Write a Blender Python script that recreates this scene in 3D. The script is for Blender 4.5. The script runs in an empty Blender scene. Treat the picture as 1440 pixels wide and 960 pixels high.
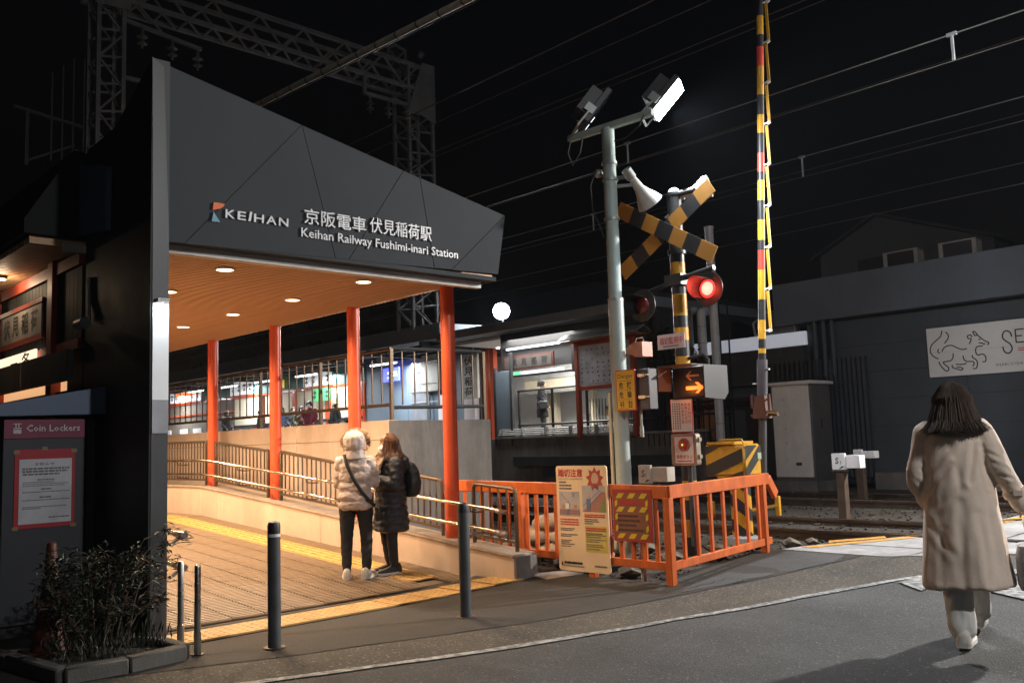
# night at a railway station entrance beside a level crossing
DOWN_W = 430; FLOOD_W = 2600; TUBE_W = 330; HALL_W = 1000; STAR_W = 6000
LAMP_A = (4.5, -4.8, 6.4, 2100, (.98, .97, .97), (9.5, 5.0, 1.0))
LAMP_B = (17.5, .1, 6.0, 14000, (1.0, .96, .90), (8.5, 1.8, 0.0), 115)
LAMP_C = (-3.2, -2.6, 5.6, 110, (.80, .90, 1.0), (2.4, 8.0, 1.0))
HAZE = .0003
import bpy, bmesh, math, random
from math import sin, cos, pi, radians, sqrt
from mathutils import Vector as V, Matrix, noise as mnoise
random.seed(7)
S = bpy.context.scene
COL = S.collection

# ------------------------------------------------------------------ camera
cam = bpy.data.cameras.new('camera'); camo = bpy.data.objects.new('camera', cam); COL.objects.link(camo)
cam.sensor_width = 36.0; cam.lens = 36.0 * 1288.0 / 1440.0; cam.clip_start = 0.05; cam.clip_end = 1000
camo.matrix_world = Matrix(((0.734154, -0.048130, -0.677275, 0), (-0.678142, -0.101608, -0.727873, 0), (-0.033784, 0.993660, -0.107235, 1.45), (0, 0, 0, 1)))
S.camera = camo

# ------------------------------------------------------------------ night sky
W = bpy.data.worlds.new('World'); S.world = W; W.use_nodes = True
wn = W.node_tree.nodes; wl = W.node_tree.links
bg = wn['Background']
sky = wn.new('ShaderNodeTexSky'); sky.sky_type = 'NISHITA'; sky.sun_disc = False
sky.sun_elevation = radians(-4.0); sky.sun_rotation = radians(160); sky.air_density = 1.0
wl.new(sky.outputs[0], bg.inputs[0]); bg.inputs[1].default_value = 0.07

S.view_settings.view_transform = 'Standard'; S.view_settings.look = 'None'
S.view_settings.exposure = 0.0; S.view_settings.gamma = 1.0
S.render.engine = 'CYCLES'
S.cycles.use_denoising = True
S.cycles.max_bounces = 6; S.cycles.diffuse_bounces = 3; S.cycles.glossy_bounces = 3; S.cycles.transmission_bounces = 4
S.cycles.sample_clamp_indirect = 6.0
S.cycles.volume_bounces = 0
S.cycles.caustics_reflective = False; S.cycles.caustics_refractive = False

# ------------------------------------------------------------------ helpers
def hz(x):
    X = (-50, 4.5, 5.5, 6.5, 7, 8, 9, 10, 11, 12, 14, 16, 18.5, 120); Z = (0, 0, .01, .04, .07, .105, .125, .16, .19, .21, .25, .29, .35, .4)
    if x <= X[0]: return 0.0
    for i in range(len(X) - 1):
        if x <= X[i + 1]:
            t = (x - X[i]) / (X[i + 1] - X[i]); return Z[i] + t * (Z[i + 1] - Z[i])
    return Z[-1]

def rampz(y):
    return max(0.0, min(0.42, 0.06 * (y - 7.3)))

MATS = {}
def M(name, col, rough=.6, metal=0.0, var=.18, scale=3.0, bump=0.0, bscale=60.0, stain=0.0, coat=0.0):
    if name in MATS: return MATS[name]
    m = bpy.data.materials.new(name); m.use_nodes = True; MATS[name] = m
    n = m.node_tree.nodes; l = m.node_tree.links; b = n['Principled BSDF']
    b.inputs['Roughness'].default_value = rough; b.inputs['Metallic'].default_value = metal
    b.inputs['Coat Weight'].default_value = coat
    tc = n.new('ShaderNodeTexCoord')
    nz = n.new('ShaderNodeTexNoise'); nz.inputs['Scale'].default_value = scale; nz.inputs['Detail'].default_value = 6; nz.inputs['Roughness'].default_value = .65
    l.new(tc.outputs['Object'], nz.inputs['Vector'])
    mr = n.new('ShaderNodeMapRange'); mr.inputs['From Min'].default_value = .3; mr.inputs['From Max'].default_value = .7
    mr.inputs['To Min'].default_value = 1 - var; mr.inputs['To Max'].default_value = 1 + var
    l.new(nz.outputs['Fac'], mr.inputs['Value'])
    last = mr.outputs['Result']
    if stain > 0:
        n2 = n.new('ShaderNodeTexNoise'); n2.inputs['Scale'].default_value = scale * .35; n2.inputs['Detail'].default_value = 8; n2.inputs['Roughness'].default_value = .75
        mp = n.new('ShaderNodeMapping'); mp.inputs['Scale'].default_value = (3, 3, .6); mp.inputs['Location'].default_value = (3.1, 7.7, 1.3)
        l.new(tc.outputs['Object'], mp.inputs['Vector']); l.new(mp.outputs['Vector'], n2.inputs['Vector'])
        m2 = n.new('ShaderNodeMapRange'); m2.inputs['From Min'].default_value = .42; m2.inputs['From Max'].default_value = .62
        m2.inputs['To Min'].default_value = 1 - stain; m2.inputs['To Max'].default_value = 1
        l.new(n2.outputs['Fac'], m2.inputs['Value'])
        mu = n.new('ShaderNodeMath'); mu.operation = 'MULTIPLY'; l.new(last, mu.inputs[0]); l.new(m2.outputs['Result'], mu.inputs[1]); last = mu.outputs[0]
    vm = n.new('ShaderNodeVectorMath'); vm.operation = 'SCALE'; vm.inputs[0].default_value = col
    l.new(last, vm.inputs['Scale']); l.new(vm.outputs[0], b.inputs['Base Color'])
    r2 = n.new('ShaderNodeMapRange'); r2.inputs['To Min'].default_value = max(.03, rough - .12); r2.inputs['To Max'].default_value = min(1, rough + .12)
    l.new(nz.outputs['Fac'], r2.inputs['Value']); l.new(r2.outputs['Result'], b.inputs['Roughness'])
    if bump > 0:
        nb = n.new('ShaderNodeTexNoise'); nb.inputs['Scale'].default_value = bscale; nb.inputs['Detail'].default_value = 5
        l.new(tc.outputs['Object'], nb.inputs['Vector'])
        bp = n.new('ShaderNodeBump'); bp.inputs['Strength'].default_value = bump; bp.inputs['Distance'].default_value = .01
        l.new(nb.outputs['Fac'], bp.inputs['Height']); l.new(bp.outputs['Normal'], b.inputs['Normal'])
    return m

def grit(name, c1, c2, scale, rough=.85, bump=.5, c3=None, sp=.0):
    """speckled ground: voronoi cells of two stone colours over noise"""
    if name in MATS: return MATS[name]
    m = bpy.data.materials.new(name); m.use_nodes = True; MATS[name] = m
    n = m.node_tree.nodes; l = m.node_tree.links; b = n['Principled BSDF']; b.inputs['Roughness'].default_value = rough
    tc = n.new('ShaderNodeTexCoord'); vo = n.new('ShaderNodeTexVoronoi'); vo.inputs['Scale'].default_value = scale
    l.new(tc.outputs['Object'], vo.inputs['Vector'])
    sx = n.new('ShaderNodeSeparateColor'); l.new(vo.outputs['Color'], sx.inputs[0])
    mx = n.new('ShaderNodeMix'); mx.data_type = 'RGBA'; mx.inputs['A'].default_value = (*c1, 1); mx.inputs['B'].default_value = (*c2, 1)
    l.new(sx.outputs[0], mx.inputs['Factor'])
    nz = n.new('ShaderNodeTexNoise'); nz.inputs['Scale'].default_value = 1.3; nz.inputs['Detail'].default_value = 8; nz.inputs['Roughness'].default_value = .7
    l.new(tc.outputs['Object'], nz.inputs['Vector'])
    mr = n.new('ShaderNodeMapRange'); mr.inputs['From Min'].default_value = .3; mr.inputs['From Max'].default_value = .7; mr.inputs['To Min'].default_value = .7; mr.inputs['To Max'].default_value = 1.25
    l.new(nz.outputs['Fac'], mr.inputs['Value'])
    n5 = n.new('ShaderNodeTexNoise'); n5.inputs['Scale'].default_value = .33; n5.inputs['Detail'].default_value = 4; l.new(tc.outputs['Object'], n5.inputs['Vector'])
    m5 = n.new('ShaderNodeMapRange'); m5.inputs['From Min'].default_value = .35; m5.inputs['From Max'].default_value = .65; m5.inputs['To Min'].default_value = .78; m5.inputs['To Max'].default_value = 1.16; l.new(n5.outputs['Fac'], m5.inputs['Value'])
    mm = n.new('ShaderNodeMath'); mm.operation = 'MULTIPLY'; l.new(mr.outputs['Result'], mm.inputs[0]); l.new(m5.outputs['Result'], mm.inputs[1])
    vm = n.new('ShaderNodeVectorMath'); vm.operation = 'SCALE'; l.new(mx.outputs['Result'], vm.inputs[0]); l.new(mm.outputs[0], vm.inputs['Scale'])
    out = vm.outputs[0]
    if c3:
        lt = n.new('ShaderNodeMath'); lt.operation = 'GREATER_THAN'; lt.inputs[1].default_value = 1 - sp; l.new(sx.outputs[1], lt.inputs[0])
        m3 = n.new('ShaderNodeMix'); m3.data_type = 'RGBA'; m3.inputs['B'].default_value = (*c3, 1); l.new(out, m3.inputs['A']); l.new(lt.outputs[0], m3.inputs['Factor']); out = m3.outputs['Result']
    l.new(out, b.inputs['Base Color'])
    bp = n.new('ShaderNodeBump'); bp.inputs['Strength'].default_value = bump; bp.inputs['Distance'].default_value = .006
    l.new(vo.outputs['Distance'], bp.inputs['Height']); l.new(bp.outputs['Normal'], b.inputs['Normal'])
    return m

def E(name, col, strength, sample=True):
    if name in MATS: return MATS[name]
    m = bpy.data.materials.new(name); m.use_nodes = True; MATS[name] = m
    b = m.node_tree.nodes['Principled BSDF']; b.inputs['Base Color'].default_value = (*col, 1); b.inputs['Roughness'].default_value = .4
    b.inputs['Emission Color'].default_value = (*col, 1); b.inputs['Emission Strength'].default_value = strength
    if not sample: m.cycles.emission_sampling = 'NONE'
    return m

class Fr:
    """a flat frame: lower left corner o, u to the viewer's right, v up, n towards the viewer"""
    def __init__(s, o, u, v=(0, 0, 1)):
        s.o = V(o); s.u = V(u).normalized(); s.v = V(v).normalized(); s.n = s.u.cross(s.v).normalized()
    def __call__(s, a, b, c=0.0): return s.o + s.u * a + s.v * b + s.n * c
def FX(x, y, z): return Fr((x, y, z), (0, -1, 0))      # faces -x
def FY(x, y, z): return Fr((x, y, z), (1, 0, 0))       # faces -y

BOXF = [(0, 3, 2, 1), (4, 5, 6, 7), (0, 1, 5, 4), (1, 2, 6, 5), (2, 3, 7, 6), (3, 0, 4, 7)]
class MB:
    def __init__(s, mat=None): s.v = []; s.f = []; s.mi = []; s.mats = []; s.c = 0; s.m(mat) if mat else None
    def m(s, mat):
        if mat not in s.mats: s.mats.append(mat)
        s.c = s.mats.index(mat); return s
    def add(s, vs, fs):
        k = len(s.v); s.v += [tuple(p) for p in vs]
        for f in fs: s.f.append([i + k for i in f]); s.mi.append(s.c)
        return s
    def box(s, p, q):
        (a, b, c), (d, e, f) = p, q
        a, d = min(a, d), max(a, d); b, e = min(b, e), max(b, e); c, f = min(c, f), max(c, f)
        return s.add([(a, b, c), (d, b, c), (d, e, c), (a, e, c), (a, b, f), (d, b, f), (d, e, f), (a, e, f)], BOXF)
    def cbox(s, c, d): return s.box([c[i] - d[i] / 2 for i in range(3)], [c[i] + d[i] / 2 for i in range(3)])
    def fbox(s, F, a0, b0, a1, b1, c0, c1):
        return s.add([F(a0, b0, c0), F(a1, b0, c0), F(a1, b1, c0), F(a0, b1, c0), F(a0, b0, c1), F(a1, b0, c1), F(a1, b1, c1), F(a0, b1, c1)], BOXF)
    def fq(s, F, a0, b0, a1, b1, c): return s.add([F(a0, b0, c), F(a1, b0, c), F(a1, b1, c), F(a0, b1, c)], [(0, 1, 2, 3)])
    def fpoly(s, F, pts, c0, c1=None):
        if c1 is None: return s.add([F(a, b, c0) for a, b in pts], [tuple(range(len(pts)))])
        return s.prism([F(a, b, c0) for a, b in pts], F.n * (c1 - c0))
    def prism(s, pts, d):
        n = len(pts); d = V(d); P = [V(p) for p in pts]
        return s.add(P + [p + d for p in P], [tuple(range(n))[::-1], tuple(range(n, 2 * n))] + [(i, (i + 1) % n, n + (i + 1) % n, n + i) for i in range(n)])
    def bar(s, p, q, w, h, up=(0, 0, 1)):
        p = V(p); q = V(q); d = (q - p).normalized(); u = V(up)
        if abs(d.dot(u)) > .98: u = V((0, 1, 0)) if abs(d.y) < .9 else V((1, 0, 0))
        r = d.cross(u).normalized(); u = r.cross(d).normalized(); r = r * w / 2; u = u * h / 2
        return s.add([p - r - u, p + r - u, p + r + u, p - r + u, q - r - u, q + r - u, q + r + u, q - r + u], BOXF)
    def tube(s, pts, r, n=8, cap=True, side=None):
        pts = [V(p) for p in pts]; k0 = len(pts)
        if not isinstance(r, (list, tuple)): r = [r] * k0
        ts = []
        for i in range(k0):
            a = pts[max(0, i - 1)]; b = pts[min(k0 - 1, i + 1)]; ts.append((b - a).normalized())
        ref = V(side) if side else (V((0, 0, 1)) if abs(ts[0].z) < .9 else V((1, 0, 0)))
        vs = []; u = None
        for i, (p, t) in enumerate(zip(pts, ts)):
            if u is None: u = (ref - t * ref.dot(t)).normalized()
            else:
                u = (u - t * u.dot(t))
                u = u.normalized() if u.length > 1e-6 else V((1, 0, 0))
            w = t.cross(u); ri = r[i]; ra, rb = ri if isinstance(ri, (tuple, list)) else (ri, ri)
            for j in range(n):
                a = 2 * pi * j / n; vs.append(p + u * (ra * cos(a)) + w * (rb * sin(a)))
        fs = [(i * n + j, i * n + (j + 1) % n, (i + 1) * n + (j + 1) % n, (i + 1) * n + j) for i in range(k0 - 1) for j in range(n)]
        if cap: fs += [tuple(range(n))[::-1], tuple(range((k0 - 1) * n, k0 * n))]
        return s.add(vs, fs)
    def loft(s, rings, n=24, cap=True, ex=2.0, fn=None):
        """rings: (cx, cy, z, rx, ry); horizontal superellipse sections"""
        vs = []
        for k, (cx, cy, z, rx, ry) in enumerate(rings):
            for j in range(n):
                a = 2 * pi * j / n; ca, sa = cos(a), sin(a)
                x = math.copysign(abs(ca) ** (2 / ex), ca); y = math.copysign(abs(sa) ** (2 / ex), sa)
                g = fn(a, z) if fn else 1.0
                vs.append((cx + rx * x * g, cy + ry * y * g, z))
        k = len(rings)
        fs = [(i * n + j, i * n + (j + 1) % n, (i + 1) * n + (j + 1) % n, (i + 1) * n + j) for i in range(k - 1) for j in range(n)]
        if cap: fs += [tuple(range(n))[::-1], tuple(range((k - 1) * n, k * n))]
        return s.add(vs, fs)
    def ball(s, c, r, n=12, m=8, R=None):
        c = V(c); r = (r, r, r) if not isinstance(r, (tuple, list)) else r; vs = []; fs = []
        for i in range(1, m):
            t = pi * i / m
            for j in range(n):
                a = 2 * pi * j / n; p = V((r[0] * sin(t) * cos(a), r[1] * sin(t) * sin(a), r[2] * cos(t)))
                vs.append(c + (R @ p if R else p))
        top = V((0, 0, r[2])); bot = V((0, 0, -r[2]))
        vs += [c + (R @ top if R else top), c + (R @ bot if R else bot)]; T = len(vs) - 2
        for i in range(m - 2):
            for j in range(n): fs.append((i * n + j, (i + 1) * n + j, (i + 1) * n + (j + 1) % n, i * n + (j + 1) % n))
        for j in range(n):
            fs.append((T, j, (j + 1) % n)); fs.append((T + 1, (m - 2) * n + (j + 1) % n, (m - 2) * n + j))
        return s.add(vs, fs)
    def lathe(s, base, axis, prof, n=16, cap=True):
        base = V(base); ax = V(axis).normalized(); u = ax.cross(V((0, 0, 1)) if abs(ax.z) < .9 else V((1, 0, 0))).normalized(); w = ax.cross(u); k = len(prof)
        vs = [base + ax * z + (u * cos(2 * pi * j / n) + w * sin(2 * pi * j / n)) * max(r, 1e-4) for r, z in prof for j in range(n)]
        fs = [(i * n + j, i * n + (j + 1) % n, (i + 1) * n + (j + 1) % n, (i + 1) * n + j) for i in range(k - 1) for j in range(n)]
        if cap: fs += [tuple(range(n))[::-1], tuple(range((k - 1) * n, k * n))]
        return s.add(vs, fs)
    def mesh(s, name, smooth=True, ang=35, fix=True):
        me = bpy.data.meshes.new(name); me.from_pydata(s.v, [], s.f)
        for m in s.mats: me.materials.append(m)
        me.polygons.foreach_set('material_index', s.mi)
        if fix:
            b = bmesh.new(); b.from_mesh(me); bmesh.ops.recalc_face_normals(b, faces=b.faces); b.to_mesh(me); b.free()
        if smooth:
            me.polygons.foreach_set('use_smooth', [True] * len(me.polygons))
            me.set_sharp_from_angle(angle=radians(ang))
        me.update(); return me

def link(name, data, parent=None, loc=None):
    o = bpy.data.objects.new(name, data); COL.objects.link(o)
    if loc: o.location = loc
    if parent:
        o.parent = parent
        if parent.type == 'EMPTY': o.matrix_parent_inverse = Matrix.LocRotScale(parent.location, parent.rotation_euler, None).inverted()
    return o
def tag(o, label=None, cat=None, group=None, kind=None):
    for k, v in (('label', label), ('category', cat), ('group', group), ('kind', kind)):
        if v: o[k] = v
    return o
def thing(name, label, cat, loc=(0, 0, 0), group=None, rz=0.0):
    o = bpy.data.objects.new(name, None); COL.objects.link(o); o.location = loc; o.rotation_euler = (0, 0, rz); o.empty_display_size = .2
    return tag(o, label, cat, group)
def bev(o, w=.004, seg=1):
    md = o.modifiers.new('edge', 'BEVEL'); md.width = w; md.segments = seg; md.limit_method = 'ANGLE'; md.angle_limit = radians(40); return o
def part(mb, name, parent, label=None, smooth=True, ang=35, bevel=0, fix=True):
    o = link(name, mb.mesh(name, smooth, ang, fix), parent)
    if label: o['label'] = label
    if bevel: bev(o, bevel)
    return o
def top(mb, name, label, cat, group=None, bevel=0, smooth=True, ang=35):
    o = link(name, mb.mesh(name, smooth, ang)); tag(o, label, cat, group)
    if bevel: bev(o, bevel)
    return o
def struct(mb, name, smooth=True, fix=True):
    o = link(name, mb.mesh(name, smooth, fix=fix)); o['kind'] = 'structure'; return o
def copy_tree(o, parent=None):
    c = o.copy(); COL.objects.link(c)
    if parent: c.parent = parent
    for ch in list(o.children): copy_tree(ch, c)
    return c

_fc = bpy.data.curves.new('lettering', 'FONT'); _fo = bpy.data.objects.new('lettering_source', _fc)
def glyphs(s, bold=0.0, res=1, extrude=0.0):
    COL.objects.link(_fo); _fc.body = s; _fc.resolution_u = res; _fc.offset = bold; _fc.extrude = extrude; _fo.update_tag(); _fc.update_tag()
    bpy.context.view_layer.update(); dg = bpy.context.evaluated_depsgraph_get()
    me = bpy.data.meshes.new_from_object(_fo.evaluated_get(dg)); COL.objects.unlink(_fo)
    vs = [v.co.copy() for v in me.vertices]; fs = [tuple(p.vertices) for p in me.polygons]; bpy.data.meshes.remove(me); return vs, fs
def txt(mb, mat, F, s, a, b, w=None, h=None, c=.003, bold=0.0, res=1, depth=0.0, align='L', shear=0.0):
    """text fitted to width w and/or height h, its lower left at (a, b) of frame F"""
    vs, fs = glyphs(s, bold, res, .5 if depth else 0.0)
    if not vs: return
    x0 = min(v.x for v in vs); x1 = max(v.x for v in vs); y0 = min(v.y for v in vs); y1 = max(v.y for v in vs)
    if w is None: sy = h / (y1 - y0); sx = sy
    elif h is None: sx = w / (x1 - x0); sy = sx
    else: sx = w / (x1 - x0); sy = h / (y1 - y0)
    if align == 'C': a -= (x1 - x0) * sx / 2
    mb.m(mat)
    mb.add([F(a + (v.x - x0) * sx + shear * (v.y - y0) * sy, b + (v.y - y0) * sy, c + (v.z + .5) * depth if depth else c) for v in vs], fs)
def vtxt(mb, mat, F, s, a, b, w, h, c=.003, bold=0.0, gap=.12):
    n = len(s); hh = h / n
    for i, ch in enumerate(s): txt(mb, mat, F, ch, a, b + h - (i + 1) * hh + hh * gap / 2, w, hh * (1 - gap), c, bold)
def dashes(mb, mat, F, a0, b, a1, h, c=.003, gap=.35, wmin=1.0, wmax=3.5):
    mb.m(mat); a = a0
    while a < a1 - h * .4:
        w = min(h * random.uniform(wmin, wmax), a1 - a); mb.fq(F, a, b, a + w, b + h, c); a += w + h * gap
def plate(mb, mat, F, w, h, d=.004, r=0.0, c0=0.0, a=0.0, b=0.0):
    mb.m(mat)
    if r <= 0: return mb.fbox(F, a, b, a + w, b + h, c0, c0 + d)
    pts = []
    for cx, cy, t0 in ((w - r, r, -90), (w - r, h - r, 0), (r, h - r, 90), (r, r, 180)):
        for k in range(4):
            t = radians(t0 + 30 * k); pts.append((a + cx + r * cos(t), b + cy + r * sin(t)))
    return mb.fpoly(F, pts, c0, c0 + d)
def lamp(name, kind, loc, power, col, target=None, size=.1, spot=120, blend=.5, parent=None, sy=None):
    L = bpy.data.lights.new(name, kind); L.energy = power; L.color = col
    if kind in ('POINT', 'SPOT'): L.shadow_soft_size = size
    if kind == 'SPOT': L.spot_size = radians(spot); L.spot_blend = blend
    if kind == 'AREA':
        L.size = size
        if sy: L.shape = 'RECTANGLE'; L.size_y = sy
    o = bpy.data.objects.new(name, L); COL.objects.link(o); o.location = loc
    if target is not None: o.rotation_euler = (V(target) - V(loc)).to_track_quat('-Z', 'Y').to_euler()
    if parent:
        o.parent = parent
        if parent.type == 'EMPTY': o.matrix_parent_inverse = Matrix.LocRotScale(parent.location, parent.rotation_euler, None).inverted()
    return o
def lerp(a, b, t): return a + (b - a) * t
def curve(pts, x):
    if x <= pts[0][0]:
        (a, b), (c, d) = pts[0], pts[1]; return b + (d - b) * (x - a) / (c - a)
    for (a, b), (c, d) in zip(pts, pts[1:]):
        if x <= c: return b + (d - b) * (x - a) / (c - a)
    return pts[-1][1]
def remesh(mb, name, voxel, mat, parent=None, smooth=3, label=None, mtx=None, disp=None, creases=()):
    me = mb.mesh('tmp', False); o = bpy.data.objects.new('tmp', me); COL.objects.link(o)
    r = o.modifiers.new('r', 'REMESH'); r.mode = 'VOXEL'; r.voxel_size = voxel; r.use_smooth_shade = True
    if smooth: q = o.modifiers.new('s', 'SMOOTH'); q.factor = .5; q.iterations = smooth
    bpy.context.view_layer.update(); dg = bpy.context.evaluated_depsgraph_get()
    m2 = bpy.data.meshes.new_from_object(o.evaluated_get(dg)); m2.name = name
    bpy.data.objects.remove(o); bpy.data.meshes.remove(me)
    if disp:
        amp, sc, st = disp
        b = bmesh.new(); b.from_mesh(m2); b.normal_update()
        for v in b.verts:
            p = v.co; d = mnoise.fractal(V((p.x * sc, p.y * sc, p.z * sc * st)), .8, 2.0, 3) * amp
            for a, b_, wd, am in creases:      # cloth folds: a furrow between two ridges along the segment a-b
                ab = b_ - a; t = max(0, min(1, (p - a).dot(ab) / ab.length_squared)); q = (p - a - ab * t).length / wd
                if q < 4: d += am * (1.1 * math.exp(-(q - 1.6) ** 2) - 1.2 * math.exp(-q * q * 1.5)) * (.35 + .65 * sin(pi * (.15 + .7 * t)))
            v.co = p + v.normal * d
        b.to_mesh(m2); b.free()
    m2.materials.clear(); m2.materials.append(mat)
    m2.polygons.foreach_set('material_index', [0] * len(m2.polygons)); m2.polygons.foreach_set('use_smooth', [True] * len(m2.polygons))
    if mtx: m2.transform(mtx)
    o = link(name, m2, parent)
    if label: o['label'] = label
    return o
# ------------------------------------------------------------------ materials
asphalt = grit('asphalt', (.030, .030, .0305), (.066, .066, .065), 95, .82, .7, (.14, .14, .14), .018)
pave_m = grit('pavement asphalt', (.020, .0155, .012), (.036, .029, .022), 120, .85, .4)
aggr_m = grit('exposed aggregate', (.034, .028, .021), (.072, .060, .044), 70, .85, .6, (.15, .135, .11), .05)
soil_m = grit('soil', (.03, .025, .02), (.07, .06, .045), 40, .95, .8)
ballast_m = grit('ballast', (.022, .016, .011), (.06, .045, .032), 26, .95, 1.0)
conc_m = M('crossing concrete', (.31, .30, .295), .8, var=.25, scale=2.5, bump=.25, bscale=90, stain=.3)
white_paint = M('worn road paint', (.40, .40, .39), .7, var=.5, scale=16, bump=.2, stain=.75)
yellow_paint = M('yellow road paint', (.62, .30, .05), .7, var=.3, scale=9, stain=.3)
dark_joint = M('dark joint', (.015, .014, .013), .9)
ramp_m = M('ramp tile', (.24, .165, .10), .5, var=.16, scale=2.2, bump=.12, stain=.22)
ramp_base = M('ramp joint', (.155, .108, .07), .8)
tact_m = M('tactile yellow', (.50, .29, .085), .6, var=.16, scale=4, stain=.22)
wallplaster = M('beige wall', (.58, .44, .335), .75, var=.12, scale=1.6, bump=.12, stain=.15)
wallgrey = M('grey concrete', (.22, .2, .185), .85, var=.25, scale=1.4, bump=.3, bscale=30, stain=.4)
stonecap = M('stone coping', (.38, .31, .25), .7, var=.15, scale=3, stain=.2)
verm = M('vermilion paint', (.56, .075, .022), .36, var=.1, scale=2, coat=.25)
vermd = M('dull vermilion paint', (.35, .055, .03), .5, var=.15, scale=2)
fence_or = M('orange fence paint', (.68, .135, .020), .45, var=.16, scale=5, bump=.12, stain=.28)
bronze = M('bronze railing', (.13, .09, .06), .42, .6, var=.15)
brass = M('satin steel rail', (.62, .52, .40), .22, 1.0, var=.06)
steel = M('stainless steel', (.5, .48, .46), .28, 1.0, var=.1, scale=5)
galv = M('galvanised steel', (.36, .38, .38), .5, .55, var=.18, scale=5)
polepaint = M('pale green pole paint', (.42, .52, .50), .45, var=.12, scale=3, stain=.18)
panel_m = M('dark grey cladding', (.023, .0275, .034), .85, .0, var=.08, scale=.8)
panel_edge = M('dark cladding joint', (.010, .011, .012), .9)
sidewall = M('charcoal side wall', (.03, .031, .033), .6, var=.1)
metalface = M('brushed steel cladding', (.075, .077, .08), .42, .5, var=.06, scale=2)
wood = M('timber slat', (.56, .345, .19), .6, var=.10, scale=5)
woodd = M('timber board above slats', (.16, .088, .042), .8)
offwhite = M('off-white trim', (.55, .53, .5), .6)
white = M('white paint', (.72, .72, .70), .5, var=.06)
cream = M('cream wall', (.66, .58, .42), .7, var=.06)
teal = M('teal fascia', (.05, .17, .17), .6)
black = M('black paint', (.018, .018, .019), .45, var=.2, scale=6)
blackr = M('black rubber', (.02, .02, .021), .8)
darkgrey = M('dark grey metal', (.06, .062, .066), .5, .3)
bolm = M('charcoal bollard', (.075, .077, .082), .5, .2, var=.2, scale=6)
yel = M('warning yellow', (.62, .32, .02), .42, var=.12, scale=6, stain=.15)
signyel = M('sign yellow', (.70, .44, .02), .4, var=.05)
xyel = M('crossbuck yellow', (.33, .15, .02), .55, var=.1)
red = M('sign red', (.48, .03, .025), .5, var=.08)
redband = M('red band', (.62, .05, .03), .45)
signwhite = M('sign white', (.68, .66, .66), .45, var=.05)
ink = M('black lettering', (.02, .02, .022), .6)
inkgrey = M('grey lettering', (.16, .15, .14), .6)
redink = M('red lettering', (.52, .04, .04), .6)
letterw = M('silver white letters', (.60, .60, .62), .4, .2, var=.03)
greyblue = M('blue grey panel', (.16, .21, .26), .55, var=.1, scale=1.5)
bluepanel_m = M('slate blue panel', (.10, .14, .22), .5, var=.06)
roofm = M('grey roof sheet', (.22, .235, .25), .55, .2, var=.15, scale=1)
rust = M('rusty rail steel', (.09, .06, .042), .6, .5, var=.3, scale=6)
railtop = M('polished rail head', (.5, .5, .52), .25, 1.0)
sleeper_m = M('old sleeper', (.06, .05, .042), .85, var=.3, scale=5, bump=.5)
lattice_m = M('weathered lattice steel', (.21, .205, .20), .6, .3, var=.2)
wire_m = M('overhead wire', (.12, .105, .09), .5, .5)
glass = M('dark glass', (.03, .035, .04), .08)
cab_m = M('silver cabinet', (.82, .79, .76), .5, .0, var=.1, scale=2, stain=.12)
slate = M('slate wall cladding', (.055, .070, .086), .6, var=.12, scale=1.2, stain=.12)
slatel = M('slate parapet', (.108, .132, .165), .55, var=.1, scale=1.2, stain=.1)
leaf_m = [M('nandina leaf green', (.014, .024, .009), .5, var=.4, scale=30), M('nandina leaf dark', (.008, .014, .006), .5, var=.4, scale=30), M('nandina leaf red', (.09, .03, .014), .5, var=.4, scale=30)]
bark = M('bark', (.07, .05, .035), .9, var=.3, scale=12)
skin = M('skin', (.52, .31, .22), .5, var=.05)
skin2 = M('hand skin', (.5, .3, .21), .5, var=.05)

# ------------------------------------------------------------------ lights that the place has
WARM = (1.0, .72, .46); COOL = (.86, .93, 1.0)

# ------------------------------------------------------------------ ground, road, pavement
KERB = [(-30, 14.6), (-5, 9.1), (2.13, 6.40), (3.22, 5.98), (4.29, 5.69), (5.07, 5.45), (5.74, 5.29), (6.67, 5.07), (7.24, 4.92), (7.74, 4.82), (9.16, 4.69), (10.3, 4.62)]
LINE = [(-30, 14.0), (-5, 8.0), (3.1, 5.37), (4.23, 4.99), (5.94, 4.53), (7.07, 4.11), (8.27, 3.75), (9.2, 3.35), (10.3, 2.9)]
EDGE = [(9.1, 5.72), (9.54, 5.6), (10.2, 5.2), (10.9, 4.82), (12, 4.6), (17.6, 4.2)]      # north edge of the crossing deck
def sheet(name, mat, x0, x1, f0, f1, dz, nx=40, ny=1, st=True):
    mb = MB(mat); xs = sorted(set([x0 + (x1 - x0) * i / nx for i in range(nx + 1)] + [x for x in (4.5, 5.5, 6.5, 7, 8, 9, 10, 11, 12, 14, 16, 18.5) if x0 < x < x1]))
    vs = []; n = len(xs)
    for x in xs:
        a = f0(x) if callable(f0) else f0; b = f1(x) if callable(f1) else f1
        for j in range(ny + 1): vs.append((x, a + (b - a) * j / ny, hz(x) + dz))
    w = ny + 1
    fs = [(i * w + j, (i + 1) * w + j, (i + 1) * w + j + 1, i * w + j + 1) for i in range(n - 1) for j in range(ny)]
    mb.add(vs, fs)
    return struct(mb, name, fix=False)
sheet('ground', soil_m, -60, 160, -90, 160, -.14, 60)
sheet('road', asphalt, -60, 60, -14, lambda x: curve(LINE, min(x, 10.3)) + .05 if x < 10.3 else 2.9, -.004, 70)
sheet('gutter_strip', aggr_m, -30, 10.3, lambda x: curve(LINE, x) + .05, lambda x: curve(KERB, x), -.004, 60)
sheet('kerb_joint', dark_joint, -30, 9.3, lambda x: curve(KERB, x), lambda x: curve(KERB, x) + .035 + .012 * sin(x * 7), -.006, 90)
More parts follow.
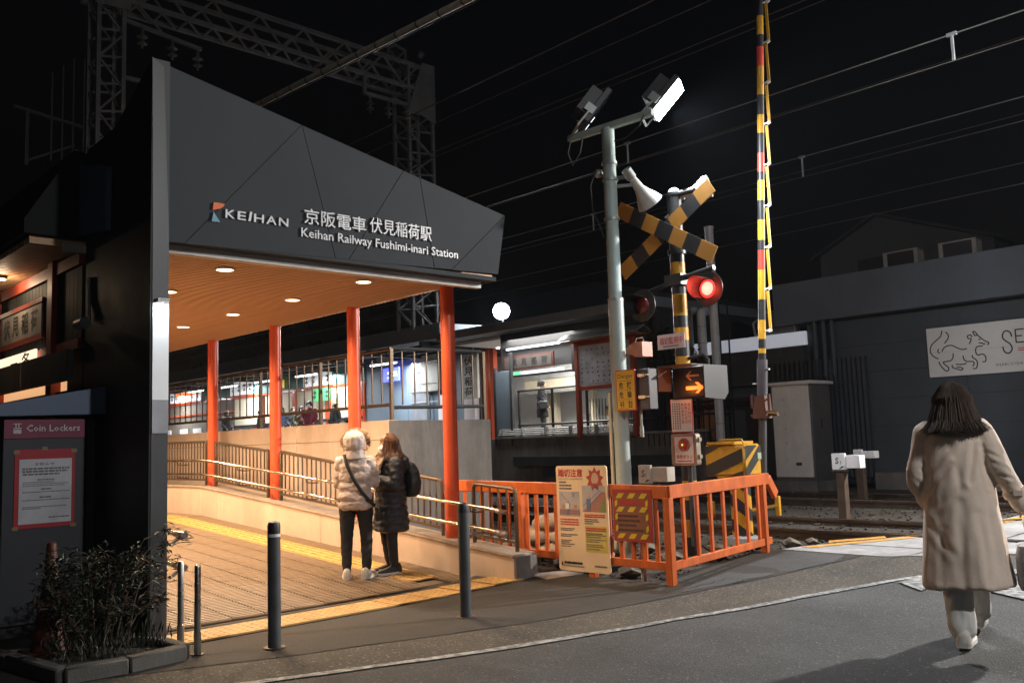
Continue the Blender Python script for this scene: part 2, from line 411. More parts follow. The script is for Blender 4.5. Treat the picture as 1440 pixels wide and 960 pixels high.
def pav_top(x):
    if x < 6.86: return 7.6
    if x < 6.98: return lerp(7.6, 5.62, (x - 6.86) / .12)
    return 5.62 + .12 * (x - 6.98)
sheet('pavement', pave_m, -30, 9.3, lambda x: curve(KERB, x) + .035 + .012 * sin(x * 7), lambda x: max(pav_top(x), curve(KERB, x) + .2), -.003, 160)
sheet('crossing_deck', conc_m, 9.3, 17.6, lambda x: lerp(4.5, 2.95, min(1, (x - 9.3))) if x < 10.3 else -12, lambda x: curve(EDGE, x), .001, 50)
sheet('ballast_bed', ballast_m, 9.6, 17.3, lambda x: curve(EDGE, x), 90, -.10, 30)
sheet('ballast_bed', ballast_m, 6.98, 9.6, lambda x: 5.6 + .1 * (x - 7), 10.7, -.05, 12)
# edge line and zigzag road markings
mk = []
def marking(name, mat, poly_or_strip, dz=.004):
    o = sheet(name, mat, *poly_or_strip, dz); return o
sheet('road_edge_line', white_paint, -30, 8.4, lambda x: curve(LINE, x) - .035 + .008 * sin(x * 11), lambda x: curve(LINE, x) + .05 + .006 * sin(x * 17), .0045, 120)
def flatpoly(name, mat, pts, dz):
    mb = MB(mat); mb.add([(x, y, hz(x) + dz) for x, y in pts], [tuple(range(len(pts)))]); return struct(mb, name, fix=False)
for k, pts in enumerate(([(7.72, 3.43), (7.98, 3.74), (8.35, 3.70), (9.1, 3.17), (8.9, 3.05), (8.3, 3.45)], [(7.95, 2.99), (8.42, 3.0), (8.85, 2.55), (8.6, 1.7), (7.5, 2.2)], [(8.9, 2.5), (10.4, 2.7), (10.4, 1.5), (8.7, 1.6)])):
    flatpoly('road_marking', white_paint, pts, .0085)
sheet('crossing_edge_line', yellow_paint, 9.5, 17.4, lambda x: curve(EDGE, x) - .20, lambda x: curve(EDGE, x) - .06, .006, 40)
flatpoly('crossing_edge_line', yellow_paint, [(9.9, 5.42), (10.5, 5.02), (10.62, 5.1), (10.05, 5.5)], .0075)
# deck joints: dark gaps between the deck slabs and the flangeways beside the rails
for x in (9.9, 13.6, 17.0):
    sheet('deck_joint', dark_joint, x, x + .03, -12 if x > 10.3 else 3.3, lambda q: curve(EDGE, q), .003, 2)
mb = MB(dark_joint)
for y in (3.9, 2.4, .9, -.7, -2.4):
    for a, b in ((10.32, 10.62), (10.86, 12.06), (12.3, 14.5), (14.7, 15.95)):
        n = 6
        mb.add([(lerp(a, b, i / n), y + .4 * (lerp(a, b, i / n) - 10) * -.06 + d, hz(lerp(a, b, i / n)) + .0035) for d in (0, .022) for i in range(n + 1)], [(i, i + 1, n + 2 + i, n + 1 + i) for i in range(n)])
struct(mb, 'deck_slab_joint', fix=False)
flatpoly('repair_patch', M('repair mortar', (.26, .21, .17), .85, var=.2), [(6.62, 6.72), (7.0, 6.55), (7.05, 6.9), (6.72, 7.08)], .003)
flatpoly('asphalt_patch', grit('pale asphalt', (.034, .034, .034), (.068, .067, .066), 110, .85, .4), [(6.75, 5.15), (7.3, 4.97), (8.9, 4.75), (9.25, 4.9), (9.2, 5.55), (7.05, 5.25)], .002)
# cracks in the patch
mb = MB(dark_joint)
def crack(p, q, seg=9, w=.012, dz=.0065):
    pts = []
    for i in range(seg + 1):
        t = i / seg; pts.append((lerp(p[0], q[0], t) + random.uniform(-.04, .04), lerp(p[1], q[1], t) + random.uniform(-.04, .04)))
    for (a, b), (c, d) in zip(pts, pts[1:]):
        mb.add([(a, b - w / 2, hz(a) + dz), (c, d - w / 2, hz(c) + dz), (c, d + w / 2, hz(c) + dz), (a, b + w / 2, hz(a) + dz)], [(0, 1, 2, 3)])
crack((6.9, 5.2), (7.5, 5.12)); crack((7.3, 5.0), (7.9, 4.88)); crack((8.4, 4.72), (9.1, 4.8)); crack((8.9, 4.45), (10.1, 4.1)); crack((10.6, 4.3), (12.1, 3.5), 14)
struct(mb, 'pavement_crack', fix=False)
# low kerb edging of the aggregate towards the track
# loose stones beside the track
mb = MB(M('track stone', (.05, .04, .03), .95, var=.5, scale=8)); 
def rock(c, r, flat=.6):
    k = len(mb.v); P = []
    for d in ((1, 0, 0), (-1, 0, 0), (0, 1, 0), (0, -1, 0), (0, 0, 1), (0, 0, -1), (.6, .6, .5), (-.6, .6, .5), (.6, -.6, .4), (-.6, -.6, .5)):
        s_ = r * random.uniform(.7, 1.15); P.append((c[0] + d[0] * s_, c[1] + d[1] * s_, c[2] + d[2] * s_ * flat))
    mb.add(P, [(4, 6, 7), (4, 7, 9), (4, 9, 8), (4, 8, 6), (6, 0, 2), (6, 2, 7), (7, 2, 1), (7, 1, 9), (9, 1, 3), (9, 3, 8), (8, 3, 0), (8, 0, 6), (0, 5, 2), (2, 5, 1), (1, 5, 3), (3, 5, 0)])
for i in range(3600):
    x = random.uniform(7.05, 17); y = random.uniform(0, 1) ** 1.6 * 14 + (curve(EDGE, x) + .1 if x > 9.1 else 5.75)
    if x > 9.6 or y < 10.5: rock((x, y, hz(x) - (.08 if x > 9.6 else .04)), random.uniform(.014, .034))
o = top(mb, 'ballast_stones', None, None, smooth=False); o['kind'] = 'stuff'
kerbstones = [(7.25, 6.15, .16), (7.7, 6.0, .13), (8.15, 6.3, .2), (8.5, 5.95, .14), (8.9, 6.25, .17), (9.35, 6.0, .15), (9.62, 5.75, .16), (9.85, 5.6, .1), (7.5, 6.6, .14), (8.0, 7.0, .18), (7.35, 7.2, .15), (8.6, 7.0, .16)]
stone_m = M('rough field stone', (.13, .11, .08), .9, var=.35, scale=5, bump=.6, bscale=20)
for i, (x, y, r) in enumerate(kerbstones):
    mb = MB(stone_m); rock((x, y, hz(x) + .01), r, .55)
    top(mb, 'rough_stone', ('pale' if i % 2 else 'brownish') + ' rough stone lying by the track ' + ('under the push-button board', 'below the right wing of the fence', 'behind the corner post of the fence', 'at the foot of the light pole', 'beside the barrier machine', 'near the striped pedestal', 'at the open end of the fence', 'just outside the fence end post', 'beside the sandbags', 'at the foot of the crossing post', 'next to the first sandbag', 'between light pole and crossing post')[i], 'stone', 'stones beside the track', smooth=False)

# ------------------------------------------------------------------ railway tracks
def track(x, label):
    t = thing('railway_track', label, 'railway track', (x, 10, hz(x) - .1), 'railway tracks of the crossing')
    z = hz(x)
    for sx in (-.72, .72):
        mb = MB(rust); X = x + sx
        mb.box((X - .07, -14, z - .16), (X + .07, 80, z - .14)); mb.box((X - .01, -14, z - .14), (X + .01, 80, z - .035))
        mb.box((X - .034, -14, z - .035), (X + .034, 80, z + .002)); mb.m(railtop); mb.box((X - .026, -14, z + .002), (X + .026, 80, z + .009))
        part(mb, 'rail', t)
    sm = MB(sleeper_m); sm.cbox((0, 0, 0), (2.4, .22, .1)); me = sm.mesh('sleeper')
    y = 5.2
    while y < 40:
        link('sleeper', me, t, (x + random.uniform(-.02, .02), y, z - .20 + .03)); y += .62
    return t
track(11.47, 'near railway track beside the crossing post')
track(15.3, 'far railway track in front of the dark shop wall')

# ------------------------------------------------------------------ entrance ramp: body, ribbed tiles, tactile tiles
mb = MB(ramp_base)
prof = [(7.48, .002), (14.3, .418), (22, .418)]
vs = []
for y, z in prof: vs += [(3.0, y, z), (6.44, y, z)]
vs += [(3.0, 22, -.1), (6.44, 22, -.1), (3.0, 7.48, -.1), (6.44, 7.48, -.1)]
mb.add(vs, [(0, 1, 3, 2), (2, 3, 5, 4), (4, 5, 7, 6), (8, 9, 1, 0)])
ramp = struct(mb, 'ramp', fix=False)
tile = MB(ramp_m); tile.box((-.147, -.147, 0), (.147, .147, .012))
for k in range(5): tile.box((-.143, -.132 + k * .058, .012), (.143, -.132 + k * .058 + .032, .019))
tile_me = tile.mesh('ribbed_tile', False)
slope = math.atan(.061)
for j in range(27):
    y = 7.66 + j * .3; z = rampz(y) + (.002 if y < 14.3 else .003)
    for i in range(11):
        x = 3.19 + i * .3
        if i == 9: continue
        if i == 10 and y < 7.9: pass
        o = link('ribbed_tile', tile_me, ramp, (x, y, z + random.uniform(-.001, .001))); o.rotation_euler = (slope if y < 14.25 else 0, 0, 0)
dome = MB(tact_m); dome.box((-.148, -.148, 0), (.148, .148, .012))
for a in range(5):
    for b in range(5): dome.tube([(-.116 + a * .058, -.116 + b * .058, .012), (-.116 + a * .058, -.116 + b * .058, .018)], [.016, .010], 8)
dome_me = dome.mesh('tactile_dome_tile', True, 50)
barm = MB(tact_m); barm.box((-.148, -.148, 0), (.148, .148, .012))
for a in range(4): barm.box((-.13 + a * .075, -.135, .012), (-.13 + a * .075 + .035, .135, .018))
bar_me = barm.mesh('tactile_bar_tile', False)
tp = struct(MB(dark_joint).box((2.98, 6.93, -.012), (6.56, 7.35, .003)), 'tactile_paving')
for i in range(9):
    x = 3.12 + i * .4; o = link('tactile_dome_tile', dome_me, tp, (x, 7.14, hz(x) + .002 + random.uniform(0, .0012))); o.scale = (1.34, 1.34, 1.1)
for j in range(1, 27):
    y = 7.66 + j * .3
    o = link('tactile_bar_tile' if j < 24 else 'tactile_dome_tile', bar_me if j < 24 else dome_me, tp, (5.89, y, rampz(y) + .011)); o.rotation_euler = (slope if y < 14.25 else 0, 0, 0); o.scale = (1.34, 1, 1)
for i in range(9):
    link('tactile_dome_tile', dome_me, tp, (3.19 + i * .3, 15.2, .421))

# ------------------------------------------------------------------ ramp side wall with railing
t = thing('ramp_side_wall', 'low beige stone wall along the right side of the entrance ramp', 'wall', (6.6, 7, 0))
ys = [7.0, 7.75, 9.25, 10.75, 12.25, 13.75, 14.4, 15.9, 17.4, 19, 21]
def walltop(y): return .26 + max(0, min(.60, (y - 7.0) * .0822))
for a, b in zip(ys, ys[1:]):
    mb = MB(wallplaster); g = .004
    za, zb = walltop(a), walltop(b)
    P = [(6.44, a + g, -.1), (6.44, b - g, -.1), (6.44, b - g, zb), (6.44, a + g, za)]
    mb.prism(P, (.30, 0, 0)); part(mb, 'wall_panel', t, bevel=.004)
    mb = MB(stonecap); P = [(6.425, a + .002, za), (6.425, b - .002, zb), (6.425, b - .002, zb + .03), (6.425, a + .002, za + .03)]
    mb.prism(P, (.33, 0, 0)); part(mb, 'coping_stone', t, bevel=.005)
mb = MB(wallgrey); mb.box((6.44, 6.972, -.1), (6.74, 7.002, .27)); part(mb, 'end_stone', t)

def railing(label, y0, y1, zt0, zt1, first, x=6.60):
    t = thing('railing_panel', label, 'railing', (x, y0, walltop(y0) + .03), 'bronze railing panels on the ramp wall')
    zb0, zb1 = walltop(y0) + .03, walltop(y1) + .03
    mb = MB(bronze)
    if first:   # rounded hoop
        mb.tube([(x, y0, zb0), (x, y0, zt0 - .05), (x, y0 + .015, zt0 - .015), (x, y0 + .05, zt0), (x, y1 - .05, zt1), (x, y1 - .015, zt1 - .015), (x, y1, zt1 - .05), (x, y1, zb1)], .022, 8)
        part(mb, 'hoop_frame', t)
    else:
        mb.bar((x, y0, zt0), (x, y1, zt1), .045, .04); part(mb, 'top_rail', t, bevel=.004)
        for y, za, zb in ((y0, zb0, zt0), (y1, zb1, zt1)):
            mb = MB(bronze); mb.bar((x, y, za), (x, y, zb), .04, .04); part(mb, 'post', t, bevel=.003)
    mb = MB(bronze); mb.bar((x, y0, zb0 + .09), (x, y1, zb1 + .09), .035, .03); part(mb, 'bottom_rail', t)
    n = max(2, int((y1 - y0) / .115))
    for k in range(1, n):
        s_ = k / n; mb = MB(bronze); y = lerp(y0, y1, s_)
        mb.bar((x, y, lerp(zb0, zb1, s_) + .10), (x, y, lerp(zt0, zt1, s_) - .015), .016, .016); part(mb, 'baluster', t, smooth=False)
railing('short rounded bronze railing panel at the road end of the ramp wall', 7.12, 7.8, .95, .99, True)
railing('bronze railing panel between the two nearest vermilion columns', 8.35, 9.98, 1.03, 1.19, True)
railing('bronze railing panel between the second and third vermilion columns', 10.38, 12.08, 1.21, 1.40, False)
railing('bronze railing panel between the third and fourth vermilion columns', 12.46, 14.2, 1.42, 1.58, False)
railing('level bronze railing panel beyond the fourth vermilion column', 14.55, 16.4, 1.60, 1.61, False)
railing('farthest level bronze railing panel beside the top landing', 16.5, 18.4, 1.61, 1.61, False)
def handrail(label, x, dz, y0=7.18):
    t = thing('handrail', label, 'handrail', (x, y0, dz), 'double satin handrails')
    mb = MB(brass); P = [(x, y0, dz + .0)]
    for y in (8.2, 10.2, 12.2, 13.9, 14.3, 14.8, 16.5, 19): P.append((x, y, dz + max(0, min(.56, (y - 7.18) * .0805))))
    mb.tube(P, .020, 10); part(mb, 'rail_tube', t)
    mb = MB(steel); mb.tube([(x, y0, dz), (x, y0 - .03, dz - .005), (x + .05, y0 - .035, dz - .02), (x + .12, y0 + .0, dz - .03)], .024, 8); part(mb, 'rail_end', t)
    for y in (7.6, 9.0, 11.0, 13.0, 15.2, 17):
        z = dz + max(0, min(.56, (y - 7.18) * .0805)); mb = MB(bronze)
        mb.tube([(x, y, z - .02), (x, y, z - .06), (x + .08, y, z - .075), (x + .19, y, z - .075)], .009, 6); part(mb, 'bracket', t)
handrail('upper satin steel handrail along the ramp railing', 6.38, .74); handrail('lower satin steel handrail along the ramp railing', 6.38, .52)
def lhandrail(label, dz):
    x = 3.03
    t = thing('handrail', label, 'handrail', (x, 7.3, dz))
    mb = MB(brass); mb.tube([(x + .03, 7.3, dz), (x + .03, 9, dz + .1), (x + .03, 14.3, dz + .42), (x + .03, 18, dz + .42)], .020, 10); part(mb, 'rail_tube', t)
    mb = MB(steel); mb.tube([(x + .03, 7.30, dz + .0), (x + .03, 7.13, dz - .005)], [.027, .027], 10); mb.tube([(x + .03, 7.22, dz - .02), (x - .04, 7.22, dz - .07), (x - .06, 7.205, dz - .07)], .014, 6); part(mb, 'rail_end', t)
lhandrail('upper handrail end fixed to the steel pillar', .80); lhandrail('lower handrail end fixed to the steel pillar', .55)

# ------------------------------------------------------------------ station entrance canopy
ent = thing('station_entrance', 'station entrance canopy with dark angular fascia, timber slat ceiling and vermilion columns', 'building', (4.8, 7.3, 0))
F = FY(0, 7.22, 0)
A = (2.80, 4.66); R1 = (6.68, 3.90); R0 = (6.55, 3.23); B0 = (2.95, 3.14)
tp_ = lambda x: (x, lerp(A[1], R1[1], (x - A[0]) / (R1[0] - A[0]))); bt = lambda x: (x, lerp(B0[1], R0[1], (x - B0[0]) / (R0[0] - B0[0])))
T1, T2, T3 = tp_(4.18), tp_(5.32), tp_(5.52); B1, B2, B3, B4, B5 = bt(3.08), bt(4.52), bt(4.66), bt(5.68), bt(5.9)
mb = MB(panel_edge); mb.fpoly(F, [(2.82, 4.64), (R1[0] - .02, R1[1] - .02), (R0[0] - .01, R0[1] + .01), (2.95, 3.16), (2.95, 3.15)], -.10, -.012); part(mb, 'fascia_backing', ent)
def inset(pts, d=.005):
    cx = sum(p[0] for p in pts) / len(pts); cy = sum(p[1] for p in pts) / len(pts); o_ = []
    for x, y in pts:
        L_ = math.hypot(x - cx, y - cy); o_.append((x + (cx - x) * d / L_ * 1.4, y + (cy - y) * d / L_ * 1.4))
    return o_
for pts in ([A, T1, B1, B0, (2.94, 3.3)], [T1, B2, B1], [T1, T2, B3, B2], [T2, T3, B4, B3], [T3, R1, B5, B4], [R1, R0, B5]):
    mb = MB(panel_m); mb.fpoly(F, inset(pts), -.012, random.uniform(-.001, .0015)); part(mb, 'fascia_panel', ent, smooth=False)
mb = MB(offwhite); mb.box((2.97, 7.36, 3.09), (6.42, 7.44, 3.17)); part(mb, 'drip_trim', ent)
mb = MB(panel_m); mb.box((2.96, 7.225, 3.155), (6.52, 7.36, 3.20)); part(mb, 'fascia_return', ent)
mb = MB(metalface); mb.add([(2.955, 7.32, 3.17), (2.965, 7.35, 3.17), (6.4, 7.35, 3.17), (6.4, 7.32, 3.17)], [(0, 1, 2, 3)])
# roof body behind the fascia
mb = MB(panel_edge)
fr = [(2.84, 7.30, 3.36), (6.64, 7.30, 3.36), (6.64, 7.30, 3.86), (2.84, 7.30, 4.60)]; md_ = [(2.84, 8.1, 3.36), (6.70, 8.1, 3.36), (6.70, 8.1, 3.62), (2.84, 8.1, 4.25)]; bk = [(2.84, 19.5, 3.36), (6.70, 19.5, 3.36), (6.70, 19.5, 3.6), (2.84, 19.5, 4.15)]
mb.add(fr + md_ + bk, [(0, 1, 2, 3), (0, 4, 5, 1), (1, 5, 6, 2), (2, 6, 7, 3), (3, 7, 4, 0), (4, 8, 9, 5), (5, 9, 10, 6), (6, 10, 11, 7), (7, 11, 8, 4), (8, 11, 10, 9)])
part(mb, 'roof', ent, smooth=False)
mb = MB(woodd); mb.box((2.96, 7.45, 3.33), (6.70, 19.4, 3.355)); part(mb, 'ceiling_board', ent)
sl = MB(wood); sl.box((2.965, -.0215, -.035), (6.72, .0215, .035)); slat_me = sl.mesh('ceiling_slat', False)
k = 0; y = 7.53
while y < 19.3:
    link('ceiling_slat', slat_me, ent, (random.uniform(-.006, .006), y, 3.29)); y += .085
colm = MB(verm); colm.tube([(0, 0, -.02), (0, 0, 1)], .083, 24, cap=False)
for i, (y, zb, zt) in enumerate(((8.20, .36, 3.27), (10.17, .52, 3.27), (12.27, .70, 3.27), (14.36, .86, 3.27), (16.45, .87, 3.27), (18.5, .87, 3.27))):
    mb = MB(verm); mb.tube([(6.62, y, zb - .02), (6.62, y, zt)], .083, 24, cap=False); part(mb, 'column', ent)
mb = MB(metalface); mb.box((2.815, 7.2, 0), (2.945, 7.205, 3.16)); mb.prism([(2.80, 7.2, 4.66), (2.895, 7.2, 4.60), (2.945, 7.2, 3.16), (2.815, 7.2, 3.16)], (0, .018, 0)); part(mb, 'pillar_face', ent)
mb = MB(sidewall)
mb.prism([(2.80, 7.206, 0), (2.80, 7.206, 4.655), (2.80, 8.03, 4.30), (2.80, 8.75, 4.27), (2.80, 8.75, 0)], (.148, 0, 0)); part(mb, 'side_wall', ent)
mb = MB(wallplaster); mb.box((2.85, 8.76, 0), (2.95, 19.4, 3.33)); part(mb, 'inner_wall', ent)
FL = FY(2.812, 7.2, 0)
mb = MB(M('reflection white', (.80, .82, .84), .35, var=.03)); mb.fbox(FL, .004, 1.86, .132, 2.63, 0, .010); part(mb, 'reflection_panel', ent, 'white panel added in place of a bright reflection on the pillar')  # white panel stands in for a bright reflection in the steel pillar
mb = MB(steel); mb.fbox(FL, .02, 2.635, .116, 2.665, 0, .07); part(mb, 'added_panel_light', ent); lamp('added_panel_lamp', 'AREA', (2.88, 7.135, 2.632), 2.8, COOL, (2.88, 7.20, 2.15), .05, parent=ent, sy=.09)  # small lamp added only to brighten the stand-in panel
mb = MB(M('reflection fade grey', (.30, .31, .34), .4)); mb.fbox(FL, .004, 1.60, .132, 1.857, 0, .010); part(mb, 'reflection_fade_panel', ent)  # grey panel stands in for the lower fade of the reflection
# recessed downlights
for i, (x, y) in enumerate(((4.06, 8.54), (5.61, 8.40), (5.58, 9.90), (5.52, 11.37), (5.48, 12.86), (4.12, 10.07), (4.1, 11.6), (4.1, 13.2), (5.45, 14.6), (4.1, 15.0), (5.4, 17.0), (4.1, 17.4))):
    where = ('first of the row above the ramp, nearest the sign', 'first beside the nearest vermilion column', 'second beside the nearest columns', 'third beside the second column', 'fourth beside the third column', 'second of the row nearer the pillar', 'third of the row nearer the pillar', 'fourth of the row nearer the pillar', 'fifth of the row by the columns', 'fifth of the row nearer the pillar', 'deepest of the row by the columns', 'deepest of the row nearer the pillar')[i]
    t = thing('downlight', 'round warm recessed downlight, ' + where, 'ceiling light', (x, y, 3.25), 'warm downlights in the slat ceiling')
    mb = MB(offwhite); mb.lathe((x, y, 3.2), (0, 0, 1), [(.10, .062), (.10, .038), (.085, .034), (.08, .046)], 18, False); part(mb, 'trim_ring', t)
    mb = MB(E('warm lamp face', (1.0, .70, .42), 9, False)); mb.tube([(x, y, 3.250), (x, y, 3.238)], .079, 16); part(mb, 'lamp_face', t)
    lamp('downlight_lamp', 'SPOT', (x, y, 3.23), DOWN_W, WARM, (x, y, 0), .07, 150, .6, t)

# signs on the fascia
FS = FY(0, 7.216, 0)
t = thing('company_logo_sign', 'company name in silver capitals beside a small orange and blue flag mark', 'sign', (3.3, 7.21, 3.36))
mb = MB(M('logo orange', (.62, .13, .03), .5)); mb.fpoly(FS, [(3.325, 3.525), (3.36, 3.530), (3.425, 3.528), (3.415, 3.505), (3.385, 3.482), (3.318, 3.462)], .0, .012); part(mb, 'orange_mark', t)
mb = MB(M('logo blue', (.13, .27, .36), .5)); mb.fpoly(FS, [(3.326, 3.445), (3.385, 3.362), (3.309, 3.362)], .0, .012); part(mb, 'blue_mark', t)
mb = MB(letterw); a = 3.43
for ch, w in (('K', .088), ('E', .078), ('I', .030), ('H', .094), ('A', .10), ('N', .094)):
    txt(mb, letterw, FS, ch, a, 3.41, w if ch != 'I' else .022, .075 if ch != 'I' else .085, 0, .012 if ch != 'I' else .0, depth=.012, shear=.18 if ch == 'I' else .04); a += w + .022
part(mb, 'lettering', t, smooth=False)
t = thing('station_name_sign', 'station name in raised white letters across the dark fascia', 'sign', (4.2, 7.21, 3.33))
mb = MB(letterw); txt(mb, letterw, FS, '京阪電車', 4.185, 3.462, .665, .148, 0, .008, 3, .015); txt(mb, letterw, FS, '伏見稲荷駅', 4.895, 3.475, .745, .152, 0, .005, 3, .015); part(mb, 'japanese_lettering', t, smooth=False)
mb = MB(letterw); txt(mb, letterw, FS, 'Keihan Railway Fushimi-inari Station', 4.155, 3.312, 1.825, .112, 0, .006, 2, .012); part(mb, 'english_lettering', t, smooth=False)

# ------------------------------------------------------------------ left wing of the station building
wing = thing('station_wing', 'dark station wing with timber eaves, red beams and black boards', 'building', (2.6, 10, 0))
mb = MB(panel_edge)
mb.prism([(2.28, 8.76, 3.43), (2.845, 8.76, 3.43), (2.845, 8.76, 4.24), (2.70, 8.76, 4.27), (2.28, 8.76, 3.56)], (0, 9, 0)); part(mb, 'roof', wing, smooth=False)
mb = MB(woodd); mb.box((2.34, 8.80, 3.42), (2.842, 17.6, 3.428)); part(mb, 'eave_board', wing)
es = MB(wood); es.box((2.34, -.022, -.03), (2.84, .022, .03)); em = es.mesh('eave_slat', False); y = 8.84
while y < 15: link('eave_slat', em, wing, (0, y, 3.385)); y += .085
mb = MB(offwhite); mb.box((2.60, 8.72, 3.29), (2.795, 8.757, 3.36)); part(mb, 'eave_trim', wing)
boardm = M('black tongue board', (.025, .032, .03), .7)
y = 8.80
while y < 15.5:
    mb = MB(boardm); mb.box((2.79, y, 2.50), (2.845, y + .112, 3.20)); part(mb, 'board', wing, smooth=False); y += .12
for za, zb in ((3.20, 3.32), (2.42, 2.52)):
    mb = MB(vermd); mb.box((2.76, 8.80, za), (2.848, 16, zb)); part(mb, 'beam', wing, bevel=.005)
for y in (9.60, 11.62, 13.7):
    mb = MB(vermd); mb.box((2.74, y - .08, 0), (2.84, y + .08, 3.35)); part(mb, 'post', wing, bevel=.008)
mb = MB(M('grey parapet', (.22, .205, .18), .7, stain=.2)); 

for a, b in ((8.78, 10.2), (10.24, 11.9), (11.94, 13.9)): mb = MB(MATS['grey parapet']); mb.box((2.66, a, 2.13), (2.72, b, 2.41)); part(mb, 'parapet', wing)
mb = MB(sidewall); mb.box((2.79, 8.78, 0), (2.846, 16, 2.06)); part(mb, 'lower_wall', wing)
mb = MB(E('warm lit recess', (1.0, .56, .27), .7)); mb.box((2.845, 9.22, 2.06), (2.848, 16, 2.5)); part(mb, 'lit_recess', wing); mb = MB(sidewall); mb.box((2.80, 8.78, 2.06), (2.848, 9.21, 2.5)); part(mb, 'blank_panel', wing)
t = thing('station_plaque', 'long white plaque with four black characters under the left eaves', 'sign', (2.78, 11.2, 2.7))
FP = FX(2.785, 11.46, 2.69); mb = MB(); plate(mb, M('plaque white', (.42, .40, .37), .6), FP, 1.52, .31, .02); part(mb, 'panel', t)
mb = MB(); a = .15
for ch in '伏見稲荷': txt(mb, ink, FP, ch, a, .05, .24, .22, .023, .02); a += .34
part(mb, 'lettering', t, smooth=False)
mb = MB(vermd); mb.fbox(FP, -.05, -.05, 1.57, -.005, 0, .03); mb.fbox(FP, -.05, .315, 1.57, .36, 0, .03); part(mb, 'frame', t)
t = thing('lit_shop_sign', 'glowing cream sign with brush strokes above the grey parapet', 'sign', (2.7, 11.2, 2.4))
FP = FX(2.735, 11.36, 2.335); mb = MB(); plate(mb, E('lit cream sign', (1.0, .78, .55), 1.3), FP, 1.42, .19, .02); part(mb, 'panel', t)
mb = MB(); bl = M('dark blue brush', (.03, .02, .08), .6); txt(mb, bl, FP, '一', .55, .075, .26, .03, .023); txt(mb, bl, FP, '冬', .95, .0, .34, .185, .023, .01); part(mb, 'lettering', t, smooth=False)
for i, y in enumerate((10.6, 12.8)):
    t = thing('eave_light', ('small warm eave light above the long white plaque', 'small warm eave light farther along the left wing')[i], 'ceiling light', (2.55, y, 3.34), 'eave lights of the left wing')
    mb = MB(darkgrey); mb.lathe((2.55, y, 3.32), (0, 0, 1), [(.06, 0), (.06, .05)], 14); part(mb, 'housing', t); mb = MB(E('eave lamp face', (1.0, .72, .42), 5, False)); mb.lathe((2.55, y, 3.31), (0, 0, 1), [(.045, 0), (.045, .012)], 14); part(mb, 'lamp_face', t)
    lamp('eave_lamp', 'POINT', (2.55, y, 3.26), 8, WARM, None, .05, parent=t)
t = thing('wall_sensor_light', 'small grey sensor lamp on a conduit on the left side wall', 'lamp', (2.78, 8.55, 2.6))
mb = MB(galv); mb.tube([(2.79, 8.62, 3.05), (2.79, 8.60, 2.86), (2.78, 8.56, 2.72), (2.78, 8.55, 2.66)], .014, 8); part(mb, 'conduit', t)
mb = MB(galv); mb.tube([(2.70, 8.60, 2.61), (2.70, 8.42, 2.61)], .05, 14); part(mb, 'housing', t); mb = MB(black); mb.tube([(2.70, 8.66, 2.61), (2.70, 8.60, 2.61)], [.025, .035], 10); part(mb, 'lens', t)
t = thing('blue_side_panel', 'plain slate blue panel high on the left side wall', 'panel', (2.75, 8.5, 3.4))
mb = MB(bluepanel_m); mb.prism([(2.74, 8.06, 3.38), (2.74, 8.06, 3.95), (2.74, 8.93, 4.17), (2.74, 8.93, 3.48)], (.05, 0, 0)); part(mb, 'panel', t, bevel=.004); mb = MB(darkgrey); mb.box((2.79, 8.3, 3.6), (2.802, 8.7, 3.8)); part(mb, 'bracket', t)
# ------------------------------------------------------------------ coin locker board, planter, shrub, cone, posts
t = thing('coin_locker_board', 'dark coin locker board with maroon header and white notice', 'locker board', (2.3, 8.25, 0))
FL = FY(2.02, 8.2, 0)
mb = MB(M('locker grey', (.042, .044, .056), .55)); mb.box((2.02, 8.205, .12), (2.645, 8.6, 1.755)); part(mb, 'body', t, bevel=.004)
mb = MB(sidewall); mb.box((2.0, 8.24, 0), (2.66, 8.6, .12)); part(mb, 'plinth', t)
mb = MB(M('maroon header', (.22, .028, .066), .5)); mb.fbox(FL, .002, 1.60, .62, 1.752, 0, .006); part(mb, 'header', t)
mb = MB(); lt = M('dim white lettering', (.6, .55, .58), .5); txt(mb, lt, FL, 'Coin Lockers', .165, 1.655, .415, None, .009, .01)
mb.fbox(FL, .068, 1.64, .128, 1.672, .006, .009); mb.fbox(FL, .07, 1.678, .128, 1.688, .006, .009); mb.fbox(FL, .084, 1.692, .092, 1.715, .006, .009); mb.fbox(FL, .104, 1.692, .112, 1.715, .006, .009); mb.fbox(FL, .07, 1.715, .128, 1.722, .006, .009); part(mb, 'lettering', t, smooth=False)
mb = MB(bluepanel_m); mb.prism([(1.55, 8.12, 1.77), (2.785, 8.12, 1.79), (2.785, 8.12, 2.03), (1.55, 8.12, 1.80)], (0, .5, 0)); part(mb, 'sloping_hood', t, bevel=.004)
mb = MB(darkgrey); mb.box((2.69, 8.3, 0), (2.76, 8.5, 1.76)); part(mb, 'side_post', t)
t = thing('notice_poster', 'white notice taped up with a red border on the locker board', 'poster', (2.3, 8.2, .9))
FN = FY(2.105, 8.198, .875); mb = MB(); plate(mb, M('poster red', (.42, .02, .03), .5), FN, .46, .635, .003); part(mb, 'border', t)
mb = MB(); plate(mb, M('poster white', (.60, .60, .64), .5), FN, .40, .52, .002, 0, .0035, .035, .035); part(mb, 'sheet', t)
mb = MB(); txt(mb, inkgrey, FN, 'お知らせ', .15, .50, .15, .028, .0065, .02)
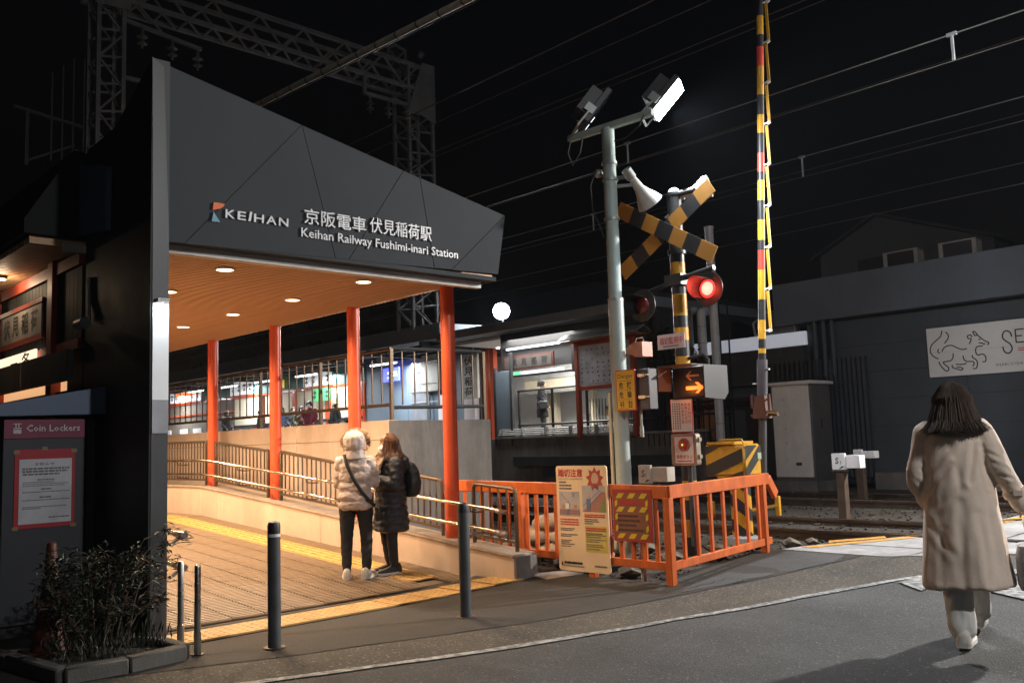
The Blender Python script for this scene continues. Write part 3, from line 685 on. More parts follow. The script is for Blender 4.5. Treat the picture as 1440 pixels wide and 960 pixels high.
for b, x0, x1, h in ((.47, .055, .42, .014), (.448, .055, .40, .014), (.425, .06, .34, .014), (.382, .17, .30, .010), (.365, .06, .30, .006), (.350, .06, .41, .006), (.335, .06, .38, .006), (.305, .20, .28, .012), (.285, .06, .42, .007), (.24, .19, .28, .012), (.22, .06, .42, .007), (.165, .06, .40, .007), (.152, .06, .20, .007), (.075, .26, .42, .010)): dashes(mb, inkgrey, FN, x0, b, x1, h, .0065)
part(mb, 'lettering', t, smooth=False)
mb = MB(M('brown tape', (.25, .17, .08), .4))
for a, b in ((-.01, .60), (.43, .60), (-.012, -.01), (.2, .625), (.43, -.012)): mb.fbox(FN, a, b, a + .045, b + .03, .004, .006)
part(mb, 'tape', t)

t = thing('planter_bed', 'small planting bed inside a low rounded concrete kerb', 'planter', (2.3, 7, 0))
kst = M('kerb concrete', (.085, .08, .072), .8, var=.2, scale=4, bump=.3, stain=.25)
kp = [(1.70, 8.0), (1.86, 7.2), (1.97, 6.44), (2.36, 6.42), (2.78, 6.50), (2.77, 6.85), (2.62, 7.12)]
for a, b in zip(kp, kp[1:]):
    mb = MB(kst); mb.bar((a[0], a[1], .045), (b[0], b[1], .045), .10, .11); part(mb, 'kerb_stone', t, bevel=.012)
mb = MB(soil_m); mb.add([(1.75, 8.1, .05), (1.9, 7.2, .05), (2.0, 6.47, .05), (2.75, 6.53, .05), (2.74, 6.9, .05), (2.6, 7.15, .05), (2.8, 8.1, .05)], [tuple(range(7))]); part(mb, 'soil', t, fix=False)

t = thing('nandina_shrub', 'dark leafy shrub with a few reddish leaves beside the steel pillar', 'shrub', (2.35, 6.95, .05))
mb = MB(bark); tips = []
for k in range(26):
    a = random.uniform(0, 2 * pi); r = random.uniform(.02, .22); bx, by = 2.34 + r * cos(a), 6.95 + r * sin(a)
    h_ = random.uniform(.30, .76); sp = random.uniform(.05, .34); tx, ty = bx + sp * cos(a), by + sp * sin(a) * .8
    mid = (lerp(bx, tx, .4), lerp(by, ty, .4), h_ * .6)
    mb.tube([(bx, by, .04), mid, (tx, ty, h_)], [.008, .006, .003], 5)
    for q in range(7):
        f = random.uniform(.35, 1.0); p = (lerp(mid[0], tx, f), lerp(mid[1], ty, f), lerp(mid[2], h_, f)) if f > .4 else mid
        e = (p[0] + random.uniform(-.14, .14), p[1] + random.uniform(-.14, .14), p[2] + random.uniform(-.03, .10)); mb.tube([p, e], [.003, .0015], 4); tips += [e, ((p[0] + e[0]) / 2, (p[1] + e[1]) / 2, (p[2] + e[2]) / 2)]
for e in ((2.86, 7.05, .72), (2.92, 7.02, .63), (2.98, 7.0, .80), (2.84, 7.1, .50), (2.88, 7.05, .86)):
    mb.tube([(2.5, 6.98, .5), ((2.5 + e[0]) / 2, 7.0, e[2] - .05), e], [.005, .004, .002], 4); tips += [e] * 4
part(mb, 'stems', t)
mb = MB()
def leaf(mb, p, L, w, d=None):
    d = d or V((random.uniform(-1, 1), random.uniform(-1, 1), random.uniform(-.6, .5))).normalized(); s_ = d.cross(V((random.uniform(-.5, .5), random.uniform(-.5, .5), 1))).normalized() * w; p = V(p); n_ = s_.cross(d).normalized() * L * .08
    mb.add([p, p + d * L * .5 + s_ + n_, p + d * L, p + d * L * .5 - s_ + n_], [(0, 1, 2), (0, 2, 3)])
for e in tips:
    redd = random.random()
    for q in range(7):
        mb.m(leaf_m[2] if redd > .93 else leaf_m[random.random() > .5]); leaf(mb, (e[0] + random.gauss(0, .03), e[1] + random.gauss(0, .03), e[2] + random.gauss(0, .03)), random.uniform(.03, .085), random.uniform(.005, .014))
for k in range(260):
    mb.m(leaf_m[random.random() > .5]); leaf(mb, (random.uniform(1.98, 2.72), random.uniform(6.5, 7.05), .06 + random.random() ** 2 * .14), random.uniform(.05, .12), random.uniform(.004, .008), V((random.uniform(-.5, .5), random.uniform(-.5, .5), 1)).normalized())
part(mb, 'leaves', t, smooth=False, fix=False)
t = thing('traffic_cone', 'dull orange traffic cone half hidden behind the shrub', 'traffic cone', (2.1, 7.25, .05))
co = M('cone orange', (.10, .02, .008), .55, stain=.2)
mb = MB(co); mb.lathe((2.12, 7.25, .08), (0, 0, 1), [(.13, 0), (.085, .26), (.05, .52), (.032, .74), (.02, .75)], 18); part(mb, 'cone', t)
mb = MB(co); mb.cbox((2.12, 7.25, .065), (.34, .34, .03)); part(mb, 'base', t, bevel=.01)
mb = MB(M('cone band', (.09, .035, .02), .5)); mb.lathe((2.12, 7.25, .38), (0, 0, 1), [(.0725, 0), (.0555, .12)], 18); part(mb, 'band', t)

t = thing('bollard', 'charcoal bollard with a white ring standing at the left of the ramp mouth', 'bollard', (3.38, 6.3, 0), 'charcoal bollards')
def bollard(t, x, y):
    mb = MB(bolm); mb.lathe((x, y, 0), (0, 0, 1), [(.048, 0), (.048, .80)], 20); part(mb, 'post', t)
    mb = MB(signwhite); mb.lathe((x, y, .80), (0, 0, 1), [(.0485, 0), (.0485, .022)], 20); part(mb, 'ring', t)
    mb = MB(black); mb.lathe((x, y, .822), (0, 0, 1), [(.048, 0), (.048, .06), (.04, .085), (.02, .094), (.001, .096)], 20); part(mb, 'cap', t)
    mb = MB(rust); mb.lathe((x, y, 0), (0, 0, 1), [(.08, 0), (.08, .006), (.05, .007)], 20); part(mb, 'base_plate', t)
bollard(t, 3.38, 6.3)
t = thing('bollard', 'plain charcoal bollard in front of the end of the ramp wall', 'bollard', (5.0, 6.05, 0), 'charcoal bollards')
mb = MB(bolm); mb.lathe((5.0, 6.05, 0), (0, 0, 1), [(.048, 0), (.048, .86)], 20); part(mb, 'post', t)
mb = MB(black); mb.lathe((5.0, 6.05, .86), (0, 0, 1), [(.048, 0), (.048, .05), (.04, .075), (.02, .085), (.001, .087)], 20); part(mb, 'cap', t)
mb = MB(rust); mb.lathe((5.0, 6.05, 0), (0, 0, 1), [(.085, 0), (.085, .006), (.05, .007)], 20); part(mb, 'base_plate', t)
for x, y, l in ((2.93, 6.9, 'thin stainless post closest to the steel pillar'), (2.91, 6.56, 'thin stainless post nearer the kerb, beside its twin')):
    t = thing('steel_post', l, 'post', (x, y, 0), 'thin stainless posts'); mb = MB(steel); mb.lathe((x, y, 0), (0, 0, 1), [(.026, 0), (.026, .16), (.023, .162), (.023, .615), (.018, .628), (.001, .632)], 16); part(mb, 'tube', t)
    mb = MB(black); mb.lathe((x, y, 0), (0, 0, 1), [(.05, 0), (.05, .004), (.024, .005)], 16); part(mb, 'base_ring', t)

# ------------------------------------------------------------------ orange fence with its signs
fen = thing('crossing_fence', 'bright orange metal fence turning the corner beside the level crossing', 'fence', (6.97, 5.42, .07))
CF = V((6.97, 5.42, 0)); LF = V((6.90, 8.6, 0)); RF = V((9.22, 5.75, 0))
def wing_(a, b, za, zb, n, posts, end_drop=False, sgn=1):
    """one straight wing of the fence between plan points a and b"""
    d = (b - a).normalized(); zt = .84
    A_ = V((a.x, a.y, za + zt)); B_ = V((b.x, b.y, zb + zt))
    mb = MB(fence_or); mb.bar(A_, B_, .05, .125); part(mb, 'top_rail', fen, bevel=.006)
    mb = MB(fence_or); mb.bar(V((a.x, a.y, za + .155)), V((b.x, b.y, zb + .155)), .045, .075); part(mb, 'bottom_rail', fen, bevel=.004)
    for k in range(1, n):
        f = k / n; p = a.lerp(b, f); z = lerp(za, zb, f); mb = MB(fence_or); mb.bar((p.x, p.y, z + .185), (p.x, p.y, z + zt - .055), .028, .045, up=d); part(mb, 'baluster', fen, bevel=.003)
    for f in posts:
        p = a.lerp(b, f); z = lerp(za, zb, f); mb = MB(fence_or); mb.bar((p.x, p.y, z - .05), (p.x, p.y, z + zt - .05), .075, .075, up=d); part(mb, 'post', fen, bevel=.005)
wing_(CF, LF, .075, .11, 22, (.0, .30, .62, .99))
wing_(CF, RF, .075, .085, 8, (.93,))
d = (RF - CF).normalized(); e = RF + V((0, 0, .085 + .84)); mb = MB(fence_or); mb.bar(e - V((0, 0, .0)), e + d * .20 - V((0, 0, .20)), .05, .12); part(mb, 'turned_down_end', fen, bevel=.006)
mb = MB(signwhite); mb.tube([(7.03, 5.80, 0.0), (7.03, 5.80, .62)], .028, 10); mb.box((7.0, 5.74, .45), (7.02, 5.86, .60))
top(mb, 'stake', 'white stake behind the red and yellow fence sign', 'post')
# beige warning board
t = thing('warning_board', 'tall beige railroad crossing warning board hung on the orange fence', 'sign', (6.9, 6.45, .1))
FB = Fr((6.905, 6.80, .11), (0.035, -1, 0)); mb = MB(); plate(mb, M('board beige', (.76, .55, .34), .5, var=.05), FB, .68, 1.06, .015, .03); part(mb, 'panel', t)
mb = MB(); txt(mb, redink, FB, '踏切注意', .03, .945, .335, .085, .017, .025)
txt(mb, inkgrey, FB, 'Railroad Crossing Warning', .035, .915, .33, .022, .017, .0)
for b, w in ((.885, .10), (.852, .17), (.820, .17)): dashes(mb, inkgrey, FB, .04, b, .04 + w, .017, .017, .15)
part(mb, 'heading', t, smooth=False)
mb = MB(M('burst red', (.42, .05, .035), .5)); pts = []
for k in range(18):
    a = pi / 2 + 2 * pi * k / 18; r = (.125, .082)[k % 2]; pts.append((.525 + r * cos(a) * .95, .925 + r * sin(a)))
c0 = len(mb.v); mb.add([FB(.525, .925, .0165)] + [FB(a, b, .0165) for a, b in pts], [(0, i + 1, (i + 1) % 18 + 1) for i in range(18)])
mb.m(M('burst hand', (.58, .36, .27), .5)); mb.fpoly(FB, [(.49, .885), (.555, .885), (.575, .92), (.57, .955), (.55, .985), (.53, .99), (.50, .985), (.485, .95), (.478, .92)], .018)
part(mb, 'hand_emblem', t, smooth=False)
mb = MB(M('picture sky', (.40, .36, .36), .6)); mb.fq(FB, .035, .55, .31, .80, .0165); mb.fq(FB, .35, .60, .655, .86, .0165)
mb.m(M('picture ground', (.36, .16, .12), .6)); mb.fpoly(FB, [(.35, .60), (.655, .60), (.655, .80), (.60, .80)], .017); mb.m(M('picture grass', (.20, .23, .07), .6)); mb.fpoly(FB, [(.56, .60), (.655, .60), (.655, .73), (.61, .70)], .0175)
mb.m(M('picture rails', (.33, .17, .16), .6)); mb.fq(FB, .035, .56, .31, .62, .017)
mb.m(inkgrey)
for a, b in (((.06, .78), (.19, .66)), ((.36, .66), (.60, .82)), ((.40, .60), (.62, .80)), ((.035, .60), (.31, .60)), ((.035, .58), (.31, .58)), ((.21, .79), (.25, .74)), ((.25, .79), (.21, .74))):
    dv = V((b[0] - a[0], b[1] - a[1], 0)).normalized(); nx, ny = -dv.y * .003, dv.x * .003; mb.fpoly(FB, [(a[0] + nx, a[1] + ny), (b[0] + nx, b[1] + ny), (b[0] - nx, b[1] - ny), (a[0] - nx, a[1] - ny)], .018)
mb.m(M('picture orange', (.5, .2, .05), .6)); mb.fq(FB, .07, .63, .11, .665, .0185); mb.fq(FB, .23, .63, .275, .665, .0185)
mb.m(M('picture skin', (.5, .3, .22), .6)); mb.fpoly(FB, [(.14 + .018 * cos(q), .70 + .02 * sin(q)) for q in [k * .63 for k in range(10)]], .019); mb.fpoly(FB, [(.425 + .028 * cos(q), .765 + .026 * sin(q)) for q in [k * .63 for k in range(10)]], .019)
mb.m(M('picture blue', (.10, .17, .28), .6)); mb.fq(FB, .135, .56, .16, .62, .0195); mb.fpoly(FB, [(.41, .61), (.45, .61), (.455, .73), (.405, .73)], .0195); mb.m(signwhite); mb.fq(FB, .12, .62, .17, .68, .0195)
part(mb, 'pictures', t, smooth=False)
mb = MB(M('yellow text block', (.60, .46, .10), .6)); mb.fq(FB, .37, .20, .655, .46, .0165)
for b in (.51, .485, .46): dashes(mb, redink, FB, .04, b, .29, .013, .018, .2)
for b in (.42, .402, .36, .342, .30, .282, .262, .24): dashes(mb, inkgrey, FB, .04, b, random.uniform(.15, .29), .010, .018, .25)
for b in (.565, .545): dashes(mb, redink, FB, .37, b, .64, .013, .018, .2)
for b in (.52, .50, .478): dashes(mb, inkgrey, FB, .37, b, random.uniform(.48, .62), .011, .018, .25)
for b in (.43, .41): dashes(mb, redink, FB, .385, b, .645, .013, .018, .2)
for b in (.38, .365, .345, .32, .30, .27, .25, .225): dashes(mb, inkgrey, FB, .385, b, random.uniform(.55, .645), .010, .018, .25)
dashes(mb, ink, FB, .075, .07, .32, .022, .018, .12); dashes(mb, inkgrey, FB, .06, .045, .34, .009, .018, .2); dashes(mb, inkgrey, FB, .48, .06, .64, .014, .018, .12)
mb.m(ink); mb.fpoly(FB, [(.035, .05), (.06, .05), (.055, .075), (.048, .095), (.04, .075)], .018)
part(mb, 'small_print', t, smooth=False)
# red and yellow caution sign
t = thing('caution_sign', 'red and yellow hazard striped caution sign on the fence next to the corner', 'sign', (6.92, 5.82, .45))
FC = Fr((6.93, 6.06, .44), (.035, -1, 0)); mb = MB(); plate(mb, M('caution red', (.36, .03, .02), .5), FC, .47, .50, .012, .01); part(mb, 'panel', t)
mb = MB(M('faded print brown', (.22, .075, .035), .6)); mb.fq(FC, .03, .03, .43, .465, .0135)
yy = M('caution yellow', (.62, .42, .02), .5)
mb.m(yy)
for b0 in (.415, .285, .03):
    for k in range(3): a = .04 + k * .14; mb.fpoly(FC, [(a, b0), (a + .07, b0), (a + .11, b0 + .048), (a + .04, b0 + .048)], .0145)
for a0 in (.03, .40):
    for b0 in (.09, .20, .33): mb.fpoly(FC, [(a0, b0), (a0 + .03, b0 + .02), (a0 + .03, b0 + .075), (a0, b0 + .055)], .0145)
mb.m(M('caution red', (.36, .03, .02))); mb.fpoly(FC, [(.07, .36), (.16, .345), (.28, .36), (.40, .35), (.39, .40), (.25, .395), (.16, .41), (.08, .40)], .0150)
for b in (.235, .19, .145, .10): dashes(mb, M('faded print dark', (.07, .03, .02), .6), FC, .06, b, random.uniform(.18, .38), .022, .0155, .12)
part(mb, 'hazard_print', t, smooth=False)
# sandbags behind the fence
sand = M('sandbag fabric', (.36, .31, .25), .85, var=.2, scale=8, bump=.4, bscale=80)
bags = [(7.55, 8.05, .0, 'bottom bag of the heap by the ramp wall'), (7.62, 7.55, .0, 'middle bottom bag of the heap'), (7.6, 7.05, .0, 'bottom bag nearest the warning board'), (7.6, 7.85, .17, 'second layer bag by the ramp wall'), (7.63, 7.3, .16, 'second layer bag nearest the warning board'), (7.62, 7.6, .32, 'topmost bag of the heap')]
for i, (x, y, z, l) in enumerate(bags):
    mb = MB(sand); R = Matrix.Rotation(random.uniform(-.3, .3), 3, 'Z') @ Matrix.Rotation(random.uniform(-.08, .08), 3, 'X'); c = V((x, y, z + hz(x) + .08))
    mb.ball((0, 0, 0), (.19, .29, .105), 18, 10)
    for k, v in enumerate(mb.v):
        p = V(v); p.x = math.copysign(abs(p.x / .19) ** .7 * .19, p.x); p.y = math.copysign(abs(p.y / .29) ** .75 * .29, p.y); p *= 1 + .10 * mnoise.noise(p * 9 + V((i * 3, 0, 0))); mb.v[k] = tuple(c + R @ p)
    top(mb, 'sandbag', 'pale grey sandbag, ' + l, 'sandbag', 'sandbags heaped behind the fence', ang=80)

# ------------------------------------------------------------------ light pole with floodlights
PX, PY = 8.02, 6.84; pz = hz(PX)
lp = thing('light_pole', 'pale green steel pole carrying two floodlights on a cross arm', 'light pole', (PX, PY, pz))
mb = MB(polepaint); mb.tube([(PX, PY, pz - .1), (PX, PY, 3.0)], .088, 20); mb.tube([(PX, PY, 3.0), (PX, PY, 3.02), (PX, PY, 5.06)], [.088, .076, .076], 20); part(mb, 'pole', lp)
mb = MB(polepaint); mb.bar((PX, 7.46, 5.10), (PX, 6.16, 5.06), .08, .075); part(mb, 'cross_arm', lp, bevel=.006)
for z in (4.62, 4.42, 3.95, 3.0): mb = MB(galv); mb.lathe((PX, PY, z), (0, 0, 1), [(.092, 0), (.092, .035)], 18); part(mb, 'clamp_band', lp)
mb = MB(M('cream conduit', (.55, .50, .36), .5)); mb.tube([(PX - .06, PY + .105, pz), (PX - .06, PY + .105, 1.95)], .022, 8); part(mb, 'conduit', lp)
mb = MB(blackr)
mb.tube([(PX - .05, 7.4, 5.05), (PX - .06, 7.44, 4.9), (PX - .05, 7.38, 4.74), (PX - .05, 7.25, 4.86), (PX - .03, 7.22, 5.04)], .010, 6)
mb.tube([(PX - .06, 6.25, 5.04), (PX - .08, 6.3, 4.93), (PX - .09, 6.5, 4.84), (PX - .05, 6.7, 4.86)], .010, 6); mb.tube([(PX - .09, 6.96, 4.6), (PX - .1, 7.06, 4.4), (PX - .1, 7.04, 4.1), (PX - .09, 6.95, 3.9), (PX - .09, 6.9, 3.75)], .009, 6)
part(mb, 'cable', lp)
mb = MB(galv); mb.ball((PX - .02, 7.0, 4.55), (.06, .06, .05), 10, 8); mb.tube([(PX, 6.92, 4.52), (PX, 7.0, 4.52)], .02, 8); part(mb, 'photocell', lp)
def floodlight(label, c, aim, on):
    t = thing('floodlight', label, 'floodlight', c, 'floodlights on the light pole')
    c = V(c); n = V(aim).normalized(); side = n.cross(V((0, 0, 1))).normalized(); up = side.cross(n).normalized()
    Fb = Fr(c + side * .19 - up * .25, -side, up)
    if on:
        mb = MB(galv); mb.bar((PX, 6.2, 5.09), tuple(c - n * .1 - up * .2), .04, .04); part(mb, 'mount', t)
    mb = MB(darkgrey); mb.fbox(Fb, 0, 0, .38, .50, -.05, .02); part(mb, 'housing', t, bevel=.006)
    mb = MB(darkgrey)
    for k in range(9): mb.fbox(Fb, .025 + k * .04, .08, .034 + k * .04, .42, -.20, -.052)
    part(mb, 'heat_sink_fins', t, smooth=False)
    mb = MB(galv); mb.fbox(Fb, -.02, .10, -.005, .20, -.12, .0); mb.fbox(Fb, .405, .10, .42, .20, -.12, .0); mb.tube([Fb(-.012, .12, -.05), Fb(-.012, -.10, -.06), Fb(.412, -.10, -.06), Fb(.412, .12, -.05)], .014, 6); part(mb, 'bracket', t)
    mb = MB(E('flood lens lit', (.93, .97, 1.0), 30, False) if on else glass); mb.fbox(Fb, .02, .02, .36, .48, .021, .05 if on else .03); part(mb, 'lens', t)
    if on: lamp('floodlight_lamp', 'SPOT', tuple(c + n * .06), FLOOD_W, COOL, tuple(c + n * 5), .16, 158, 1.0, t)
    else:
        mb = MB(E('led glint', (.9, .95, 1), 2, False)); mb.fbox(Fb, .36, .05, .375, .13, .031, .034); mb.fbox(Fb, .36, .17, .375, .25, .031, .034); part(mb, 'led_strip', t)
floodlight('dark unlit floodlight at the left end of the pole arm', (PX + .02, 7.03, 5.34), (.62, -.45, -.60), False)
floodlight('brightly lit floodlight at the right end of the pole arm', (8.5, 6.33, 5.38), (.36, -.63, -.68), True)
# horn speaker on the pole
def horn(label, base, axis, L=.36, r=.19, arm=None):
    t = thing('horn_speaker', label, 'loudspeaker', base, 'horn loudspeakers at the crossing')
    b = V(base); ax = V(axis).normalized(); hw = M('horn white', (.62, .60, .55), .45, var=.08, stain=.15)
    mb = MB(hw); mb.lathe(b, ax, [(.045, 0), (.05, .05), (.06, L * .4), (.09, L * .62), (.135, L * .85), (r, L), (r + .006, L + .012), (r - .01, L + .006)], 24, False); mb.m(M('horn throat', (.25, .22, .15), .7)); mb.lathe(b, ax, [(r - .01, L + .006), (r * .5, L - .12), (.01, L - .18)], 24, False); part(mb, 'horn', t)
    mb = MB(galv); mb.lathe(b - ax * .14, ax, [(.03, 0), (.06, .01), (.06, .13), (.045, .14)], 16); part(mb, 'driver', t)
    if arm:
        mb = MB(galv); mb.bar(arm[0], arm[1], .03, .035); mb.bar(V(arm[0]) - V((0, 0, .1)), V(arm[1]) - V((0, 0, .1)), .03, .035); part(mb, 'bracket', t)
    return t
horn('white horn loudspeaker bracketed to the light pole', (8.16, 6.62, 4.43), (.60, -.10, -.62), .36, .155, ((8.05, 6.82, 4.46), (8.18, 6.64, 4.46)))
# danger sign and junction box on the pole
t = thing('danger_sign', 'yellow danger sign with black characters and red edge beside the light pole', 'sign', (7.93, 6.62, 1.73))
FD = FX(7.925, 6.80, 1.735); mb = MB(); plate(mb, red, FD, .28, .46, .012, .006); mb.m(red); part(mb, 'edge', t)
mb = MB(); plate(mb, signyel, FD, .256, .436, .002, 0, .0125, .012, .012); part(mb, 'panel', t)
mb = MB(); txt(mb, ink, FD, 'Danger', .03, .352, .22, .062, .0155, .0, 2)
for k, (p, q) in enumerate((('危', '険'), ('危', '險'), ('위', '험'))):
    b = .245 - k * .105; txt(mb, ink, FD, p, .045, b, .062, .078, .0155, .02); txt(mb, ink, FD, q, .165, b, .062, .078, .0155, .02)
    mb.m(ink); mb.fq(FD, .03, b + .09, .245, b + .093, .0155)
mb.fq(FD, .03, .022, .245, .025, .0155); part(mb, 'lettering', t, smooth=False)
t = thing('junction_box', 'grey junction box behind the yellow danger sign', 'box', (8.0, 6.45, 1.75))
mb = MB(M('box grey', (.08, .08, .09), .5)); mb.box((7.95, 6.36, 1.74), (8.1, 6.74, 2.19)); part(mb, 'body', t, bevel=.008)
mb = MB(steel)
for z in (1.86, 2.10): mb.box((7.93, 6.41, z), (7.95, 6.50, z + .035)); mb.tube([(7.92, 6.40, z + .018), (7.92, 6.34, z + .018)], .008, 6)
part(mb, 'latch', t)
mb = MB(galv); mb.tube([(8.0, 6.53, 1.74), (8.0, 6.53, 1.55)], .014, 8); mb.tube([(8.0, 6.53, 1.56), (8.0, 6.53, 1.44)], .024, 10); part(mb, 'gland', t)
t = thing('sensor_hood', 'pinkish metal sensor hood above the danger sign', 'sensor', (8.0, 6.5, 2.3))
mb = MB(M('salmon metal', (.56, .30, .22), .5)); mb.prism([(8.0, 6.71, 2.40), (8.0, 6.58, 2.34), (8.0, 6.58, 2.50), (8.0, 6.66, 2.47)], (.16, 0, 0)); mb.box((7.99, 6.46, 2.335), (8.17, 6.58, 2.50)); part(mb, 'hood', t)
mb = MB(steel); mb.tube([(8.05, 6.60, 2.51), (8.05, 6.58, 2.55), (8.05, 6.50, 2.55), (8.05, 6.48, 2.51)], .008, 6); part(mb, 'clip', t)

# ------------------------------------------------------------------ crossing warning signal
SX, SY = 8.78, 6.5; sz = hz(SX)
sg = thing('crossing_signal', 'black and yellow crossing signal post with crossbuck and red flashing lamps', 'crossing signal', (SX, SY, sz))
mb = MB(); edges = [sz - .1, .28, .48, .70, .92, 1.14, 1.9, 2.12, 2.36, 2.55, 2.70, 2.84, 3.10, 3.28, 3.48, 3.62, 4.30]
for k, (a, b) in enumerate(zip(edges, edges[1:])):
    mb.m(yel if k in (1, 3, 5, 7, 9, 11, 13) and k != 5 else black) if a < 3.6 else mb.m(black)
    mb.lathe((SX, SY, a), (0, 0, 1), [(.085, 0), (.085, b - a)], 20)
part(mb, 'post', sg)
mb = MB(black); mb.lathe((SX, SY, 4.295), (0, 0, 1), [(.095, 0), (.095, .03), (.02, .04)], 20); part(mb, 'cap', sg); mb = MB(black); mb.lathe((SX, SY, 3.58), (0, 0, 1), [(.11, 0), (.11, .05)], 16); part(mb, 'collar', sg)
# crossbuck: two striped boards
CX = SX - .13; cy, cz = 6.565, 3.86
for sgn, off in ((1, 0.0), (-1, -.014)):
    ang = radians(30.5) * sgn; u = V((0, -cos(ang), sin(ang))); vv = V((0, sin(ang), cos(ang))); Fx = Fr(V((CX + off, cy, cz)), u, vv)
    mb = MB(); bd = [-.80, -.56, -.34, -.12, .12, .34, .56, .80]
    for k, (a, b) in enumerate(zip(bd, bd[1:])):
        mb.m(black if k in (1, 5) else xyel); w = .098
        if k == 3: mb.m(black)
        mb.fbox(Fx, a, -w, b, w, -.006, .006)
    part(mb, 'crossbuck_board', sg, smooth=False)
mb = MB(black); mb.bar((SX, SY, 3.86), (CX + .008, cy, 3.86), .05, .05); mb.bar((SX, SY, 4.1), (CX + .01, cy, 4.02), .03, .03); part(mb, 'crossbuck_bracket', sg)
mb = MB(black); mb.tube([(SX - .02, 7.05, 3.16), (SX - .02, SY, 3.27), (SX - .02, 5.98, 3.34)], .035, 10); mb.box((SX - .12, SY - .12, 3.20), (SX + .12, SY + .12, 3.33)); part(mb, 'lamp_arm', sg)
def signal_lamp(y, z, lit):
    c = V((SX - .10, y, z)); mb = MB(black)
    mb.lathe(c + V((.0, 0, 0)), (-1, 0, 0), [(.20, 0), (.20, .008), (.09, .010)], 28); mb.lathe(c + V((.16, 0, 0)), (-1, 0, 0), [(.05, 0), (.10, .03), (.11, .16)], 20); pa = part(mb, 'signal_lamp', sg, 'lit red warning lamp' if lit else 'unlit warning lamp')
    mb = MB(black); vs = []; n = 18
    for i in range(n + 1):
        a = radians(58) + radians(180) * i / n
        for xo, rr in ((0, .118), (-.22 - .04 * sin(a), .125)): vs.append(c + V((xo - .01, -rr * cos(a), rr * sin(a))))
    mb.add(vs, [(2 * i, 2 * i + 1, 2 * i + 3, 2 * i + 2) for i in range(n)]); link('visor', mb.mesh('visor', fix=False), pa)
    mb = MB(E('red lens lit', (1.0, .03, .02), 2.6, False) if lit else M('red lens dark', (.10, .01, .01), .25)); mb.ball(c + V((-.012, 0, 0)), (.03, .105, .105), 20, 10); link('lens', mb.mesh('lens'), pa)
    if lit:
        mb = MB(E('red lens core', (1.0, .26, .20), 2.6, False)); mb.ball(c + V((-.032, -.01, .0)), (.02, .078, .078), 18, 10); link('bulb_glow', mb.mesh('bulb_glow'), pa)
        lamp('red_signal_lamp', 'POINT', tuple(c + V((-.12, 0, -.0))), 5, (1, .06, .03), None, .06, parent=pa)
signal_lamp(6.02, 3.09, True); signal_lamp(6.98, 3.02, False)
FPl = FX(SX - .12, 6.76, 2.455); mb = MB(); plate(mb, M('pinkish white plate', (.60, .50, .50), .5), FPl, .395, .175, .006); pa = part(mb, 'name_plate', sg)
mb = MB(); txt(mb, redink, FPl, '踏切監視中', .035, .055, .33, .085, .0075, .01); dashes(mb, inkgrey, FPl, .08, .025, .31, .014, .0075, .1); link('lettering', mb.mesh('lettering', False), pa)
# arrow indicator
mb = MB(black); mb.box((SX - .16, 6.10, 1.86), (SX + .04, 6.56, 2.23)); pa = part(mb, 'direction_indicator', sg, bevel=.02)
mb = MB(M('indicator side', (.028, .028, .031), .5)); mb.prism([(SX - .16, 6.098, 2.235), (SX + .30, 6.098, 2.235), (SX + .30, 6.098, 1.92), (SX + .22, 6.098, 1.84), (SX - .16, 6.098, 1.86)], (0, .012, 0)); link('side_plate', mb.mesh('side_plate', False), pa)
mb = MB(M('indicator hood', (.10, .06, .04), .6)); mb.box((SX - .40, 6.10, 2.225), (SX - .16, 6.57, 2.237)); mb.box((SX - .40, 6.565, 1.95), (SX - .16, 6.575, 2.237)); link('hood', mb.mesh('hood', False), pa)
FA = FX(SX - .165, 6.56, 1.86)
def arrow(mb, a0, a1, b, t_, hd, flip, c):
    if flip: mb.fq(FA, a0, b - t_ / 2, a1, b + t_ / 2, c); mb.fpoly(FA, [(a0 - .01, b), (a0 + hd, b + hd), (a0 + hd + t_, b + hd), (a0 + t_, b), (a0 + hd + t_, b - hd), (a0 + hd, b - hd)], c + .0005)
    else: mb.fq(FA, a0, b - t_ / 2, a1, b + t_ / 2, c); mb.fpoly(FA, [(a1 + .01, b), (a1 - hd, b + hd), (a1 - hd - t_, b + hd), (a1 - t_, b), (a1 - hd - t_, b - hd), (a1 - hd, b - hd)], c + .0005)
mb = MB(M('unlit arrow', (.34, .19, .13), .5)); arrow(mb, .22, .40, .255, .025, .055, True, .004); link('unlit_arrow', mb.mesh('unlit_arrow', False), pa)
mb = MB(E('orange arrow lit', (1.0, .13, .02), 3.0, False)); arrow(mb, .21, .44, .115, .040, .062, False, .004); link('lit_arrow', mb.mesh('lit_arrow', False), pa)
lamp('arrow_glow_lamp', 'POINT', (SX - .26, 6.32, 1.97), 1.6, (1, .25, .04), None, .05, parent=pa)
mb = MB(black); mb.tube([(SX, 6.42, 2.33), (SX, 6.2, 2.36), (SX, 6.15, 2.30), (SX, 6.15, 2.2)], .022, 8); part(mb, 'bracket', sg)
FI = FX(SX - .12, 6.62, 1.475); mb = MB(); plate(mb, redink, FI, .31, .39, .005); pa = part(mb, 'instruction_plate', sg)
mb = MB(); plate(mb, signwhite, FI, .29, .37, .002, 0, .0055, .01, .01)
vtxt(mb, redink, FI, '踏切内では', .25, .10, .035, .24, .009, .01); vtxt(mb, redink, FI, '故障のときは', .205, .10, .033, .24, .009, .01); vtxt(mb, ink, FI, '赤いボタンを', .155, .10, .033, .24, .009, .01)
for k in range(4):
    for q in range(11): mb.m(inkgrey); mb.fq(FI, .025 + k * .032, .04 + q * .028, .025 + k * .032 + .018, .04 + q * .028 + .019, .009)
link('lettering', mb.mesh('lettering', False), pa)
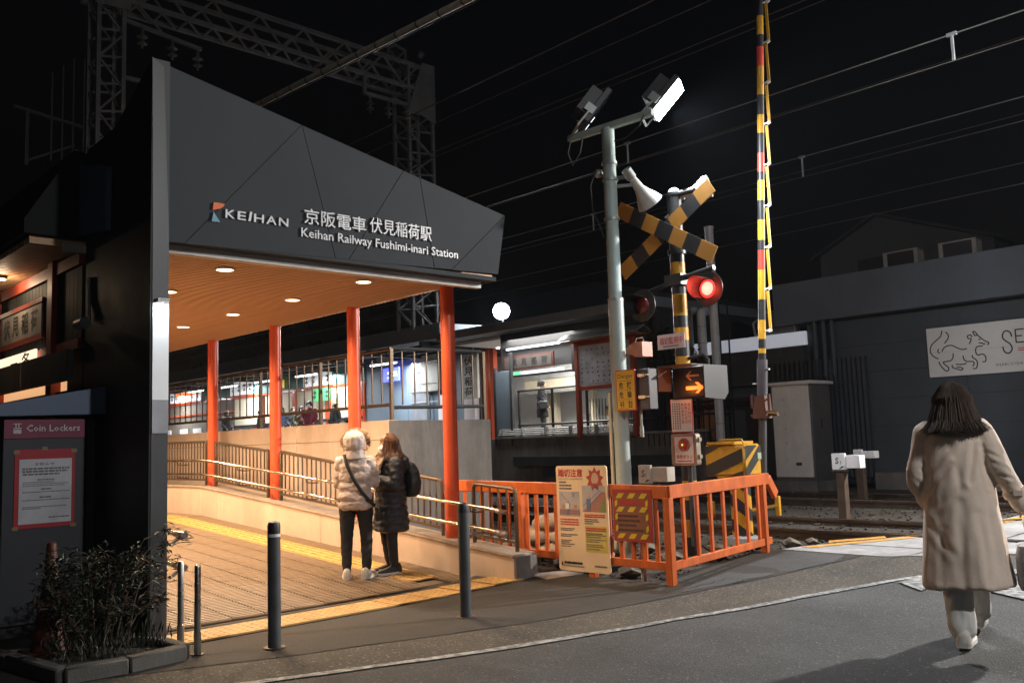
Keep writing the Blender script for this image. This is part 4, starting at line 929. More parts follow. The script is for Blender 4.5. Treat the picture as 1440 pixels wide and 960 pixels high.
# emergency button box
t = thing('emergency_button', 'beige emergency button box with a round red button on the signal post', 'button box', (SX - .15, 6.38, 1.1))
FE = FX(SX - .12, 6.55, 1.10); mb = MB(); plate(mb, M('button box beige', (.30, .24, .18), .5), FE, .35, .36, .08, .03, .04); part(mb, 'box', t)
mb = MB(); plate(mb, redink, FE, .275, .315, .003, 0, .121, .045, .02); plate(mb, signwhite, FE, .258, .298, .002, 0, .1245, .0535, .0285); part(mb, 'face_plate', t)
c = FE(.19, .235, .125); mb = MB(M('button ring', (.35, .09, .06), .5)); mb.lathe(c, (-1, 0, 0), [(.075, 0), (.075, .015), (.045, .016)], 22); mb.m(red); mb.lathe(c, (-1, 0, 0), [(.045, .015), (.04, .035), (.001, .04)], 18); part(mb, 'button', t)
mb = MB(E('button led', (.6, 1.0, .1), 1.0, False)); mb.ball(c + V((-.04, 0, 0)), (.006, .012, .012), 8, 6); part(mb, 'indicator_led', t)
mb = MB(); txt(mb, redink, FE, '非常ボタン', .075, .075, .22, .05, .128, .02); dashes(mb, redink, FE, .08, .045, .29, .012, .128, .1); part(mb, 'lettering', t, smooth=False)
mb = MB(M('latch beige', (.34, .28, .2), .5)); mb.fbox(FE, .35, .08, .37, .12, .04, .09); mb.fbox(FE, .35, .27, .37, .31, .04, .09); mb.fbox(FE, -.02, .17, 0, .21, .04, .09); part(mb, 'latch', t)
mb = MB(darkgrey); mb.tube([(SX - .19, 6.34, 1.1), (SX - .19, 6.34, .2)], .03, 10); part(mb, 'support_tube', t)
horn('pale horn loudspeaker behind the top of the crossbuck', (8.85, 6.40, 4.30), (.35, -.85, .18), .30, .13)
t = thing('signal_bell', 'white electric bell on top of the crossing signal post', 'bell', (SX, SY, 4.34)); mb = MB(signwhite); mb.ball((SX, SY, 4.335), (.07, .07, .06), 16, 10); part(mb, 'dome', t); mb = MB(black); mb.tube([(SX, SY - .09, 4.30), (SX, SY - .30, 4.30)], .03, 8); part(mb, 'clapper_box', t)

# grey conduit poles behind the signal
for x, y, z0, z1, r, l in ((18.30, 13.30, 3.3, 4.45, .09, 'shorter grey conduit stub on the low dark wing right of the crossing signal'), (18.30, 12.94, 3.3, 4.40, .11, 'thicker grey conduit stub on the low dark wing under the red lamp'), (17.0, 11.68, .1, 6.0, .095, 'tall slim grey pole between signal and barrier')):
    t = thing('conduit_pole', l, 'pole', (x, y, .1), 'grey conduit poles behind the signal'); mb = MB(M('conduit grey', (.55, .55, .57), .5, var=.1))
    if z1 > 5: mb.tube([(x, y, z0), (x, y, z1)], r, 14); mb.lathe((x, y, z1), (0, 0, 1), [(r + .012, 0), (r + .012, .05), (.01, .06)], 14)
    else: mb.tube([(x, y, z0), (x, y, z1 - .12), (x + .02, y + .0, z1 - .03), (x + .12, y + .02, z1 + .02), (x + .3, y + .02, z1 + .02)], r, 14)
    part(mb, 'tube', t); mb = MB(galv)
    for z in ((1.3, 1.65, 2.3) if z1 > 5 else (3.6, 4.0)): mb.lathe((x, y, z), (0, 0, 1), [(r + .008, 0), (r + .008, .025)], 14)
    part(mb, 'band', t)

# ------------------------------------------------------------------ barrier machine and raised arm
BX, BY = 10.05, 6.36; bz = hz(BX)
bm = thing('barrier_machine', 'crossing barrier machine with black diagonal stripes and its tall raised banded arm', 'barrier', (9.75, 6.45, bz))
def stripes(mb, F, w, h, c, n=3, ph=0.0):
    """black diagonal bands clipped to a w x h rectangle"""
    p = (w + h) / n
    for k in range(-2, n + 2):
        s0 = (k + ph) * p; pts = []
        def clip(poly, f):
            o_ = []
            for i in range(len(poly)):
                a, b = poly[i], poly[(i + 1) % len(poly)]; fa, fb = f(a), f(b)
                if fa >= 0: o_.append(a)
                if fa * fb < 0: t_ = fa / (fa - fb); o_.append((lerp(a[0], b[0], t_), lerp(a[1], b[1], t_)))
            return o_
        poly = [(0, 0), (w, 0), (w, h), (0, h)]; g = .62
        poly = clip(poly, lambda q: (q[1] - g * q[0] + g * w) - s0)
        if poly: poly = clip(poly, lambda q: s0 + p * .5 - (q[1] - g * q[0] + g * w))
        if len(poly) >= 3: mb.fpoly(F, poly, c)
mb = MB(yel); mb.box((9.60, 6.28, .92), (9.98, 6.86, 1.31)); part(mb, 'housing', bm, bevel=.03)
mb = MB(black); fx_ = FX(9.597, 6.84, .935); mb.fpoly(fx_, [(0, 0), (.10, 0), (.54, .17), (.54, .33), (0, .12)], .003); mb.fpoly(fx_, [(0, .25), (.24, .36), (0, .36)], .003); mb.fpoly(fx_, [(.34, 0), (.54, 0), (.54, .06)], .003); fy_ = FY(9.62, 6.277, .935); mb.fpoly(fy_, [(0, .18), (.26, .36), (.02, .36), (0, .34)], .003); mb.fpoly(fy_, [(.0, 0), (.06, 0), (.34, .22), (.34, .36), (.32, .36), (0, .08)], .003); part(mb, 'stripe_print', bm, smooth=False, fix=False)
mb = MB(yel); mb.box((9.58, 6.40, 1.31), (10.0, 6.80, 1.345)); mb.tube([(9.6, 6.62, 1.345), (9.6, 6.62, 1.37), (9.6, 6.3, 1.37), (9.6, 6.28, 1.32)], .012, 6); part(mb, 'lid', bm, bevel=.01)
mb = MB(M('label plate', (.32, .42, .30), .5)); mb.box((9.88, 6.27, 1.12), (9.96, 6.276, 1.2)); part(mb, 'label', bm)
mb = MB(); na, nz_ = 32, 44
for i in range(nz_):
    za, zb = lerp(bz - .05, .97, i / nz_), lerp(bz - .05, .97, (i + 1) / nz_)
    for j in range(na):
        a0, a1 = 2 * pi * j / na, 2 * pi * (j + 1) / na
        mb.m(yel if ((za - .10 * cos(a0 - 2.2)) / .15) % 2 < 1 else black)
        mb.add([(9.78 + .125 * cos(a), 6.48 + .125 * sin(a), z) for a, z in ((a0, za), (a1, za), (a1, zb), (a0, zb))], [(0, 1, 2, 3)])
part(mb, 'pedestal', bm); mb = MB(yel); mb.box((9.62, 6.3, .90), (9.96, 6.7, .955)); mb.tube([(9.78, 6.48, .955), (9.78, 6.48, .86)], [.2, .13], 16); part(mb, 'flange', bm)
for p, q in (((9.55, 6.74, .42), (9.60, 6.82, .62)), ((9.98, 6.33, .38), (10.04, 6.39, .58)), ((10.11, 6.16, .42), (10.16, 6.22, .66))): mb = MB(yel); mb.box(p, q); part(mb, 'foot_guard', bm, bevel=.006)
mb = MB(yel); mb.bar((9.8, 6.4, .5), (10.12, 6.2, .55), .03, .03); part(mb, 'guard_strut', bm)
mb = MB(conc_m); mb.tube([(9.78, 6.48, bz - .1), (9.78, 6.48, bz + .02), (9.78, 6.48, bz + .04)], [.24, .22, .16], 16); part(mb, 'footing', bm)
steelbr = M('reddish brown bracket', (.12, .055, .045), .5, .3, var=.25)
ba = bm
def armp(z): return V((10.2, 6.345 - (z - 2.0) * .0645, z))
mb = MB(darkgrey); mb.tube([armp(.85), armp(1.78)], .05, 12); part(mb, 'lower_tube', ba)
mb = MB(M('arm sleeve', (.11, .10, .115), .45, .4)); mb.tube([armp(1.78), armp(2.36)], .066, 16); part(mb, 'sleeve', ba)
mb = MB(steelbr); mb.prism([armp(1.62) + V((-.07, .10, 0)), armp(1.62) + V((-.07, -.10, 0)), armp(1.9) + V((-.07, -.07, 0)), armp(1.9) + V((-.07, .07, 0))], (.14, 0, 0))
mb.bar(armp(1.66) + V((0, .16, 0)), armp(1.66) + V((0, -.22, 0)), .05, .03); mb.tube([armp(1.92) + V((-.05, .12, 0)), armp(1.75) + V((-.05, .11, 0))], .025, 8); mb.tube([armp(1.92) + V((-.05, -.12, 0)), armp(1.72) + V((-.05, -.13, 0))], .02, 8); part(mb, 'pivot_bracket', ba, smooth=False)
mb = MB(steel)
for z, s_ in ((2.22, -1), (2.05, 1), (1.85, -1)): mb.tube([armp(z), armp(z) + V((-.03, s_ * .12, .01))], .014, 8)
mb.tube([armp(1.7) + V((-.04, -.1, 0)), armp(1.66) + V((-.04, -.24, .02))], .02, 8); part(mb, 'pins', ba)
bands = [(2.36, 2.44, 0), (2.44, 2.50, 1), (2.50, 2.62, 0), (2.62, 2.86, 1), (2.86, 3.12, 0), (3.12, 3.38, 1), (3.38, 3.50, 1), (3.50, 3.75, 2), (3.75, 3.88, 0), (3.88, 4.14, 1), (4.14, 4.39, 0), (4.39, 4.65, 1), (4.65, 4.76, 0), (4.76, 5.0, 2), (5.0, 5.26, 0), (5.26, 5.5, 1), (5.5, 5.76, 0), (5.76, 6.02, 1), (6.02, 6.14, 1), (6.14, 6.39, 2), (6.39, 6.55, 0), (6.55, 6.8, 1), (6.8, 7.05, 0), (7.05, 7.3, 1), (7.3, 7.55, 0), (7.55, 7.8, 2)]
mb = MB()
for a, b, c_ in bands: mb.m((black, yel, redband)[c_]); mb.tube([armp(a), armp(b)], .047 - .001 * (a - 2.4), 14, cap=False)
part(mb, 'banded_arm', ba)
z = 2.72
k = 0
while z < 7.3:
    mb = MB(yel); p = armp(z) + V((.0, -.125, 0)); q = armp(z + .50) + V((0, -.085, 0)); mb.bar(p, q, .010, .036, up=(0, 1, 0)); part(mb, 'counter_strip', ba, smooth=False)
    mb = MB(signwhite); mb.bar(p + V((0, .0, -.02)), p + V((0, .015, .02)), .016, .042, up=(0, 1, 0)); mb.bar(p + V((0, .11, 0)), p, .015, .02); part(mb, 'clip', ba, smooth=False); z += .53

# ------------------------------------------------------------------ numbered track markers
def marker(label, x, y, z, ch, sub, w=.21, h=.24, w2=.24, post=True, dim=False):
    t = thing('track_marker', label, 'marker', (x, y - .1, hz(x)), 'numbered track markers')
    m_ = M('marker white dim', (.42, .36, .31), .6) if dim else signwhite
    mb = MB(m_); mb.box((x, y - w, z), (x + .05, y, z + h)); part(mb, 'number_plate', t, bevel=.006)
    F = FX(x - .001, y, z); mb = MB()
    if ch: txt(mb, ink, F, ch, w * .28, h * .35, None, h * .40, .003, .015); txt(mb, ink, F, sub, w * .62, h * .33, None, h * .22, .003)
    if ch: mb.m(ink); mb.fpoly(F, [(w * .55, .01), (w * .98, .05), (w * .75, .055), (w * .6, .03)], .003); part(mb, 'lettering', t, smooth=False)
    mb = MB(m_); mb.box((x + .03, y - w - w2, z + .02), (x + .20, y - w + .0, z + h - .03)); part(mb, 'side_box', t, bevel=.006)
    mb = MB(rust); mb.bar((x + .08, y - w * .5, hz(x) - .1), (x + .08, y - w * .5, z - .003), .12, .12); mb.box((x - .0, y - w - .02, z - .025), (x + .16, y + .02, z - .002)); part(mb, 'post', t)
marker('beige marker S1 behind the left wing of the orange fence', 9.5, 7.85, .83, 'S', '1', .20, .24, .25, True, True)
marker('white marker S3 between the tracks', 12.7, 6.82, .86, 'S', '3', .21, .24, .21)
marker('plain white marker half hidden behind the S3 marker', 14.9, 7.60, .93, '', '', .16, .17, .2)
marker('white marker at the right edge behind the walking woman', 12.9, 4.24, .95, 'S', '', .2, .2, .2)
# ------------------------------------------------------------------ near platform: concrete wall with railing
t = thing('platform_wall', 'long beige concrete platform wall behind the ramp with a grey end face', 'wall', (7.6, 10.8, 0))
ys = [10.8, 13.4, 16.2, 19.2, 22.4, 26, 30, 36]
for a, b in zip(ys, ys[1:]):
    mb = MB(wallplaster); mb.box((7.6, a + (.004 if a > 11 else 0), -.1), (7.8, b - .004, 1.80)); part(mb, 'wall_panel', t, bevel=.01)
mb = MB(wallgrey); mb.box((7.602, 10.79, -.1), (9.52, 10.80, 1.79)); mb.box((7.8, 10.80, -.1), (9.52, 10.98, 1.79)); part(mb, 'end_wall', t)
mb = MB(wallgrey); mb.box((7.8, 11.0, -.1), (9.3, 36, 1.22)); part(mb, 'platform_slab', t)
mb = MB(dark_joint)
for a, b in zip(ys, ys[1:]): mb.box((7.597, a, 1.52), (7.6, b, 1.526))
part(mb, 'wall_groove', t)
t = thing('platform_railing', 'tall brown bar railing on top of the near platform wall', 'railing', (7.7, 10.8, 1.8))
yp = [10.86, 12.8, 14.8, 16.9, 19.0, 21.2, 23.6, 26, 28.6]
for y in yp: mb = MB(bronze); mb.bar((7.7, y, 1.78), (7.7, y, 2.83), .05, .05); part(mb, 'post', t)
for z, r in ((2.82, .03), (2.02, .024)): mb = MB(bronze); mb.tube([(7.7, 10.86, z), (7.7, 28.6, z)], r, 8); part(mb, 'rail', t)
bl = MB(bronze); bl.bar((0, 0, 2.02), (0, 0, 2.80), .018, .018); bme = bl.mesh('baluster', False)
for a, b in zip(yp, yp[1:]):
    n = 8
    for k in range(1, n): link('baluster', bme, t, (7.7, lerp(a, b, k / n), 0))
for x in (8.6, 9.5): mb = MB(bronze); mb.bar((x, 10.9, 1.78), (x, 10.9, 2.86), .05, .05) if x > 9 else mb.bar((x, 10.9, 2.0), (x, 10.9, 2.84), .02, .02); part(mb, 'post', t)
mb = MB(darkgrey); mb.tube([(7.7, 10.9, 2.84), (9.44, 10.9, 2.86), (9.5, 10.9, 2.82)], .028, 8); mb.tube([(7.7, 10.9, 1.98), (9.5, 10.9, 2.0)], .026, 8); part(mb, 'end_rail', t)
for k in range(1, 8): link('baluster', bme, t, (7.7 + k * .225, 10.9, 0))

# ------------------------------------------------------------------ far platform
fp = thing('far_platform', 'far platform with a dark concrete edge across the tracks', 'platform', (17.4, 20, .3))
plat = M('platform paving', (.24, .235, .23), .8, var=.15, scale=2)
mb = MB(plat); mb.box((17.42, 14, .2), (30, 62, 1.45)); part(mb, 'deck', fp)
for a, b in ((12.2, 14.4), (14.41, 16.8), (16.81, 19.4), (19.41, 22), (22.01, 25), (25.01, 28), (28.01, 31.5)):
    mb = MB(wallgrey); mb.box((17.36, a, .1), (17.42, b, 1.50 if a < 19.5 else 1.45)); part(mb, 'edge_panel', fp, bevel=.01)
mb = MB(M('pale coping', (.30, .29, .27), .8, stain=.3)); mb.box((17.30, 12.2, 1.50), (17.55, 19.4, 1.56)); part(mb, 'coping', fp)
mb = MB(darkgrey); mb.box((17.2, 12.5, .75), (17.36, 18.6, 1.0)); mb.box((17.25, 13, .5), (17.36, 17.5, .7)); part(mb, 'cable_trough', fp)
t = thing('conduit_bundle', 'bundle of pale horizontal conduits along the far platform edge', 'pipes', (17.3, 16.5, 1.6))
for k in range(4):
    mb = MB(M('bare conduit', (.55, .56, .56), .4, .4)); mb.tube([(17.32 + .02 * k, 19.3, 1.60 + k * .048), (17.32 + .02 * k, 14.4, 1.58 + k * .048)], .02, 8); part(mb, 'conduit', t)
mb = MB(galv)
for y in (19.1, 18.3, 17.4, 16.5, 15.6, 14.8): mb.box((17.28, y, 1.56), (17.42, y + .03, 1.78))
part(mb, 'saddle', t)
# canopy roof of the far platform
t = thing('platform_canopy', 'long grey canopy roof over the far platform', 'canopy', (18.6, 22, 1.24))
mb = MB(roofm); mb.box((17.35, 21.9, 4.66), (24.5, 62, 5.13)); part(mb, 'roof_slab', t, bevel=.02)
mb = MB(galv); mb.box((17.32, 21.87, 4.62), (24.5, 21.9, 4.67)); mb.box((17.32, 21.87, 4.62), (17.35, 62, 4.67)); part(mb, 'edge_strip', t)
mb = MB(roofm); mb.prism([(17.2, 13.5, 4.52), (17.2, 21.85, 4.52), (17.2, 21.85, 4.76), (17.2, 13.5, 4.76)], (7, 0, 0)); part(mb, 'shop_roof', t)
for y in (24, 29.6, 36, 42, 49): mb = MB(verm); mb.box((19.2, y - .12, 1.24), (19.45, y + .12, 4.66)); part(mb, 'column', t)
mb = MB(darkgrey)
for y in range(23, 60, 3): mb.box((17.5, y, 4.45), (22, y + .12, 4.65))
for x in (17.9, 19.0, 20.4): mb.box((x, 22, 4.52), (x + .1, 60, 4.62))
part(mb, 'ceiling_beam', t)
tube_m = E('fluorescent tube', (.9, .96, 1.0), 9, False)
for i, (y, l) in enumerate(((26.7, 'first'), (32.0, 'second'), (35.5, 'third'), (38.7, 'fourth'), (42.2, 'fifth'), (46.5, 'sixth'), (51.5, 'seventh'))):
    t2 = thing('tube_light', l + ' bright tube light along the far platform counted from the crossing', 'light fitting', (18.6, y, 4.3), 'tube lights under the far canopy')
    mb = MB(tube_m); mb.box((18.55, y - .75, 4.25), (18.65, y + .75, 4.29)); part(mb, 'tube', t2); mb = MB(white); mb.box((18.53, y - .78, 4.29), (18.67, y + .78, 4.34)); mb.box((18.59, y - .4, 4.34), (18.61, y + .4, 4.52)); part(mb, 'housing', t2)
    if i in (0, 1, 3, 5): lamp('tube_lamp', 'AREA', (18.6, y, 4.24), TUBE_W, (.9, .96, 1.0), (18.9, y, 0), .3, parent=t2, sy=3.0)

# shops on the far platform
t = thing('platform_shops', 'row of platform shops with teal fascia above cream walls', 'building', (20, 40, 1.24))
mb = MB(cream); mb.box((20, 29.9, 2.55), (20.2, 41, 3.85)); part(mb, 'cream_wall', t)
mb = MB(M('brown shop front', (.16, .13, .10), .7)); mb.box((20, 41, 1.24), (20.2, 60, 3.85)); part(mb, 'brown_wall', t)
for a, b in ((29.9, 35.5), (35.52, 41.1), (41.12, 47), (47.02, 60)): mb = MB(teal); mb.box((19.95, a, 3.94), (20.2, b, 4.66)); part(mb, 'teal_fascia', t)
mb = MB(verm); mb.box((19.92, 29.9, 3.85), (20.2, 60, 3.94)); part(mb, 'red_line', t)
mb = MB(verm)
mb.box((19.9, 41, 3.25), (20.2, 60, 3.32)); part(mb, 'lower_red_line', t)
for y in (30.1, 32.6, 35.3, 38.2): mb = MB(verm); mb.box((19.9, y - .14, 1.24), (20.18, y + .14, 3.85)); part(mb, 'shop_column', t)
win = M('shop interior', (.35, .33, .30), .6, var=.5, scale=2.0)
for a, b in ((30.3, 32.4), (32.8, 35.1), (35.5, 38.0), (38.4, 41.0)): mb = MB(win); mb.box((20.02, a, 1.24), (20.2, b, 2.54)); part(mb, 'shop_window', t)
mb = MB(black); mb.box((19.88, 30, 2.50), (19.98, 41, 2.58)); part(mb, 'lintel', t)
cols = [(.35, .10, .10), (.6, .6, .56), (.12, .16, .28), (.45, .36, .16), (.6, .56, .5), (.16, .24, .18)]
for k in range(34):
    y = random.uniform(30.3, 40.8); z = random.uniform(1.4, 2.35); mb = MB(M('goods %d' % (k % 6), cols[k % 6], .5)); w = random.uniform(.15, .4); mb.box((19.96, y, z), (20.015, y + w, z + random.uniform(.15, .4))); part(mb, 'display_card', t, smooth=False)
for y in (43.0, 44.6, 46.2, 48.4, 50.5): mb = MB(signwhite); mb.box((19.95, y, 1.6), (20.0, y + 1.0, 2.6)); part(mb, 'shop_sheet', t, smooth=False)
def shopsign(label, y1, y0, z0, z1, m_, x=19.9, n=4, fr=True, marks=True):
    t2 = thing('shop_sign', label, 'sign', (x, (y0 + y1) / 2, z0), 'lit signs on the far platform'); F = FX(x, y1, z0); w = y1 - y0; h = z1 - z0
    mb = MB(); plate(mb, m_, F, w, h, .04); part(mb, 'panel', t2)
    if marks:
        mb = MB()
        for k in range(n):
            a = w * (k + .22) / n; s_ = w / n * .55; mb.m(ink); mb.fq(F, a, h * .62, a + s_, h * .74, .045); mb.fq(F, a + s_ * .4, h * .2, a + s_ * .6, h * .82, .046); mb.fq(F, a + s_ * .1, h * .3, a + s_ * .9, h * .4, .047)
        part(mb, 'lettering', t2, smooth=False)
    if fr: mb = MB(verm); mb.fbox(F, -.06, -.07, w + .06, 0, 0, .05); part(mb, 'frame', t2)
    return t2
ws = E('shop sign white', (.95, .97, 1.0), .38, False)
shopsign('white shop sign with four dark marks on the teal fascia, left of the third column', 41.2, 38.9, 4.0, 4.62, ws)
shopsign('white shop sign with four dark marks, between the second and third columns', 34.4, 32.2, 3.97, 4.5, ws, 19.9, 4)
shopsign('broad white shop board at the far left of the teal fascia', 48.2, 44.4, 4.0, 4.5, ws, 19.85, 6)
shopsign('thin glowing orange strip sign at the far left', 47.0, 44.9, 4.28, 4.45, E('orange strip', (1, .22, .04), 1.1, False), 19.7, 1, False, False)
shopsign('green hanging shop banner beside the second column', 33.2, 31.8, 3.30, 3.82, E('green banner', (.05, .30, .10), .16, False), 19.6, 3, False)
shopsign('small yellow shop sign near the third column', 37.0, 35.9, 4.05, 4.4, E('yellow sign', (.9, .6, .05), .6, False), 19.8, 2, False)
t2 = shopsign('glowing blue sign with white marks next to the platform lift', 28.1, 27.1, 3.75, 4.25, E('blue sign', (.08, .10, .9), 2.4, False), 19.6, 1, False, False)
mb = MB(E('white glow', (.9, .95, 1), 3, False)); F = FX(19.55, 28.1, 3.75)
mb.fq(F, .30, .28, .85, .34, .002); mb.fq(F, .38, .18, .92, .23, .002); mb.fq(F, .28, .12, .60, .15, .002); part(mb, 'lettering', t2)

# service block with vertical sign at the platform end
t = thing('platform_service_block', 'blue grey service block with wall conduits at the end of the far platform', 'building', (20, 26, 1.24))
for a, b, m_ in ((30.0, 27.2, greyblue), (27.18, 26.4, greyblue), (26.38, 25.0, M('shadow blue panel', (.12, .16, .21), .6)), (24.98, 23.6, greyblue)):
    mb = MB(m_); mb.box((20, b, 1.24), (20.15, a, 4.55 if a > 27 else 4.6)); part(mb, 'wall_panel', t, bevel=.008)
mb = MB(M('service grey', (.19, .20, .22), .6, stain=.2)); mb.box((19.9, 25.9, 1.24), (20.0, 26.8, 4.6)); part(mb, 'pilaster', t)
mb = MB(galv)
for y in (25.75, 25.2, 24.6): mb.tube([(19.86, y, 1.3), (19.86, y, 4.5)], .03, 6)
for z in (2.9, 3.3, 4.0): mb.tube([(19.86, 26.9, z), (19.86, 24.5, z)], .02, 6)
part(mb, 'conduit', t)
mb = MB(signwhite); mb.box((19.8, 24.75, 1.24), (20, 25.15, 3.1)); part(mb, 'white_locker', t); mb = MB(signwhite); mb.box((19.8, 23.2, 1.24), (20, 23.75, 2.95)); part(mb, 'white_door', t)
t = thing('display_case', 'blank grey display case with barred front beside the vertical station sign', 'display case', (19.8, 25.5, 3.2)); mb = MB(M('case beige', (.33, .31, .28), .6)); mb.box((19.72, 25.0, 3.25), (19.86, 26.0, 4.55)); part(mb, 'body', t, bevel=.02)
for z in (3.55, 4.3): mb = MB(steel); mb.tube([(19.70, 26.05, z), (19.70, 24.95, z)], .02, 6); part(mb, 'bar', t)
t = thing('vertical_station_sign', 'tall white station sign with four black characters one above the other', 'sign', (19.5, 23.6, 2.9)); F = FX(19.5, 23.42, 2.86)
mb = MB(); plate(mb, M('sign cream', (.52, .49, .44), .5), F, .86, 1.46, .10, .02); part(mb, 'panel', t, bevel=.01)
mb = MB(); vtxt(mb, ink, F, '伏見稲荷', .20, .06, .46, 1.34, .104, .02); part(mb, 'lettering', t, smooth=False); mb = MB(galv); mb.fbox(F, .2, 1.46, .24, 1.8, .04, .08); mb.fbox(F, .62, 1.46, .66, 1.8, .04, .08); part(mb, 'hanger', t)
for i, y in enumerate((22.35, 22.72)):
    t = thing('red_gate_post', ('slim vermilion post nearer the name board', 'slim vermilion post nearer the vertical station sign')[i], 'post', (19.9, y, 1.24), 'vermilion posts at the platform end'); mb = MB(verm); mb.box((19.85, y - .09, 1.24), (20.02, y + .09, 4.45)); part(mb, 'shaft', t); mb = MB(darkgrey); mb.box((19.82, y - .12, 1.24), (20.05, y + .12, 1.4)); part(mb, 'foot', t)
t = thing('end_screen', 'tall plain blue grey screen standing at the platform end', 'screen', (17.4, 19.1, 1.24)); mb = MB(greyblue); mb.box((17.38, 18.82, 1.55), (17.46, 19.42, 3.40)); part(mb, 'panel', t, bevel=.01); mb = MB(darkgrey); mb.box((17.36, 18.74, 1.3), (17.44, 18.82, 3.9)); mb.box((17.36, 19.42, 1.3), (17.44, 19.50, 3.5)); part(mb, 'post', t)
# bright shop hall
t = thing('bright_station_hall', 'brightly lit white station hall behind the far railing', 'building', (20, 18, 1.24))
mb = MB(white); mb.box((21.6, 13.8, 1.24), (21.7, 25.0, 4.4)); mb.box((17.9, 13.8, 4.40), (21.7, 21.8, 4.5)); mb.box((17.9, 13.72, 1.24), (21.7, 13.8, 4.4)); part(mb, 'white_wall', t); mb = MB(M('dark end wall', (.035, .034, .033), .8)); mb.box((17.42, 13.6, 1.24), (21.8, 13.715, 4.9)); part(mb, 'end_wall', t)
mb = MB(cream); mb.box((20.4, 14.5, 2.98), (21.6, 21.4, 3.34)); part(mb, 'soffit_band', t)
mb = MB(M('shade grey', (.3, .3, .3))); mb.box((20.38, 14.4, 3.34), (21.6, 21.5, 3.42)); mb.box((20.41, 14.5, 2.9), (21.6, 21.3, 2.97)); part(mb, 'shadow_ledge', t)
mb = MB(cream)
for y in (20.9, 20.5, 18.9, 15.9, 15.4): mb.box((20.9, y, 1.24), (21.1, y + .16, 2.95))
part(mb, 'pier', t)
for k in range(26):
    y = random.uniform(17.0, 19.6); z = random.uniform(1.5, 2.6); mb = MB(M('goods %d' % (k % 6), cols[k % 6])); mb.box((21.5, y, z), (21.58, y + random.uniform(.1, .28), z + random.uniform(.08, .28))); part(mb, 'display_card', t, smooth=False)
mb = MB(M('timetable', (.6, .6, .6))); mb.box((20.8, 15.9, 2.3), (20.85, 16.9, 2.95)); part(mb, 'timetable', t); mb = MB(inkgrey)
for k in range(5): mb.box((20.78, 15.95 + k * .2, 2.32), (20.8, 15.965 + k * .2, 2.92))
for k in range(4): mb.box((20.775, 15.92, 2.4 + k * .15), (20.795, 16.88, 2.41 + k * .15))
part(mb, 'timetable_grid', t)
lamp('hall_lamp', 'AREA', (19.9, 18, 4.36), HALL_W, (1.0, .97, .92), (20.0, 18, 0), 2.6, parent=t, sy=6.5)
for i, y in enumerate((20.3, 17.6, 15.2)): 
    mb = MB(E('hall ceiling light', (1, .98, .94), 5, False)); mb.box((19.4, y, 4.36), (19.7, y + 1.3, 4.39)); part(mb, 'ceiling_panel_light', t)
mb = MB(M('valance dark', (.04, .04, .042), .7)); mb.box((17.78, 14.3, 3.44), (17.84, 19.6, 4.5)); mb.box((17.72, 13.72, 1.24), (17.78, 14.62, 4.5)); part(mb, 'front_valance', t)
t = thing('station_name_board', 'dark framed station name board hanging above the bright hall', 'sign', (17.6, 18.1, 3.35)); F = FX(17.55, 19.15, 3.40)
mb = MB(); plate(mb, M('board frame brown', (.10, .03, .025), .6), F, 1.95, .40, .06); mb2 = MB(); plate(mb2, M('board greybrown', (.075, .064, .058), .6), F, 1.85, .30, .01, 0, .061, .05, .05); part(mb, 'frame', t); part(mb2, 'panel', t)
mb = MB(); a = .30
for ch in '伏見稲荷': txt(mb, ink, F, ch, a, .09, .24, .22, .075, .03); a += .40
part(mb, 'lettering', t, smooth=False)
mb = MB(E('lit eave strip', (.92, .96, 1.0), 1.6, False)); mb.box((17.62, 17.0, 3.28), (17.7, 18.6, 3.36)); mb.box((17.62, 16.6, 4.0), (17.7, 19.2, 4.06)); part(mb, 'light_strip', t)
mb = MB(E('green lit box', (.25, .9, .45), 1.2, False)); mb.box((17.62, 18.66, 3.28), (17.68, 19.1, 3.37)); part(mb, 'green_light_box', t)
mb = MB(black); mb.box((17.56, 16.6, 3.22), (17.72, 19.4, 3.26)); mb.box((17.56, 16.5, 4.06), (17.74, 19.4, 4.12)); mb.box((17.57, 16.45, 3.2), (17.7, 16.6, 4.1)); part(mb, 'gate_beam', t)
t = thing('hall_railing', 'black railing in front of the bright station hall', 'railing', (17.5, 16.5, 1.55))
for z in (2.80, 1.85): mb = MB(black); mb.tube([(17.5, 18.65, z), (17.5, 12.6, z + .02)], .03, 8); part(mb, 'rail', t)
for y in (18.6, 17.3, 16.05, 14.2, 12.6): mb = MB(black); mb.bar((17.5, y, 1.5), (17.5, y, 2.82), .05, .05); part(mb, 'post', t)
mb = MB(black)
for k in range(34): mb.bar((17.75, 12.7 + k * .105, 1.6), (17.75, 12.7 + k * .105, 2.45), .015, .015)
part(mb, 'inner_bars', t)
t = thing('notice_board', 'red framed station notice board under a small roof', 'notice board', (17.35, 15.2, 1.5))
for y in (16.14, 14.28): mb = MB(vermd); mb.box((17.24, y - .06, 1.45), (17.36, y + .06, 3.95)); part(mb, 'post', t, bevel=.008)
for z in (3.80, 2.66): mb = MB(vermd); mb.box((17.25, 14.2, z), (17.35, 16.2, z + .11)); part(mb, 'cross_beam', t, bevel=.008)
mb = MB(M('notice white', (.50, .50, .53), .45)); mb.box((17.27, 14.34, 2.77), (17.31, 16.08, 3.80)); part(mb, 'panel', t)
F = FX(17.268, 16.08, 2.77); mb = MB(M('notice pale', (.60, .60, .66), .45)); mb.fpoly(F, [(.85 + .48 * cos(k * pi / 10), .30 + .42 * sin(k * pi / 10)) for k in range(11)] + [(.37, .05), (1.33, .05)], .0015); mb.m(inkgrey)
